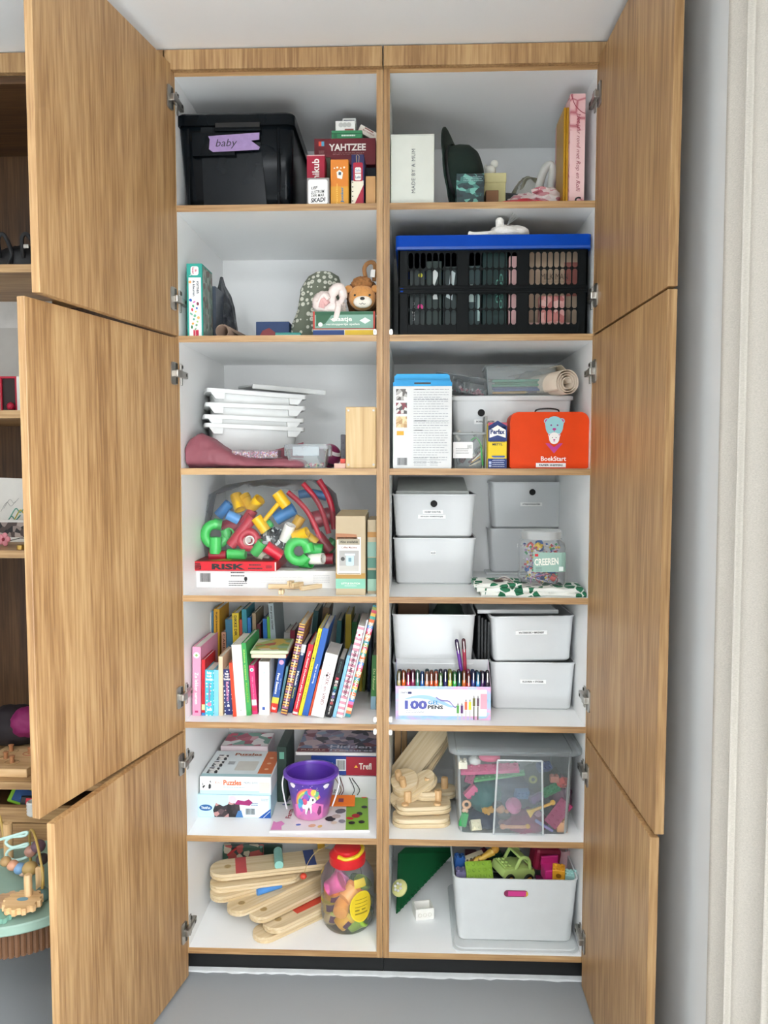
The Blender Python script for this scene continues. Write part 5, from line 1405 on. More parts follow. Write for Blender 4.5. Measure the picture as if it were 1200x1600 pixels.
rect(jar, 'logo', wj*.08, hj*.05, P('c8222c'), -.19*wj, hj*.57, -rj-.0020); lines(jar, wj*.14, 3, .004, P('4a5a55'), -.13*wj, hj*.34, -rj-.002, th=.0012); rect(jar, 'seal', wj*.10, hj*.08, P('dfe6e2'), .38*wj, hj*.32, -rj-.002)
jr = random.Random(12)
for k in range(16):
    c = ['e2b81f', '2f5fb0', '23509c', 'd7504a', 'e0c43a', '2a66b8', 'e9e3dc', '4a9a5a', 'c98ab0', '2f5fb0'][k % 10]
    x, y, z = jr.uniform(-.75, .75)*(rj-.012), jr.uniform(-.8, .5)*(rj-.012), (.014+.018*(k // 5)+jr.uniform(0, .008))
    if k > 9: z = hj*.62+jr.uniform(0, .018)
    o = lathe(jar, 'bead', [(.003, -.008), (.0095, -.008), (.0110, -.005), (.0110, .005), (.0095, .008), (.003, .008)], M(c, .4), 14)
    o.location = (x, y, z); o.rotation_euler = (jr.random()*3, jr.random()*3, 0)
beads(jar, 'small_beads', 260, -rj*.8, rj*.8, -rj*.8, rj*.6, .006, hj*.74, ['e7d9dd', 'c94a55', 'e9c43a', '3a62b0', 'f2efe8', 'c7a5c9', '4aa070'], .0045, 5)
for k in range(5): tube(jar, 'pipe_cleaner', spline([(jr.uniform(-.6, .6)*rj, -rj*.86, .006), (jr.uniform(-.6, .6)*rj, -rj*.88, hj*.15), (jr.uniform(-.6, .6)*rj, -rj*.84, hj*.22)]), .0013, P(['8a1f35', 'd9cdd3', '2f3a6a', 'b98ab8', '6a2a3a'][k]), 6)
t = thing('cord_bundle', 'small tangle of thin cords and a dark clip on the tablecloth', 'cord', (PZ(780, 903, zt+.01).x, .055, zt+.0105))
for k in range(4): tube(t, 'cord', spline([(-.025+.006*k, 0, .002), (-.01, .01*k-.01, .006), (.01, .015, .002+.004*k), (.03, -.005*k, .002), (.012, -.02, .002)]), .0010, P(['3a2f30', 'b9a9a0', '6a4a4c', 'c9c2bd'][k]), 5)
ell(t, 'clip', (-.012, 0, .004), (.016, .010, .004), M('3b2c2c', .4))

# ---- fifth row left: books
def book(label, xb0, xb1, yb, xt0, yt, col, d=.17, Y=None, row=5, spine=None, pages='d8d2c6', group='picture books on the shelf', zb=None):
    zz = SH[row] if zb is None else zb
    if Y is None: Y = PZ((xb0+xb1)/2, yb, zz).y
    a, b, c = PY(xb0, yb, Y), PY(xb1, yb, Y), PY(xt0, yt, Y)
    if zb is None and Y > .2: a.z = zz
    lean = math.atan2(c.x-a.x, c.z-zz)
    h = math.hypot(c.x-a.x, c.z-zz)
    w = max((b.x-a.x)*math.cos(lean), .003)
    # lean about the lower corner that touches the shelf
    if lean >= 0: loc = (a.x+w*math.cos(lean), Y, zz); x0, x1 = -w, 0
    else: loc = (a.x, Y, zz); x0, x1 = 0, w
    t = thing('book', label, 'book', loc, 0, group, ry=lean)
    if lean >= 0: t.location.z += .0003
    m_ = col if not isinstance(col, str) else P(col)
    th = min(.002, w*.22)
    bs = [box(None, 'p', x0, x1, 0, .0022, 0, h, spine or m_), box(None, 'p', x0, x0+th, .0022, d, 0, h, m_), box(None, 'p', x1-th, x1, .0022, d, 0, h, m_)]
    join('cover', t, bs)
    box(t, 'pages', x0+th, x1-th, .0022, d-.002, .0015, h-.003, M(pages, .8))
    return t, w, h, (x0+x1)/2
T1 = [
 ('thick pink book standing at the far left end', 300.7, 313.5, 1118.5, 300.7, 1011, 'dd93ae', .20),
 ('thin red book beside the thick pink one', 315, 320.3, 1118, 315, 1031, 'c4262f', .12),
 ('aqua cloth book with white dots', 320.6, 333.7, 1118.5, 320.6, 1047, 'dots', .10),
 ('plain light blue book right of the aqua dotted one', 334.2, 341.4, 1118.5, 334.2, 1047, '7fc4e0', .10),
 ('cream board book with a wooden-look spine', 341.8, 348.2, 1118.5, 341.5, 1026, 'd9c0a0', .13),
 ('navy cloth book with white dots', 351, 363.8, 1117, 348, 1046, 'dots2', .10),
 ('narrow orange-red book leaning on the thick cream one', 364.5, 369.2, 1120, 357.7, 1036, 'd9482c', .10),
 ('thick cream book leaning left in the front row', 369.7, 384.8, 1119, 361.5, 1008, 'e9e5d8', .17),
 ('green book with yellow lettering beside the thick cream one', 385.5, 392.8, 1118, 376.8, 1005, '3f9a52', .19),
 ('bright pink book with a round badge', 394.5, 402.6, 1116, 388.8, 1040, 'd43a74', .10),
 ('thick plain white book with a tiny blue square', 404.6, 420.8, 1117, 404.4, 1034, 'ecebe6', .12)]
bk = {}
for L in T1:
    c = L[6]
    if c == 'dots': c = dots('aqua_dots', '3fb4c4', 'f1f6f4', 95, .25)
    if c == 'dots2': c = dots('navy_dots', '1f2c66', 'e9ecf2', 85, .2)
    bk[L[0]] = book(L[0], *L[1:6], c, L[7])
def sp(k): return list(bk.values())[k]
WP = P('f4f2ee')
def st(b, s, frac, z, wf, mat, rot=-PI/2, bold=.0, dx=0, shear=0.0):
    t, w, h, c = b
    return txt(t, s, h*frac, w*wf, mat, c+dx*w, h*z, -.0009, rot=rot, bold=bold, shear=shear)
b = sp(0); st(b, 'Zo lekker samen', .46, .40, .42, WP, bold=.01); poly(b[0], 'badge', circ(b[1]*.36, 16), WP, b[3], b[2]*.88); poly(b[0], 'badge', circ(b[1]*.16, 10), P('7fb05a'), b[3], b[2]*.88, -.001); rect(b[0], 'logo', b[1]*.4, b[2]*.03, P('b8356a'), b[3], b[2]*.06)
b = sp(1); rect(b[0], 'yellow_patch', b[1], b[2]*.10, P('e9d79a'), b[3], b[2]*.15); rect(b[0], 'blue_patch', b[1], b[2]*.05, P('3a7ab8'), b[3], b[2]*.025); st(b, 'kleine boekjes', .4, .45, .3, P('8a1520'))
b = sp(2); txt(b[0], 'Baby\nvoel-\nboekje', b[1]*.8, b[2]*.22, WP, b[3], b[2]*.86, bold=.03); st(b, 'Knuffeltjes', .36, .52, .34, P('a05a8a'), bold=.02); poly(b[0], 'emblem', circ(b[1]*.25, 12), P('d97a9a'), b[3], b[2]*.25); rect(b[0], 'emblem', b[1]*.6, b[2]*.04, WP, b[3], b[2]*.13)
b = sp(5); txt(b[0], 'Baby\nvoel-\nboekje', b[1]*.75, b[2]*.18, WP, b[3], b[2]*.84, bold=.03); st(b, 'Kerstdieren', .42, .52, .36, P('e79ab8'), bold=.02); poly(b[0], 'emblem', [(-.004, 0), (.004, 0), (.003, .006), (-.001, .008)], WP, b[3], b[2]*.18)
b = sp(7); st(b, 'Het verhaal dat overal bestaat', .62, .55, .22, P('b9c4bd')); poly(b[0], 'emblem', circ(.0015, 8), P('2f6a4a'), b[3], b[2]*.08)
b = sp(8); st(b, 'Kleine wezens', .42, .70, .3, P('b9d96a'), bold=.02); st(b, 'AUGUSTUS', .28, .32, .34, P('8fc43a'), bold=.02)
b = sp(9); poly(b[0], 'badge', circ(b[1]*.36, 14), WP, b[3], b[2]*.91); poly(b[0], 'badge', circ(b[1]*.22, 12), P('6fb8b4'), b[3], b[2]*.91, -.001); st(b, 'mijn eerste boek', .5, .52, .34, P('f0a9c4')); rect(b[0], 'picture_patch', b[1]*.9, b[2]*.12, P('eed9d6'), b[3], b[2]*.24); rect(b[0], 'picture_patch', b[1]*.9, b[2]*.08, P('c8354a'), b[3], b[2]*.11)
b = sp(10); st(b, 'Mijn kleine atlas', .62, .55, .16, P('9fcdc6')); rect(b[0], 'emblem', b[1]*.26, b[2]*.055, P('3f5aa8'), b[3]-.05*b[1], b[2]*.12)
# lying books
zl = PY(440, 1030, .09).z
zl = SH[5]+sp(10)[2]+.012
for k, (lb, p0, p1, hh, c, Y0) in enumerate((('lower of the two board books lying flat on the standing books', 392, 447, .012, 'd8c9b4', .06), ('upper of the two board books lying flat, with a green cover', 391, 450, .010, 'c9d6b4', .06))):
    a, b2 = PY(p0, 1025, Y0).x, PY(p1, 1025, Y0).x
    t = thing('book', lb, 'book', ((a+b2)/2, Y0, zl+.0125*k), .04*k, 'books lying flat')
    box(t, 'cover', -(b2-a)/2, (b2-a)/2, 0, .16, 0, hh, P(c), .003); rect(t, 'cover_picture', (b2-a)*.9, .145, fleck('farm_cover', ['7d9a4a', 'a9b86a', 'c9a94a', 'd9d3c0', 'b0503a', '8fae8a'], 30), 0, .08, hh+.0006, 't'); box(t, 'pages', -(b2-a)/2+.002, (b2-a)/2+.0005, .002, .158, .002, hh-.002, M('b8604f' if k == 0 else 'e9e2d3', .7))
T2 = [
 ('blue book with white title and red and yellow foot', 422, 432.8, 1114, 435.7, 1028, '2f559c', .12),
 ('thin grey-teal book behind the owl-patterned one', 434.5, 438, 1112, 447.6, 1042, '5f8f9a', .12),
 ('owl-patterned purple and orange book spine', 438.4, 448, 1118, 468, 976, 'owl', .19),
 ('navy book with a white cap and white title', 448.6, 456, 1114, 471.7, 1008, '1f3c6a', .16),
 ('red book with long white title running down', 456.8, 465, 1118, 482.3, 1008, 'c42436', .17),
 ('narrow yellow book between the long-titled red and tall blue ones', 465.8, 471.5, 1118.5, 498, 983, 'e8d02c', .22),
 ('tall blue book with small white title in the middle', 472, 481.5, 1119, 504.7, 983, '2f5fae', .20),
 ('thin orange book leaning against the thick white one at right', 481.9, 485.3, 1118.5, 500, 1047, 'd9532f', .12),
 ('thick white book with dark red title leaning at right', 486, 506.3, 1122, 509, 1024, 'efeee9', .15),
 ('black book with rainbow-coloured letters', 508.5, 517.6, 1121.5, 530, 1031, '17181c', .14),
 ('thin light blue book right of the black one', 519.5, 524.6, 1121, 542.5, 1025, '85bbe0', .15),
 ('pink and white striped book with dark title', 525.2, 535.5, 1122, 560, 979, 'stripe', .20),
 ('slim pale grey book between the pink and multicoloured spines', 535.9, 538.6, 1121, 573, 969, 'c9ccd0', .18),
 ('tall multicoloured book leaning at the right end', 539, 547.4, 1121, 583, 947, 'multi', .20)]
for L in T2:
    c = L[6]
    if c == 'owl': c = stripes('owl_spine', ['6a3f5a', 'd9a03a', '5a3038', 'e3b25a', '3a2030', 'a3688a'], 42)
    if c == 'stripe': c = stripes('pink_stripe', ['eee3e1', 'c98a9a'], 62)
    if c == 'multi': c = stripes('multi_spine', ['2f8a94', 'd97a4a', 'e9c9a0', 'c4354a', 'd96fa5', '3f7fc0', 'b9a58a', 'e0662f', '3f9a8a', 'e2b04a', 'c8485a', '8f9a4a'], 9)
    bk[L[0]] = book(L[0], *L[1:6], c, L[7])
b = sp(11); poly(b[0], 'badge', circ(b[1]*.36, 14), P('d9a3c4'), b[3], b[2]*.91); st(b, 'Four Seasons', .38, .52, .36, WP, rot=-PI/2, bold=.03, dx=-.1); st(b, 'by Vivaldi', .2, .52, .16, P('c9d3ea'), dx=.3); rect(b[0], 'yellow_patch', b[1], b[2]*.11, P('c9c24a'), b[3], b[2]*.22); rect(b[0], 'red_patch', b[1], b[2]*.165, P('cf3a2e'), b[3], b[2]*.083); txt(b[0], 'hoor', b[1]*.6, b[2]*.06, WP, b[3], b[2]*.08, bold=.03)
b = sp(13); st(b, 'DE GELE RUPSJES ZOEKEN', .78, .48, .34, P('f0e6c9'), bold=.03)
b = sp(14); st(b, 'Muziek', .22, .50, .44, WP, bold=.04); st(b, 'Knots', .16, .29, .4, P('c9cf6a'), bold=.02); rect(b[0], 'white_cap', b[1], b[2]*.12, P('dfe3e2'), b[3], b[2]*.94); poly(b[0], 'emblem', circ(b[1]*.3, 12), P('c9d4d6'), b[3], b[2]*.86, -.001)
b = sp(15); st(b, 'The Animal Orchestra plays Beethoven', .82, .50, .44, WP, bold=.015, shear=.15); rect(b[0], 'foot_band', b[1], b[2]*.03, P('d9d3cf'), b[3], b[2]*.03)
b = sp(16); st(b, 'DE TIJGER IN MIJ', .5, .44, .3, P('3a3418')); st(b, 'MAX VELTHUIS', .2, .85, .3, P('3a3418')); poly(b[0], 'emblem', circ(b[1]*.28, 10), BLACK, b[3], b[2]*.66)
b = sp(17); st(b, 'Pogo is onderweg', .22, .48, .34, WP, bold=.02)
b = sp(19); st(b, 'ZOEK en VIND', .52, .46, .26, P('7d2338'), dx=.12, bold=.0); st(b, 'beestenboel', .3, .50, .12, P('8f8a90'), dx=-.2); st(b, 'Querido', .12, .86, .12, P('8f8a90')); poly(b[0], 'ant_print', circ(b[1]*.10, 8), BLACK, b[3]+.0, b[2]*.66)
b = sp(20)
for k, (ch, c) in enumerate(zip('REGENBOOG', ['e0455a', 'e9e3dc', 'e3c8c0', '4fb08a', '3f7fb0', 'd9d9e6', '8f7ac0', 'e9e3dc', 'cf5a5a'])): txt(b[0], ch, b[2]*.045, b[1]*.5, P(c), b[3], b[2]*(.66-.052*k), -.0009, rot=-PI/2, bold=.04)
st(b, 'HET GROTE BOEK', .2, .86, .2, P('6f8a86')); st(b, 'kleuren', .14, .12, .34, WP)
b = sp(21); st(b, 'het blauwe boekje', .3, .4, .3, P('4a7fae'))
b = sp(22); st(b, 'SPEUREN MET PRINSESSEN', .50, .48, .42, P('57233a'), bold=.03); poly(b[0], 'badge', [(x, z*1.9) for x, z in circ(b[1]*.38, 16)], P('f2e9e6'), b[3], b[2]*.91); poly(b[0], 'badge', circ(b[1]*.18, 10), P('b8304a'), b[3], b[2]*.90, -.001)
b = sp(24); st(b, 'ZOEK DE KLEINE WERELD VAN ALLES', .70, .50, .5, P('f6efe2'), bold=.04)
# far right book and back row
t, w, h, c_ = book('green book with a grey-blue foot against the middle upright', 579, 587, 1096, 581.5, 1024, '3f7a3c', .16, Y=.13)
rect(t, 'foot_patch', w, h*.24, P('8fb0bd'), c_, h*.12); txt(t, 'De Natuur', h*.4, w*.4, P('d9e6a0'), c_, h*.55, rot=-PI/2)
BACK = [
 ('white paperback standing at the left in the back row', 323, 330, 323, 957, 'dcdcd8', 'KOCHER'),
 ('blue-green slim book second in the back row', 330.5, 333.3, 330.5, 955, '4a6f8a', None),
 ('ochre yellow book in the back row', 334, 342.7, 334, 952, 'c9962c', 'de gele brievenbus'),
 ('salmon book low in the back row', 346, 353.8, 346, 988, 'b98a70', 'CARE'),
 ('slate blue book leaning in the back row', 355, 366, 352, 968, '3f6f86', None),
 ('yellow book with black title in the back row', 366, 376, 362.5, 958, 'd0b42c', 'DIKKE DIK'),
 ('rust red slim book right of the yellow one at the back', 376.5, 381, 374, 968, 'a8452c', None),
 ('teal book behind the rust red one', 381.5, 389, 377.5, 952, '2f7f8c', None),
 ('bright blue slim book in the back row', 389.5, 394.5, 386.5, 965, '2668a8', None),
 ('dark book with a tan spine in the back row', 396.5, 402, 394, 958, '8a7a60', None),
 ('maroon book low in the back row', 403, 409, 401, 975, '4a1f26', None),
 ('cobalt blue book leaning in the back row', 414, 420, 410.5, 967, '2a62a0', None),
 ('lime green slim book beside the cobalt one', 420.5, 425, 417, 964, '5f9a3a', None),
 ('big grey book with a dark printed title at the back', 429, 437, 419, 943, '8f9c9e', 'Het grote verhaal'),
 ('grey book lying low behind the flat board books', 444, 453, 444, 988, '8d8a86', None),
 ('crimson book beside the grey low one', 453.5, 461, 453.5, 985, '7a2436', None)]
for k, (lb, a, b2, tx_, ty_, c, s) in enumerate(BACK):
    t, w, h, c_ = book(lb, a, b2, 1050, tx_+(a-tx_)*0, ty_, c, .13 if k != 13 else .17, Y=.29, group='back row of books')
    if s: txt(t, s, h*.26, w*.42, P('2a2622') if k in (0, 5, 13, 2) else P('5a2a20'), c_, h*.84, -.0009, rot=-PI/2, bold=.02)
for k, (lb, a, b2, tx_, ty_, c) in enumerate((('yellow book far back at the right', 538, 547, 540, 960, 'a8902a'), ('green book in the dark back right corner', 548, 556, 550, 972, '2f6a34'), ('golden slim book low at the back right', 561, 565, 566, 1000, 'a8902a'), ('olive slim book low at the back right', 566, 570, 571, 1002, '6f7a34'), ('dark blue book at the far back right', 574, 578, 577, 985, '24344f'), ('teal book behind the multicoloured spine', 520, 527, 527, 970, '2f5f62'), ('brown book behind the narrow yellow one', 490, 500, 505, 950, '5a4632'), ('dark teal book behind the owl-patterned one', 478, 486, 490, 955, '2a4a4c'))):
    book(lb, a, b2, 1050, tx_, ty_, c, .14, Y=.31, group='back row of books')

# ---- fifth row right: bins, folders, gel pens
tF, wF, hF, yF = stack_bin('white bin half hidden behind the gel pen box', 613, 746, 1036, 1108, 5)
tE, wE, hE, yE = stack_bin('unlabelled white bin above the gel pens', 611.5, 744, 960, 1034, 5, zb=SH[5]+hF+.0006, Y=tF.location.y+.004)
zin = tE.location.z+hE
t = thing('wooden_crate_toy', 'brown wooden toy poking up behind the unlabelled bin', 'toy', (tE.location.x-.06, tE.location.y+.19, tE.location.z+.01))
box(t, 'body', -.05, .05, 0, .06, 0, hE+.035, M('6a4a30', .6), .004); tube(t, 'handle', spline([(-.02, -.004, hE+.004), (-.012, -.006, hE+.016), (.012, -.006, hE+.016), (.02, -.004, hE+.004)]), .004, M('2a201a', .5))
t = thing('folded_cloth', 'dark green cloth filling the unlabelled bin', 'cloth', (tE.location.x+.05, tE.location.y+.13, tE.location.z+.012))
crumple(t, 'cloth', 0, 0, hE*.55, .05, .08, hE*.50, M('14281e', .9), .12, 2.6, 5)
tH, wH, hH, yH = stack_bin('white bin labelled KLEUREN + STICKER, lower right', 764.5, 900, 1035, 1109, 5)
xx = PY(833, 1065, tH.location.y).x-tH.location.x
fronttext(tH, 'KLEUREN + STICKER', .062, .0055, xx, .60, hH, yH)
tG, wG, hG, yG = stack_bin('white bin labelled WATERBOEK + MAGNEET, set slightly askew on top', 766, 900, 962.5, 1035, 5, zb=tH.location.z+hH+.0012, Y=tH.location.y+.008, rz=.05)
tG.rotation_euler = (0, -.012, .05)
xx = PY(831, 987, tG.location.y).x-tG.location.x
fronttext(tG, 'WATERBOEK + MAGNEET', .076, .0055, xx, .64, hG, yG)
t = thing('bin_lid', 'white lid lying across the top of the WATERBOEK bin', 'lid', (PY(810, 956, .12).x, tG.location.y+.035, tG.location.z+hG+.002), .03)
box(t, 'lid', -.115, .125, 0, .25, 0, .008, WHITE, .003); box(t, 'lip', -.117, .127, -.002, .002, -.002, .010, WHITE, .002)
for k in range(4):
    t, w, h = cbox('folder', ['leftmost black folder wedged between the bins', 'black folder second from the left between the bins', 'black folder with a white page edge between the bins', 'rightmost black folder wedged between the bins'][k], 'folder', 746+5*k, 750+5*k, 962+3*k, 5, tF.location.y+.03, .20, M('15181a', .5), group='black folders between the bins')
    if k >= 1: box(t, 'page_edges', -w*.2, w*.3, -.001, .001, .01, h*(.55 if k == 2 else .5), M('b9bcba' if k == 2 else '5a5f60', .7))
# gel pen box
py_ = PZ(692, 1124.5, SH[5]).y
cx, w, h = fr(618, 767, 1072.5, 5, py_)
_, _, hbk = fr(618, 767, 1031, 5, py_+.075)
pb = thing('pen_box', 'open display box with big 100 print, full of gel pens', 'pen box', (cx, py_, SH[5]))
irid = patt('iridescent_card', lambda nt: ramp(nt, (lambda n: (nt.links.new(coords(nt, (1, 1, 2)), n.inputs[0]), n.inputs['Scale'].__setattr__('default_value', 14), n.outputs[0])[-1])(N(nt, 'ShaderNodeTexNoise')), [(.3, '8f8fc8'), (.42, '9fc6e0'), (.55, 'c8b0dc'), (.62, 'e0a8c8'), (.72, 'a0cfe0')]), .3)
dp = .085
box(pb, 'front_panel', -w/2, w/2, 0, .0015, 0, h, irid); box(pb, 'back_panel', -w/2, w/2, dp-.0015, dp, 0, hbk, P('d9dcdc')); box(pb, 'floor_panel', -w/2, w/2, .0015, dp-.0015, 0.0003, .002, P('d9dcdc'))
for s in (-1, 1):
    prism(pb, 'side_panel', [(0.0016, 0), (dp-.0016, 0), (dp-.0016, hbk), (.012, h+.01), (.0016, h)], s*w/2-s*.0015, s*w/2, irid if s < 0 else P('d9c6d6'), 's')
poly(pb, 'front_print', rr(w*.925, h*.80, .003), P('f3f3f0'), -.005*w, h*.515, -.0006)
grad = patt('hundred_gradient', lambda nt: ramp(nt, (lambda s: (nt.links.new(N(nt, 'ShaderNodeTexCoord').outputs['Generated'], s.inputs[0]), s.outputs[0])[-1])(N(nt, 'ShaderNodeSeparateXYZ')), [(0, '2f9ad0'), (.35, '3a4aa0'), (.7, '5a3f90'), (1, 'b05a70')]), .35)
txt(pb, '100', w*.235, h*.27, grad, -.285*w, h*.44, -.0012, bold=.05); txt(pb, 'GEL', w*.115, h*.115, P('2f8ac0'), -.10*w, h*.515, -.0012, bold=.03); txt(pb, 'PENS', w*.16, h*.115, P('1f2226'), -.08*w, h*.375, -.0012, bold=.04)
lines(pb, w*.2, 2, .0045, P('9a9aa8'), -.29*w, h*.245, -.001, th=.0016); txt(pb, 'CRAFTY', w*.075, h*.045, P('4a4a6a'), -.41*w, h*.80, -.0012, bold=.02, shear=.2); poly(pb, 'logo', rr(w*.04, h*.07, .002), P('3a3f6a'), -.35*w, h*.80, -.0011)
wavep = [(-.40, .62), (-.32, .70), (-.22, .74), (-.12, .70), (0, .56), (.08, .44), (.12, .42)]
wv_ = [(a*w, -.0009, b*h) for a, b in wavep]
sw = spline(wv_, 4); n_ = len(sw)
mesh('wave_print', [p for p in sw]+[p+Vector((0, 0, -.0015-.011*math.sin(PI*i/(n_-1)))) for i, p in enumerate(sw)], [(i, i+1, n_+i+1, n_+i) for i in range(n_-1)], P('9fc4e6'), pb)
sw2 = [p+Vector((.012, -.0002, -.004*math.sin(i))) for i, p in enumerate(sw[n_//2:])]; n2_ = len(sw2)
mesh('wave_print', sw2+[p+Vector((0, 0, -.004)) for p in sw2], [(i, i+1, n2_+i+1, n2_+i) for i in range(n2_-1)], P('7a6fb0'), pb)
rect(pb, 'pink_swatch', w*.07, h*.46, P('e3a8b8'), .425*w, h*.56, -.001)
for k, c in enumerate(('5a9a4a', '5a2f6a', 'e86a4a', 'd9d23a', '6f6a3a', '6a5060')):
    a = (.155+.042*k)*w; bz = h*(.32+.065*(k//2)*1.7)
    rect(pb, 'pen_print', w*.026, h*.24, P(c), a, bz, -.0014); rect(pb, 'pen_print', w*.012, bz-h*.14, P('c9c4c0' if k < 4 else '5a5448'), a, (bz-h*.12)/2, -.0012); poly(pb, 'pen_print', [(-.0018, 0), (.0018, 0), (0, .008)], P('3a3a3e'), a, bz+h*.13, -.0014); rect(pb, 'pen_print', w*.016, h*.06, P('e9e6e0'), a, bz+h*.14, -.0012)
# pens
pcols = ['b5a56a', 'e0641f', 'e83a80', '8f2a5a', '4f8f78', '2a6ab8', 'f0a880', 'e0602a', 'f0622e', '8fd67a', '2f2f6a', 'd9e05a', '3fbf5a', '1f5a66', 'd06a2a', 'd0503a', '2f3a80', '4a9ad0', '4a1f5a', '3a2c3e']
pnames = ['khaki', 'orange', 'hot pink', 'plum', 'sage', 'blue', 'peach', 'burnt orange', 'coral', 'mint green', 'midnight', 'lemon', 'emerald', 'petrol', 'copper', 'brick red', 'indigo', 'sky blue', 'aubergine', 'charcoal']
dark = lambda c: '%02x%02x%02x' % tuple(int(int(c[i:i+2], 16)*.45) for i in (0, 2, 4))
def pen(label, col, loc, L=.125, rx=0, ry=0, group='gel pens standing in the display box', grip=True):
    t = thing('gel_pen', label, 'pen', loc, 0, group, rx=rx, ry=ry)
    lathe(t, 'barrel', [(.0045, 0), (.0055, .004), (.0055, L*.80), (.0050, L*.82)], M(col, .35), 10)
    lathe(t, 'cap', [(.0059, L*.78), (.0060, L*.94), (.0050, L*.985), (.0018, L)], M(dark(col), .35), 10)
    box(t, 'clip', -.0014, .0014, -.0082, -.0056, L*.72, L*.95, M('c9c6c2', .25, metal=.7), .0004, 1)
    return t
prn = random.Random(3)
for k in range(20):
    x = cx-w/2+.010+(w-.020)*k/19
    top = PY(692, 1052-(0 if k in (2, 7, 9, 12, 15, 17) else 3)-prn.random()*4, py_+.012).z
    L = .125
    pen(pnames[k]+' gel pen in the front row of the display box', pcols[k], (x, py_+.0105, top-L))
order = [11, 4, 7, 0, 16, 13, 3, 18, 6, 12, 9, 17, 2, 14, 19, 5, 8, 1, 10, 15]
for rrow in range(1, 4):
    for k in range(20):
        c = order[(k*3+rrow*7) % 20]
        x = cx-w/2+.012+(w-.024)*k/19
        top = PY(692, 1047-prn.random()*5, py_+.012+.012*rrow).z-.004*rrow
        nth = ('second', 'third', 'fourth')[rrow-1]
        ords = ['first', 'second', 'third', 'fourth', 'fifth', 'sixth', 'seventh', 'eighth', 'ninth', 'tenth']
        pn = pnames[c]+' gel pen, '+nth+' row of the display box, '+(ords[k]+' from the left' if k < 10 else ords[19-k]+' from the right')
        pen(pn, pcols[c], (x, py_+.0105+.0125*rrow, top-.125), group='gel pens in the '+nth+' row of the display box')
q = PY(719, 1046, py_+.03)
pen('purple gel pen sticking up out of the display box', '5f2a8a', (q.x+.012, py_+.028, q.z-.058), .150, ry=-.16, group='gel pens standing proud')
pen('crimson gel pen sticking up beside the purple one', '9c1f3c', (q.x+.018, py_+.040, q.z-.052), .142, ry=-.06, group='gel pens standing proud')

# ---- sixth row left
y1 = PZ(366, 1277.5, SH[6]).y
t, w, h = cbox('puzzle_box', 'light blue puzzle box lowest in the left pile, with a blue corner', 'puzzle box', 309, 423, 1242, 6, y1, .20, P('bcdce6'))
rect(t, 'front_print', w*.55, h*.94, P('dbe9ee'), .2*w, h*.5, -.0004)
poly(t, 'badge', [(x, z*.5) for x, z in circ(.020, 20)], P('2f5f94'), -.39*w, h*.42, -.0007); txt(t, 'ThinkFun', .028, .008, P('e6eef2'), -.39*w, h*.42, -.0011, bold=.02)
kids = fleck('children_photo', ['2a2426', '3a3033', '1c1a1d', '5a4a4c', 'b98a86', '2f2a30'], 70, .4, (1, 1, .7))
poly(t, 'photo_print', [(-.09*w*2, 0), (-.10*w*2, .30*h), (-.08*w*2, .62*h), (-.03*w*2, .48*h), (.0, .55*h), (.02*w*2, .80*h), (.05*w*2, .6*h), (.08*w*2, .7*h), (.09*w*2, 0)], kids, -.09*w, .02*h, -.0007)
poly(t, 'title_print', [(-.03, -.006), (-.02, .008), (0, .004), (.014, .010), (.026, .0), (.016, -.010), (-.01, -.008)], P('9a2f6a'), .14*w, h*.68, -.0010); poly(t, 'title_print', circ(.012, 12), P('e6c6d6'), -.02*w, h*.80, -.0009)
barcode(t, w*.13, h*.26, .22*w, h*.28); lines(t, w*.1, 2, .004, P('5a6a72'), .42*w, h*.82, th=.0014); lines(t, w*.1, 2, .005, P('4a6a90'), .28*w, h*.62, th=.002)
poly(t, 'corner_print', [(.5*w, 0), (.33*w, 0), (.5*w, h*.42)], P('2456a4'), 0, 0, -.0007); tube(t, 'corner_line', [(.40*w, -.0010, h*.02), (.49*w, -.0010, h*.30)], .0008, P('e6eef2'), 4)
poly(t, 'figure_print', [(-.012, 0), (-.004, .02), (.006, .022), (.012, 0)], P('4a7ab0'), .07*w, h*.02, -.0011)
z2 = SH[6]+h+.0004
t, w, h = cbox('puzzle_box', 'white box reading Puzzles on top of the light blue puzzle box', 'puzzle box', 312, 423.5, 1214, 6, y1+.002, .21, P('e6eaea'), zb=z2)
rect(t, 'blue_band', w*.98, h*.22, P('b9d6de'), 0, h*.12, -.0004)
txt(t, 'Puzzles', w*.25, h*.30, P('d9682c'), -.04*w, h*.68, -.0009, bold=.03); txt(t, '4 in 1', w*.09, h*.18, P('c98a6a'), -.24*w, h*.68, -.0009); txt(t, 'MEMO DUO', w*.2, h*.12, P('8a9aa0'), .22*w, h*.68, -.0009); lines(t, w*.3, 1, .004, P('8fb6c0'), -.02*w, h*.40, th=.0016)
cow = fleck('cow_print', ['1e1e20', 'e8e6e2', 'd9d6d2', '2a2a2c'], 110)
poly(t, 'cow_picture', rr(w*.12, h*.5, .006), cow, -.40*w, h*.55, -.0008); poly(t, 'bag_picture', rr(w*.15, h*.62, .003), P('d6d4cc'), .41*w, h*.42, -.0008)
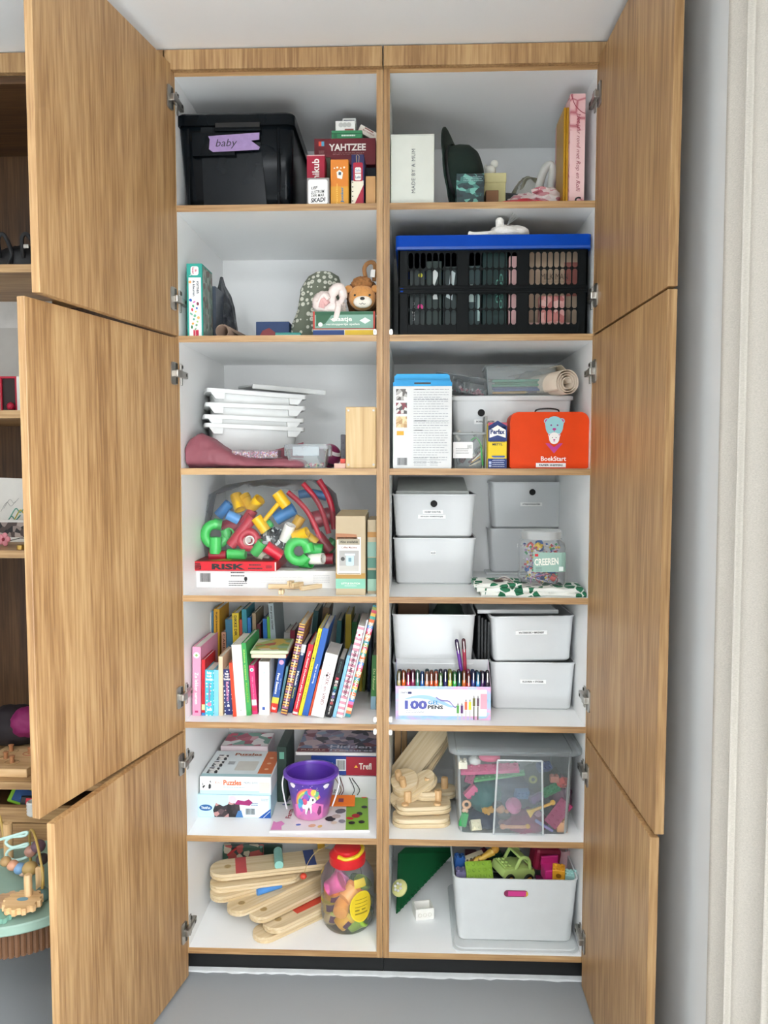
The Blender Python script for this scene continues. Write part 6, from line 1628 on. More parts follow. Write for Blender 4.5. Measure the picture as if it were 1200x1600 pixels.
# lid print on the visible top
rect(t, 'lid_print', w*.99, .20, P('dfe6e6'), 0, .104, h+.0005, 't'); rect(t, 'lid_band', w*.98, .018, P('a9cdd0'), 0, .012, h+.0008, 't'); rect(t, 'orange_strip', w*.20, .18, P('c8652e'), .385*w, .116, h+.0009, 't')
txt(t, 'Puzzles', w*.40, .022, P('a8552c'), .02*w, .178, h+.0012, 't', bold=.03); lines(t, w*.2, 1, .004, P('8a8f90'), .02*w, .158, h+.0012, 't', th=.003)
for k in range(3): rect(t, 'cow_picture', w*.15, .045, cow, (-.36+.01*k)*w, .045+.052*k, h+.0010, 't')
poly(t, 'bag_picture', rr(w*.30, .075, .006), P('cfccc2'), .08*w, .085, h+.0010, 't'); lines(t, w*.10, 4, .007, P('5a5a5c'), -.16*w, .115, h+.0012, 't', th=.003)
for k in range(3): poly(t, 'emblem', circ(.007, 10), P('e0b08a'), .385*w, .06+.045*k, h+.0013, 't')
z3 = z2
t, w, h = cbox('puzzle_box', 'pink and green puzzle box lying behind the Puzzles box', 'puzzle box', 345, 419, 1166, 6, y1+.225, .13, P('d9c9cc'), zb=SH[6])
rect(t, 'lid_print', w*.97, .12, fleck('fairy_lid', ['e8e4e2', 'a83a56', '6f9a8a', 'd9a3ae', '4a7a6f', 'c0556a', 'efe9e6'], 28), 0, .066, h+.0006, 't'); rect(t, 'logo', w*.16, .022, P('c83a5a'), -.36*w, .105, h+.0010, 't')
t, w, h = cbox('game_box', 'dark green box standing on edge beside the puzzles', 'game box', 433, 448, 1167, 6, y1+.10, .16, P('24352d')); rect(t, 'label_patch', w*.5, h*.12, P('5a8f7a'), 0, h*.85)
# treasure puzzle and its pile
zt6 = SH[6]
wy6 = PZ(552, 1249, SH[6]).y
t, w, h = cbox('cardboard_box', 'white flat box at the bottom of the right pile with handwriting', 'box', 512, 588, 1213, 6, wy6, .22, P('e3e3e0'))
txt(t, 'az', .018, .010, P('2a2c30'), -.38*w, h*.35, -.0009, shear=.3)
z_ = SH[6]+h+.0004
t, w, h = cbox('puzzle_box', 'red and blue puzzle box with a barcode on its front', 'puzzle box', 486, 588, 1182, 6, wy6+.006, .23, P('273f86'), zb=z_)
rect(t, 'red_panel', w*.46, h*.98, P('9c1f30'), .27*w, h*.5, -.0004); txt(t, 'Trefl', w*.19, h*.34, P('efe6dc'), .33*w, h*.50, -.001, bold=.02); poly(t, 'logo', [(-.006, 0), (0, .009), (.006, 0)], P('e9b03a'), .19*w, h*.42, -.001)
rect(t, 'barcode_patch', w*.15, h*.62, P('e9e9e6'), -.04*w, h*.55, -.0007); barcode(t, w*.13, h*.5, -.04*w, h*.55, -.0010); txt(t, '4 IN', w*.10, h*.26, P('d9d9e6'), -.22*w, h*.55, -.001, bold=.03)
zt_ = z_+h+.0004
# big hidden-treasure box tilted on top
tl = thing('puzzle_box', 'large dark puzzle box with a round picture, lying topmost at right', 'puzzle box', (PY(540, 1180, wy6+.01).x-.004, wy6+.010, zt_))
wq = (PY(588, 1180, wy6+.01).x-PY(462, 1180, wy6+.01).x)
tl.location.x = (PY(588, 1180, wy6+.01).x+PY(462, 1180, wy6+.01).x)/2
box(tl, 'carton', -wq/2, wq/2, 0, .26, 0, .010, P('e2dfda'), .001, 1)
rect(tl, 'lid_print', wq*.985, .252, fleck('treasure_lid', ['5a4a66', '8a7690', '3f3a52', 'b08a92', '6f7fa0', '7a3f4a', '2f2c3c', 'c2a9ae'], 26), 0, .131, .0106, 't')
poly(tl, 'lid_circle', circ(.092, 30, ry=.085), fleck('treasure_circle', ['a58f9c', '8f8096', 'c2aeb4', '6a5f78', '8a9ab4', '2c2a38'], 34), .02*wq, .155, .0109, 't')
txt(tl, 'Hidden', wq*.52, .026, P('d3d3de'), .17*wq, .050, .0114, 't', bold=.02); txt(tl, 'Treasures', wq*.56, .020, P('d3d3de'), .17*wq, .020, .0114, 't', bold=.02); rect(tl, 'red_band', wq*.40, .030, P('7a2f3a'), -.29*wq, .018, .0111, 't'); txt(tl, 'PUZZLE', wq*.3, .012, P('d9c9b4'), -.29*wq, .018, .0116, 't')
# farm puzzle booklet
fa = [PZ(421, 1301.5, SH[6]), PZ(577.5, 1300.5, SH[6]), PZ(576, 1243, SH[6]), PZ(433, 1246.5, SH[6])]
fc = (fa[0]+fa[1]+fa[2]+fa[3])/4
fb = thing('activity_booklet', 'flat white and green farm activity booklet under the bucket', 'booklet', (fc.x, fc.y, SH[6]))
L_ = [(p.x-fc.x, p.y-fc.y) for p in fa]
prism(fb, 'booklet', L_, .0003, .006, P('e8e5e2'), 't')
def bil(u, v): 
    a = Vector(L_[0]).lerp(Vector(L_[1]), u); b = Vector(L_[3]).lerp(Vector(L_[2]), u); return a.lerp(b, v)
def bpoly(nm, uv, mat, z=.0066): return mesh(nm, [(*bil(u, v), z) for u, v in uv], [tuple(range(len(uv)))], mat, fb)
bpoly('green_cover', [(.76, .01), (.99, .01), (.99, .99), (.76, .99)], P('7fae3a')); bpoly('puzzle_piece_print', [(.01, .02), (.12, .02), (.11, .12), (.14, .18), (.10, .26), (.05, .22), (.02, .26)], P('e08ac0'), .0068)
txt(fb, 'Farm', .060, .016, P('a3303f'), *bil(.17, .45), .0070, 't', rot=PI/2, bold=.02); txt(fb, '& jump', .05, .012, P('4a4a9a'), *bil(.12, .80), .0070, 't', rot=PI/2-.3, bold=.02)
brn = random.Random(4)
for k, (u, v, r, c) in enumerate(((.28, .15, .008, '5f7fc0'), (.42, .12, .012, 'd9b08a'), (.50, .10, .010, 'e0c070'), (.60, .30, .016, '2c2a2e'), (.66, .36, .014, 'c9b9b0'), (.70, .50, .018, '6a6a72'), (.58, .55, .012, 'e9d9d0'), (.80, .30, .012, 'c8242e'), (.82, .18, .010, '1e1e20'), (.92, .20, .010, '1e1e20'), (.90, .42, .012, '1e1e20'), (.95, .60, .010, '1e1e20'), (.86, .36, .013, 'a8202a'), (.72, .22, .012, '8f8f98'), (.22, .62, .006, 'b0455a'), (.14, .70, .007, '3a6a4a'), (.95, .88, .009, 'd9603a'), (.64, .18, .010, 'd9c9b4'))):
    p = bil(u, v); poly(fb, 'farm_print', circ(r, 9, ry=r*brn.uniform(.6, 1.1)), P(c), p.x, p.y, .0070+.0001*k, 't', rot=brn.random()*3)
# orange tag with cords
q = PZ(534, 1262, SH[6]+.0075)
tg = thing('game_tag', 'orange card pouch with a dark picture and hanging cords', 'pouch', (q.x, q.y, SH[6]+.0092), .0)
box(tg, 'card', -.042, .040, .002, .045, .0, .003, P('d9702a'), .0015, rot=(.45, 0, .02)); 
o = rect(tg, 'picture', .036, .026, P('2a2024'), 0, 0, 0, 't'); o.location = (-.004, .020, .0128); o.rotation_euler = (.45, 0, 0); 
o = rect(tg, 'picture_frame', .040, .030, P('e6d9d0'), 0, 0, 0, 't'); o.location = (-.004, .020, .0124); o.rotation_euler = (.45, 0, 0)
o = rect(tg, 'picture', .016, .014, P('7a3f52'), 0, 0, 0, 't'); o.location = (-.004, .020, .0132); o.rotation_euler = (.45, 0, 0)
for k, (a, c, px, py) in enumerate(((-.012, '7a5a40', 523, 1214), (-.004, '5a2026', 531, 1214), (.030, '3a3a3c', 546, 1215), (.046, '1c1c1e', 550, 1216))):
    p1 = PY(px, py, wy6-.006)-Vector(tg.location)
    tube(tg, 'cord', spline([(a, .040, .022), (a+.006, .042, .040), (p1.x, p1.y, p1.z)]), .0014, M(c, .7), 6)
# bucket
qb = PZ(483, 1283, SH[6]+.0075)
rb0 = .052; _, wtop, htop = fr(438, 528, 1205, 6, qb.y+.05, SH[6]+.0075)
bk_t = thing('toy_bucket', 'purple toy bucket with a unicorn and rainbow picture', 'bucket', (qb.x, qb.y+rb0, SH[6]+.0075))
hb_ = PY(483, 1203, qb.y+rb0).z-SH[6]-.0075; rt = .0785
def bucket_col(nt):
    tc = N(nt, 'ShaderNodeTexCoord'); sx = N(nt, 'ShaderNodeSeparateXYZ'); nt.links.new(tc.outputs['Object'], sx.inputs[0])
    no = N(nt, 'ShaderNodeTexNoise'); no.inputs['Scale'].default_value = 30; nt.links.new(tc.outputs['Object'], no.inputs[0])
    ad = N(nt, 'ShaderNodeMath', operation='MULTIPLY_ADD'); ad.inputs[1].default_value = .03; nt.links.new(no.outputs[0], ad.inputs[0]); nt.links.new(sx.outputs[2], ad.inputs[2])
    mr = N(nt, 'ShaderNodeMapRange'); mr.inputs[1].default_value = 0; mr.inputs[2].default_value = .15; nt.links.new(ad.outputs[0], mr.inputs[0])
    return ramp(nt, mr.outputs[0], [(0, 'd98ab8'), (.3, 'c670b0'), (.42, '8a4aa0'), (.6, '5a3a9a'), (1, '4f3a9e')])
BUCK = patt('unicorn_bucket', bucket_col, .3); PUR = M('6a3fb0', .3, var=.04)
lathe(bk_t, 'body', [(rb0*.94, 0), (rb0, .003), (rt-.003, hb_-.012)], BUCK, 40, cap1=False)
lathe(bk_t, 'inside', [(rt-.005, hb_-.010), (rb0-.003, .005), (.001, .005)], M('55329a', .35), 40, cap0=False, cap1=False)
lathe(bk_t, 'rim', [(rt-.005, hb_-.014), (rt+.002, hb_-.014), (rt+.006, hb_-.010), (rt+.006, hb_-.002), (rt+.003, hb_), (rt-.003, hb_), (rt-.005, hb_-.004), (rt-.005, hb_-.014)], PUR, 40, cap0=False, cap1=False)
tube(bk_t, 'handle', spline([(-rt-.004, 0, hb_-.010), (-rt-.008, -.012, hb_-.04), (-rt*.99, -.030, hb_-.075), (-rt*.85, -.05, hb_-.10)]), .0022, M('e4e2e6', .3), 8)
tube(bk_t, 'handle', spline([(rt+.004, 0, hb_-.010), (rt+.008, -.012, hb_-.035), (rt*1.0, -.030, hb_-.065), (rt*.88, -.05, hb_-.09)]), .0022, M('e4e2e6', .3), 8)
def wrap(nm, pts, mat, off=.0008):
    """printed shape wrapped on the bucket: pts are (angle from front, height fraction)"""
    c = (sum(a for a, _ in pts)/len(pts), sum(b for _, b in pts)/len(pts))
    def P3(a, z):
        r = rb0+(rt-.003-rb0)*(z*hb_)/(hb_-.012)+off
        return (r*math.sin(a), -r*math.cos(a), z*hb_)
    n = len(pts); K = 3
    v = [P3(*c)]; f = []
    for k in range(1, K+1):
        for a, b in pts: v.append(P3(c[0]+(a-c[0])*k/K, c[1]+(b-c[1])*k/K))
    for i in range(n):
        j = (i+1) % n
        f.append((0, 1+i, 1+j))
        for k in range(K-1): f.append((1+k*n+i, 1+(k+1)*n+i, 1+(k+1)*n+j, 1+k*n+j))
    o = fixn(mesh(nm, v, f, mat, bk_t, True)); return o
def arc(r0, r1, cx_, cz_, a0, a1, sx=8.0, n=16):
    """band between two radii, in (angle, height) units"""
    o_ = [(cx_+r1*math.cos(a0+(a1-a0)*i/n)*1.45, cz_+r1*math.sin(a0+(a1-a0)*i/n)) for i in range(n+1)]
    i_ = [(cx_+r0*math.cos(a1+(a0-a1)*i/n)*1.45, cz_+r0*math.sin(a1+(a0-a1)*i/n)) for i in range(n+1)]
    return o_, i_
def band(r0, r1, cx_, cz_, a0, a1, mat, off):
    o_, i_ = arc(r0, r1, cx_, cz_, a0, a1)
    n = len(o_)
    def P3(a, z):
        r = rb0+(rt-.003-rb0)*(z*hb_)/(hb_-.012)+off
        return (r*math.sin(a), -r*math.cos(a), z*hb_)
    v = [P3(*p) for p in o_]+[P3(*p) for p in reversed(i_)]
    return mesh('rainbow_print', v, [(i, i+1, n+i+1, n+i) for i in range(n-1)], mat, bk_t)
for k, c in enumerate(('e06a8a', 'e0a04a', 'd9d06a', '8ac070', 'd98ac0')): band(.40-.035*k, .44-.035*k, -.02, .36, .15*PI, .98*PI, P(c), .0010+.0001*k)
wrap('hill_print', [(-.75+1.5*i/10, .36+.10*math.sin(PI*i/10)) for i in range(11)]+[(.75, .05), (-.75, .05)], P('d978b4'), .0012)
WU = P('efe9f0')
wrap('unicorn_print', [(-.30, .30), (-.32, .42), (-.18, .50), (.02, .50), (.10, .60), (.24, .58), (.34, .50), (.32, .46), (.20, .44), (.14, .36), (.16, .22), (.10, .18), (.06, .28), (-.06, .28), (-.10, .16), (-.18, .18), (-.17, .30)], WU, .0018)
for k, (a, z, r, c) in enumerate(((-.02, .66, .10, '4a9ac0'), (.10, .72, .09, 'd05a9a'), (.22, .70, .08, 'e0c45a'), (-.10, .58, .09, '8a5ab8'), (-.16, .48, .08, 'd05a7a'), (-.36, .46, .09, '4a9ac8'), (-.42, .36, .08, '5ab0d0'), (-.36, .28, .06, '9a6ac0'), (.36, .66, .07, '6ab08a'))):
    wrap('mane_print', [(a+r*1.4*math.cos(u), z+r*math.sin(u)) for u in [2*PI*i/12 for i in range(12)]], P(c), .0021+.0001*k)
wrap('eye_print', [(.20+.035*math.cos(u), .53+.035*math.sin(u)) for u in [2*PI*i/10 for i in range(10)]], BLACK, .0034)
wrap('horn_print', [(.24, .66), (.30, .64), (.34, .80)], P('e9d98a'), .0034)
for a, z in ((-.70, .82), (.78, .80)): wrap('cloud_print', [(a+.14*math.cos(u)*(1+.2*math.sin(3*u)), z+.055*math.sin(u)) for u in [2*PI*i/14 for i in range(14)]], WU, .0014)
srn2 = random.Random(9)
for k in range(12): a, z = srn2.uniform(-.9, .9), srn2.uniform(.72, .9); wrap('star_print', [(a+.015*math.cos(u), z+.012*math.sin(u)) for u in [2*PI*i/5 for i in range(5)]], P('e9d9f4'), .0013)
wrap('dragon_print', [(.42, .20), (.50, .36), (.62, .34), (.66, .18), (.52, .12)], P('7a3f6a'), .0020)

# ---- sixth row right: balance pieces
PL = ply('X')
def slabthing(label, corners, z, th, pegs, tilt=None, group='wooden balance pieces', rnd_=.035):
    """rounded plywood plate with dowel pegs; corners = centre pixel left/right ends on level z"""
    a, b, wd = corners
    A, B_ = PZ(*a, z), PZ(*b, z)
    c = (A+B_)/2; L = (B_-A).length; ang = math.atan2(B_.y-A.y, B_.x-A.x)
    t = thing('balance_piece', label, 'wooden toy', (c.x, c.y, z), ang, group)
    prism(t, 'plate', rr(L, wd, rnd_, 8), 0, th*.48, PL, 't', bev=.002); prism(t, 'plate_layer', rr(L*.985, wd*.97, rnd_, 8), th*.5, th, PL, 't', bev=.002)
    for f in pegs: lathe(t, 'peg', [(.0115, th-.001), (.0115, th+.030), (.0095, th+.033)], beech('Z'), 16, loc=(f*L, (-.0 if len(pegs) < 3 else 0), 0))
    if tilt: t.rotation_euler = (tilt[0], tilt[1], ang+(tilt[2] if len(tilt) > 2 else 0))
    return t
z6 = SH[6]+.0004
slabthing('lowest pale wooden balance plate at the front, with two pegs', ((613, 1285), (703, 1284), .085), z6, .026, (-.28, .28))
slabthing('second wooden balance plate behind the lowest one, with two pegs', ((618, 1266), (704, 1262), .085), z6+.030, .024, (-.28, .27))
slabthing('small short plate with one peg in the middle of the pile', ((647, 1246), (690, 1243), .07), z6+.056, .026, (.0,), None)
slabthing('wooden plate at the back right of the pile with one peg', ((668, 1243), (712, 1240), .08), z6+.030, .022, (.1,))
def slabat(label, px, py, Y, L, wd, th, rot, pegs, bend=0.0):
    p = PY(px, py, Y)
    t = thing('balance_piece', label, 'wooden toy', p, 0, 'wooden balance pieces')
    prism(t, 'plate', rr(L, wd, wd*.48, 8), 0, th*.48, PL, 't', bev=.0015); prism(t, 'plate_layer', rr(L*.985, wd*.97, wd*.47, 8), th*.5, th, PL, 't', bev=.0015)
    for a, b in pegs: lathe(t, 'peg', [(.0105, th-.001), (.0105, th+.030), (.0085, th+.033)], beech('Z'), 16, loc=(a*L, b*wd, 0))
    t.rotation_euler = rot
    return t
slabat('rounded balance plate with two pegs tilted on the left of the pile', 634, 1229, .17, .085, .085, .034, (.45, -.25, .2), ((-.16, .1), (-.10, -.24)))
slabat('long narrow plate slanting up under the tilted rounded plate', 648, 1236, .16, .16, .07, .020, (.35, -.55, .2), ())
slabat('large plate leaning upright against the cabinet side', 655, 1180, .30, .26, .09, .020, (.75, -.85, .35), ())
slabat('second large plate leaning upright beside the first', 670, 1180, .34, .28, .08, .018, (.75, -.95, .35), ())
t = thing('wooden_toy_board', 'narrow upright board far back in the left corner', 'board', (PY(622, 1180, .44).x, .44, SH[6])); box(t, 'board', -.012, .010, 0, .018, 0, .29, beech('Z'), .002); box(t, 'batten', .012, .030, .004, .018, 0, .29, beech('Z'), .002)
# clear lidded bin with toys
yb6 = PZ(806, 1306, SH[6]).y
cx, w, h = fr(713, 896, 1172, 6, yb6)
CB = clear('dde3e4', .035, .12)
cb = thing('clear_bin', 'large clear lidded bin filled with toy figures and bricks', 'storage bin', (cx, yb6, SH[6]))
dcb = .34
bin_(cb, 'bin', w*.95, dcb*.94, w, dcb, h*.97, .022, .002, CB, cy=dcb/2)
LIDC = clear('dfe5e6', .07, .12)
A = rr(w*1.13, dcb+.03, .02)
_, _, hl = fr(700, 914, 1150, 6, yb6)
loft(cb, 'lid', [[(x*.97, y+dcb/2, h*.955) for x, y in A], [(x, y+dcb/2, h*.965) for x, y in A], [(x, y+dcb/2, h*1.03) for x, y in A], [(x*.98, y*.98+dcb/2, h*1.045) for x, y in A], [(x*.94, y*.94+dcb/2, h*1.045) for x, y in A]], LIDC)
def wz(u): return u
fx0, fx1 = PY(777, 1240, yb6).x-cx, PY(846, 1240, yb6).x-cx
zt0, zt1 = PY(810, 1188, yb6).z-SH[6], .004
for nm, p in (('panel_rib', [(fx0-.010, zt1), (fx0, zt0)]), ('panel_rib', [(fx1+.006, zt1), (fx1, zt0)]), ('panel_rib', [(fx0, zt0), (fx1, zt0)])):
    (a, b), (c, d) = p
    tube(cb, nm, [(a, -.001, b), (c, -.003, d)], .0028, clear('eef2f2', .5, .15), 8)
prism(cb, 'recessed_panel', [(fx0-.010, zt1), (fx1+.006, zt1), (fx1, zt0), (fx0, zt0)], -.0035, -.0025, clear('e6ebec', .05, .1))
def toy(name, label, cat, px, py, Y, rot=(0, 0, 0)):
    return thing(name, label, cat, PY(px, py, yb6+Y), 0, 'toys in the clear bin') if rot == (0, 0, 0) else _t(name, label, cat, px, py, Y, rot)
def _t(name, label, cat, px, py, Y, rot):
    t = thing(name, label, cat, PY(px, py, yb6+Y), 0, 'toys in the clear bin'); t.rotation_euler = rot; return t
def brick(par, w, d, h, nx, ny, mat, z0=0.0):
    box(par, 'brick_body', -w/2, w/2, -d/2, d/2, z0, z0+h, mat, .001, 1)
    for i in range(nx):
        for j in range(ny):
            lathe(par, 'stud', [(.0045, z0+h), (.0045, z0+h+.0042), (.004, z0+h+.0045)], mat, 10, loc=(-w/2+w*(i+.5)/nx, -d/2+d*(j+.5)/ny, 0))
t = toy('brick_plate', 'long pink studded strip near the top of the clear bin', 'toy brick', 765, 1204, .04, (0.4, -.06, 0)); brick(t, .17, .03, .012, 8, 2, P('c8557f'))
t = toy('brick_plate', 'long green studded strip below the pink one', 'toy brick', 780, 1214, .05, (0.3, -.16, 0)); brick(t, .15, .02, .007, 8, 1, P('4a9a5a'))
t = toy('toy_brick', 'cream brick in the upper left corner of the clear bin', 'toy brick', 723, 1194, .02); brick(t, .026, .026, .020, 2, 2, P('e6dcc6'), -.01)
t = toy('toy_brick', 'cream cube brick at the lower left of the clear bin', 'toy brick', 743, 1290, .03, (.9, 0, .2)); brick(t, .030, .030, .024, 2, 2, P('ece2c2'), -.012)
t = toy('toy_brick', 'peach block at the lower right of the clear bin', 'toy brick', 877, 1290, .04); brick(t, .030, .03, .034, 2, 2, P('e8a870'), -.018)
t = toy('brick_plate', 'big magenta studded plate slanting at the right of the clear bin', 'toy brick', 873, 1270, .04, (1.2, -.95, 0)); brick(t, .085, .040, .012, 5, 2, P('9c2458'))
t = toy('toy_brick', 'navy block mass at the back of the clear bin', 'toy', 790, 1235, .14); crumple(t, 'bricks', 0, 0, 0, .11, .06, .055, P('1f2f4a'), .2, 3, 3)
t = toy('toy_brick', 'teal block mass left of centre in the clear bin', 'toy', 758, 1240, .10); crumple(t, 'bricks', 0, 0, 0, .045, .05, .05, P('1f5a58'), .2, 3, 7)
t = toy('toy_brick', 'dark blue brick pile at the bottom left of the clear bin', 'toy', 755, 1285, .10); crumple(t, 'bricks', 0, 0, 0, .055, .06, .04, P('1f2c48'), .2, 3, 9)
t = toy('toy_brick', 'maroon pieces at the bottom middle of the clear bin', 'toy', 820, 1285, .08); crumple(t, 'bricks', 0, 0, 0, .06, .06, .035, P('8a2450'), .2, 3, 11)
t = toy('brick_plate', 'green brick slanting at the upper right of the clear bin', 'toy brick', 862, 1236, .06, (.6, -.5, 0)); brick(t, .055, .024, .014, 4, 2, P('1f7a4a'))
t = toy('toy_brick', 'bright green piece at the lower left of the clear bin', 'toy', 724, 1278, .03, (0, .2, 0)); brick(t, .022, .03, .04, 1, 2, P('2f9a4f'), -.02)
t = toy('toy_figure', 'toy figure with dark hair and a pink cap lying in the clear bin', 'toy figure', 786, 1264, .04)
ell(t, 'head', (-.008, 0, .0), (.014, .013, .013), M('b5784a', .5)); crumple(t, 'hair', -.016, .006, .008, .014, .012, .012, M('16110f', .6), .2, 4, 2); ell(t, 'body', (.004, .006, -.020), (.020, .014, .014), M('1f1a1c', .5)); ell(t, 'hand', (.010, -.006, -.004), (.007, .006, .006), M('c08050', .5)); lathe(t, 'cap', [(.001, .016), (.018, .012), (.024, .0), (.022, -.012), (.004, -.016)], M('cf6f9c', .4), 20, loc=(.032, .0, .012)).rotation_euler = (.5, .6, 0)
t = toy('toy_bone', 'yellow bone-shaped toy slanting at the right of the clear bin', 'toy', 845, 1260, .025); tube(t, 'shaft', [(-.03, 0, -.016), (.032, 0, .010)], .0045, P('e0a52c'), 10); ell(t, 'knob', (.034, 0, .012), (.008, .006, .008), P('e0a52c')); prism(t, 'wing', [(-.042, -.012), (-.014, -.006), (-.030, -.034)], -.004, .004, P('e6b43a'))
t = toy('toy_bone', 'peach bar lying at the bottom of the clear bin', 'toy', 805, 1292, .02); tube(t, 'shaft', [(-.034, 0, 0), (.034, 0, .001)], .005, P('d99a78'), 10); ell(t, 'knob', (.036, 0, .001), (.008, .006, .008), P('e0a52c')); ell(t, 'knob', (-.036, 0, 0), (.009, .006, .008), P('d99a78'))
t = toy('toy_brick', 'lilac bar slanting at the lower right of the clear bin', 'toy brick', 850, 1290, .03, (0, .55, 0)); box(t, 'bar', -.03, .03, -.005, .005, -.004, .004, P('8a80b8'), .002)
t = toy('toy_ring', 'cream ring toy at the left of the clear bin', 'toy', 729, 1257, .025); tube(t, 'ring', [(.010*math.cos(a), 0, .010*math.sin(a)) for a in [2*PI*i/16 for i in range(16)]], .004, P('d9a880'), 8, closed=True); ell(t, 'knob', (-.004, 0, -.018), (.010, .007, .008), P('d9b090'))
t = toy('toy_brick', 'pale pink rounded piece at the top of the clear bin', 'toy', 765, 1183, .03); crumple(t, 'piece', 0, 0, 0, .030, .02, .012, P('c8607a'), .1, 3, 3)
t = toy('toy_ring', 'olive wheel at the right of centre in the clear bin', 'toy', 833, 1218, .05); tube(t, 'tyre', [(.009*math.cos(a), 0, .009*math.sin(a)) for a in [2*PI*i/14 for i in range(14)]], .0035, P('8a8a3a'), 8, closed=True)
t = toy('toy_brick', 'small salmon brick at the right of the clear bin', 'toy brick', 866, 1217, .05); brick(t, .026, .02, .018, 2, 1, P('a86a5a'), -.008)
t = toy('toy_brick', 'dark green bricks at the upper right of the clear bin', 'toy', 845, 1215, .13); crumple(t, 'bricks', 0, 0, 0, .055, .05, .04, P('22382c'), .2, 3, 13)
t = toy('toy_brick', 'mauve bricks at the right back of the clear bin', 'toy', 875, 1240, .12); crumple(t, 'bricks', 0, 0, 0, .03, .06, .05, P('6f4a5c'), .2, 3, 15)
t = toy('toy_brick', 'white curved toy piece beside the cream brick at the bin top', 'toy', 742, 1188, .05); crumple(t, 'piece', 0, 0, 0, .018, .02, .012, P('d9d9d4'), .1, 3, 4)

fil = random.Random(21)
fcol = ['8a2450', '1f7a4a', '2a3f6a', 'c8557f', 'd9a03a', '3f6a9a', '6a4a7a', 'b5443c', '2f8a5a', '7a2f4a', 'd98aa8', '4a4f6a']
fnam = ['wine red', 'leaf green', 'navy', 'rose', 'amber', 'steel blue', 'violet', 'brick red', 'jade', 'plum', 'pale pink', 'slate']
fpos = ['high at the left', 'high in the middle', 'high at the right', 'halfway up at the left', 'halfway up left of centre', 'in the very middle', 'halfway up right of centre', 'halfway up at the right', 'low at the left', 'low left of centre', 'low right of centre', 'low at the right']
fxy = [(735, 1212), (800, 1200), (850, 1198), (735, 1236), (765, 1262), (815, 1240), (838, 1246), (880, 1222), (765, 1296), (790, 1284), (835, 1276), (868, 1296)]
for k in range(12):
    t = toy('toy_brick', fnam[k]+' brick jumbled '+fpos[k]+' in the clear bin', 'toy brick', fxy[k][0], fxy[k][1], .055+.02*fil.random(), (fil.random()*3, fil.random()*3, fil.random()))
    brick(t, .042, .026, .018, 3, 2, P(fcol[k]), -.009)

# ---- seventh row left: balance planks
z7 = SH[7]
def plank(label, l, r, z, wd, rods=(), th=.018, hole=True, extra=.10, rx=0):
    A, B_ = PZ(*l, z+th), PZ(*r, z+th)
    dv = (B_-A); L = dv.length+extra; u = dv.normalized(); ang = math.atan2(u.y, u.x)
    t = thing('balance_plank', label, 'wooden plank', (A.x, A.y, z), ang, 'wooden balance planks', rx=rx)
    n = 10
    out = [(-wd*.48*math.sin(PI*i/n), -wd/2+wd*(1-math.cos(PI*i/n))/2) for i in range(n+1)]
    # straight flanks, both ends round
    out = [(L-wd*.48+wd*.48*math.sin(PI*i/n), -wd/2*math.cos(PI*i/n)) for i in range(n+1)]+[(wd*.48-wd*.48*math.sin(PI*i/n), wd/2*math.cos(PI*i/n)) for i in range(n+1)]
    prism(t, 'board', out, 0, th*.49, PL, 't', bev=.0015); prism(t, 'board_layer', [(a*.998, b*.985) for a, b in out], th*.51, th, PL, 't', bev=.0015)
    if hole:
        lathe(t, 'hole', [(.0105, th+.0003), (.0105, th-.0002), (.001, th-.0002)], M('a58c5e', .8), 16, loc=(wd*.55, .0, .0004))
        tube(t, 'hole_edge', [(wd*.55+.011*math.cos(a), .011*math.sin(a), th+.0004) for a in [2*PI*i/16 for i in range(16)]], .001, M('c9b084', .6), 5, closed=True)
    for f, c, dia in rods:
        if isinstance(dia, str):
            if dia == 'rod': tube(t, 'rod', [(f*L-.035, wd*.05, th+.008), (f*L+.045, -.01, th+.008)], .010, M(c, .5), 12)
            else: box(t, 'painted_strip', f*L-.05, f*L+.07, -.016, .012, th, th+.0006, M(c, .5))
            continue
        if dia > 0: tube(t, 'rod', [(f*L, -wd*.46, th+dia*.7), (f*L+.004, wd*.46, th+dia*.7)], dia, M(c, .5), 12)
        else: box(t, 'painted_strip', f*L-.017, f*L+.017, -wd*.49, wd*.49, th, th+.0006, M(c, .5))
    return t
plank('lowest plain plank peeking out at the front of the fan', (398, 1461), (480, 1424), z7+.0005, .080, (), hole=False, extra=.10)
plank('frontmost balance plank with a red painted strip', (414, 1446), (500, 1405), z7+.022, .085, ((.48, 'cf4a36', 'strip'),), extra=.12)
plank('second balance plank from the front, in shadow', (393, 1430), (500, 1378), z7+.044, .080, (), extra=.10)
plank('third balance plank from the front with a light blue rod', (358, 1420), (475, 1366), z7+.062, .080, ((.36, '4f8fd6', 'rod'),), extra=.10)
plank('fourth balance plank from the front with a yellow strip', (329, 1396), (424, 1370), z7+.080, .085, ((.62, 'd9b23a', 'strip'),), extra=.10)
plank('greyish balance plank half hidden under the top one', (328, 1378), (420, 1366), z7+.098, .085, (), extra=.10)
p1 = plank('topmost balance plank with red, mint and navy stripes', (328, 1357), (500, 1338), z7+.120, .100, ((.235, 'bd4a4a', 0), (.52, '8fcabe', .014), (.77, '2b3f7a', 0)), extra=.06, th=.020)
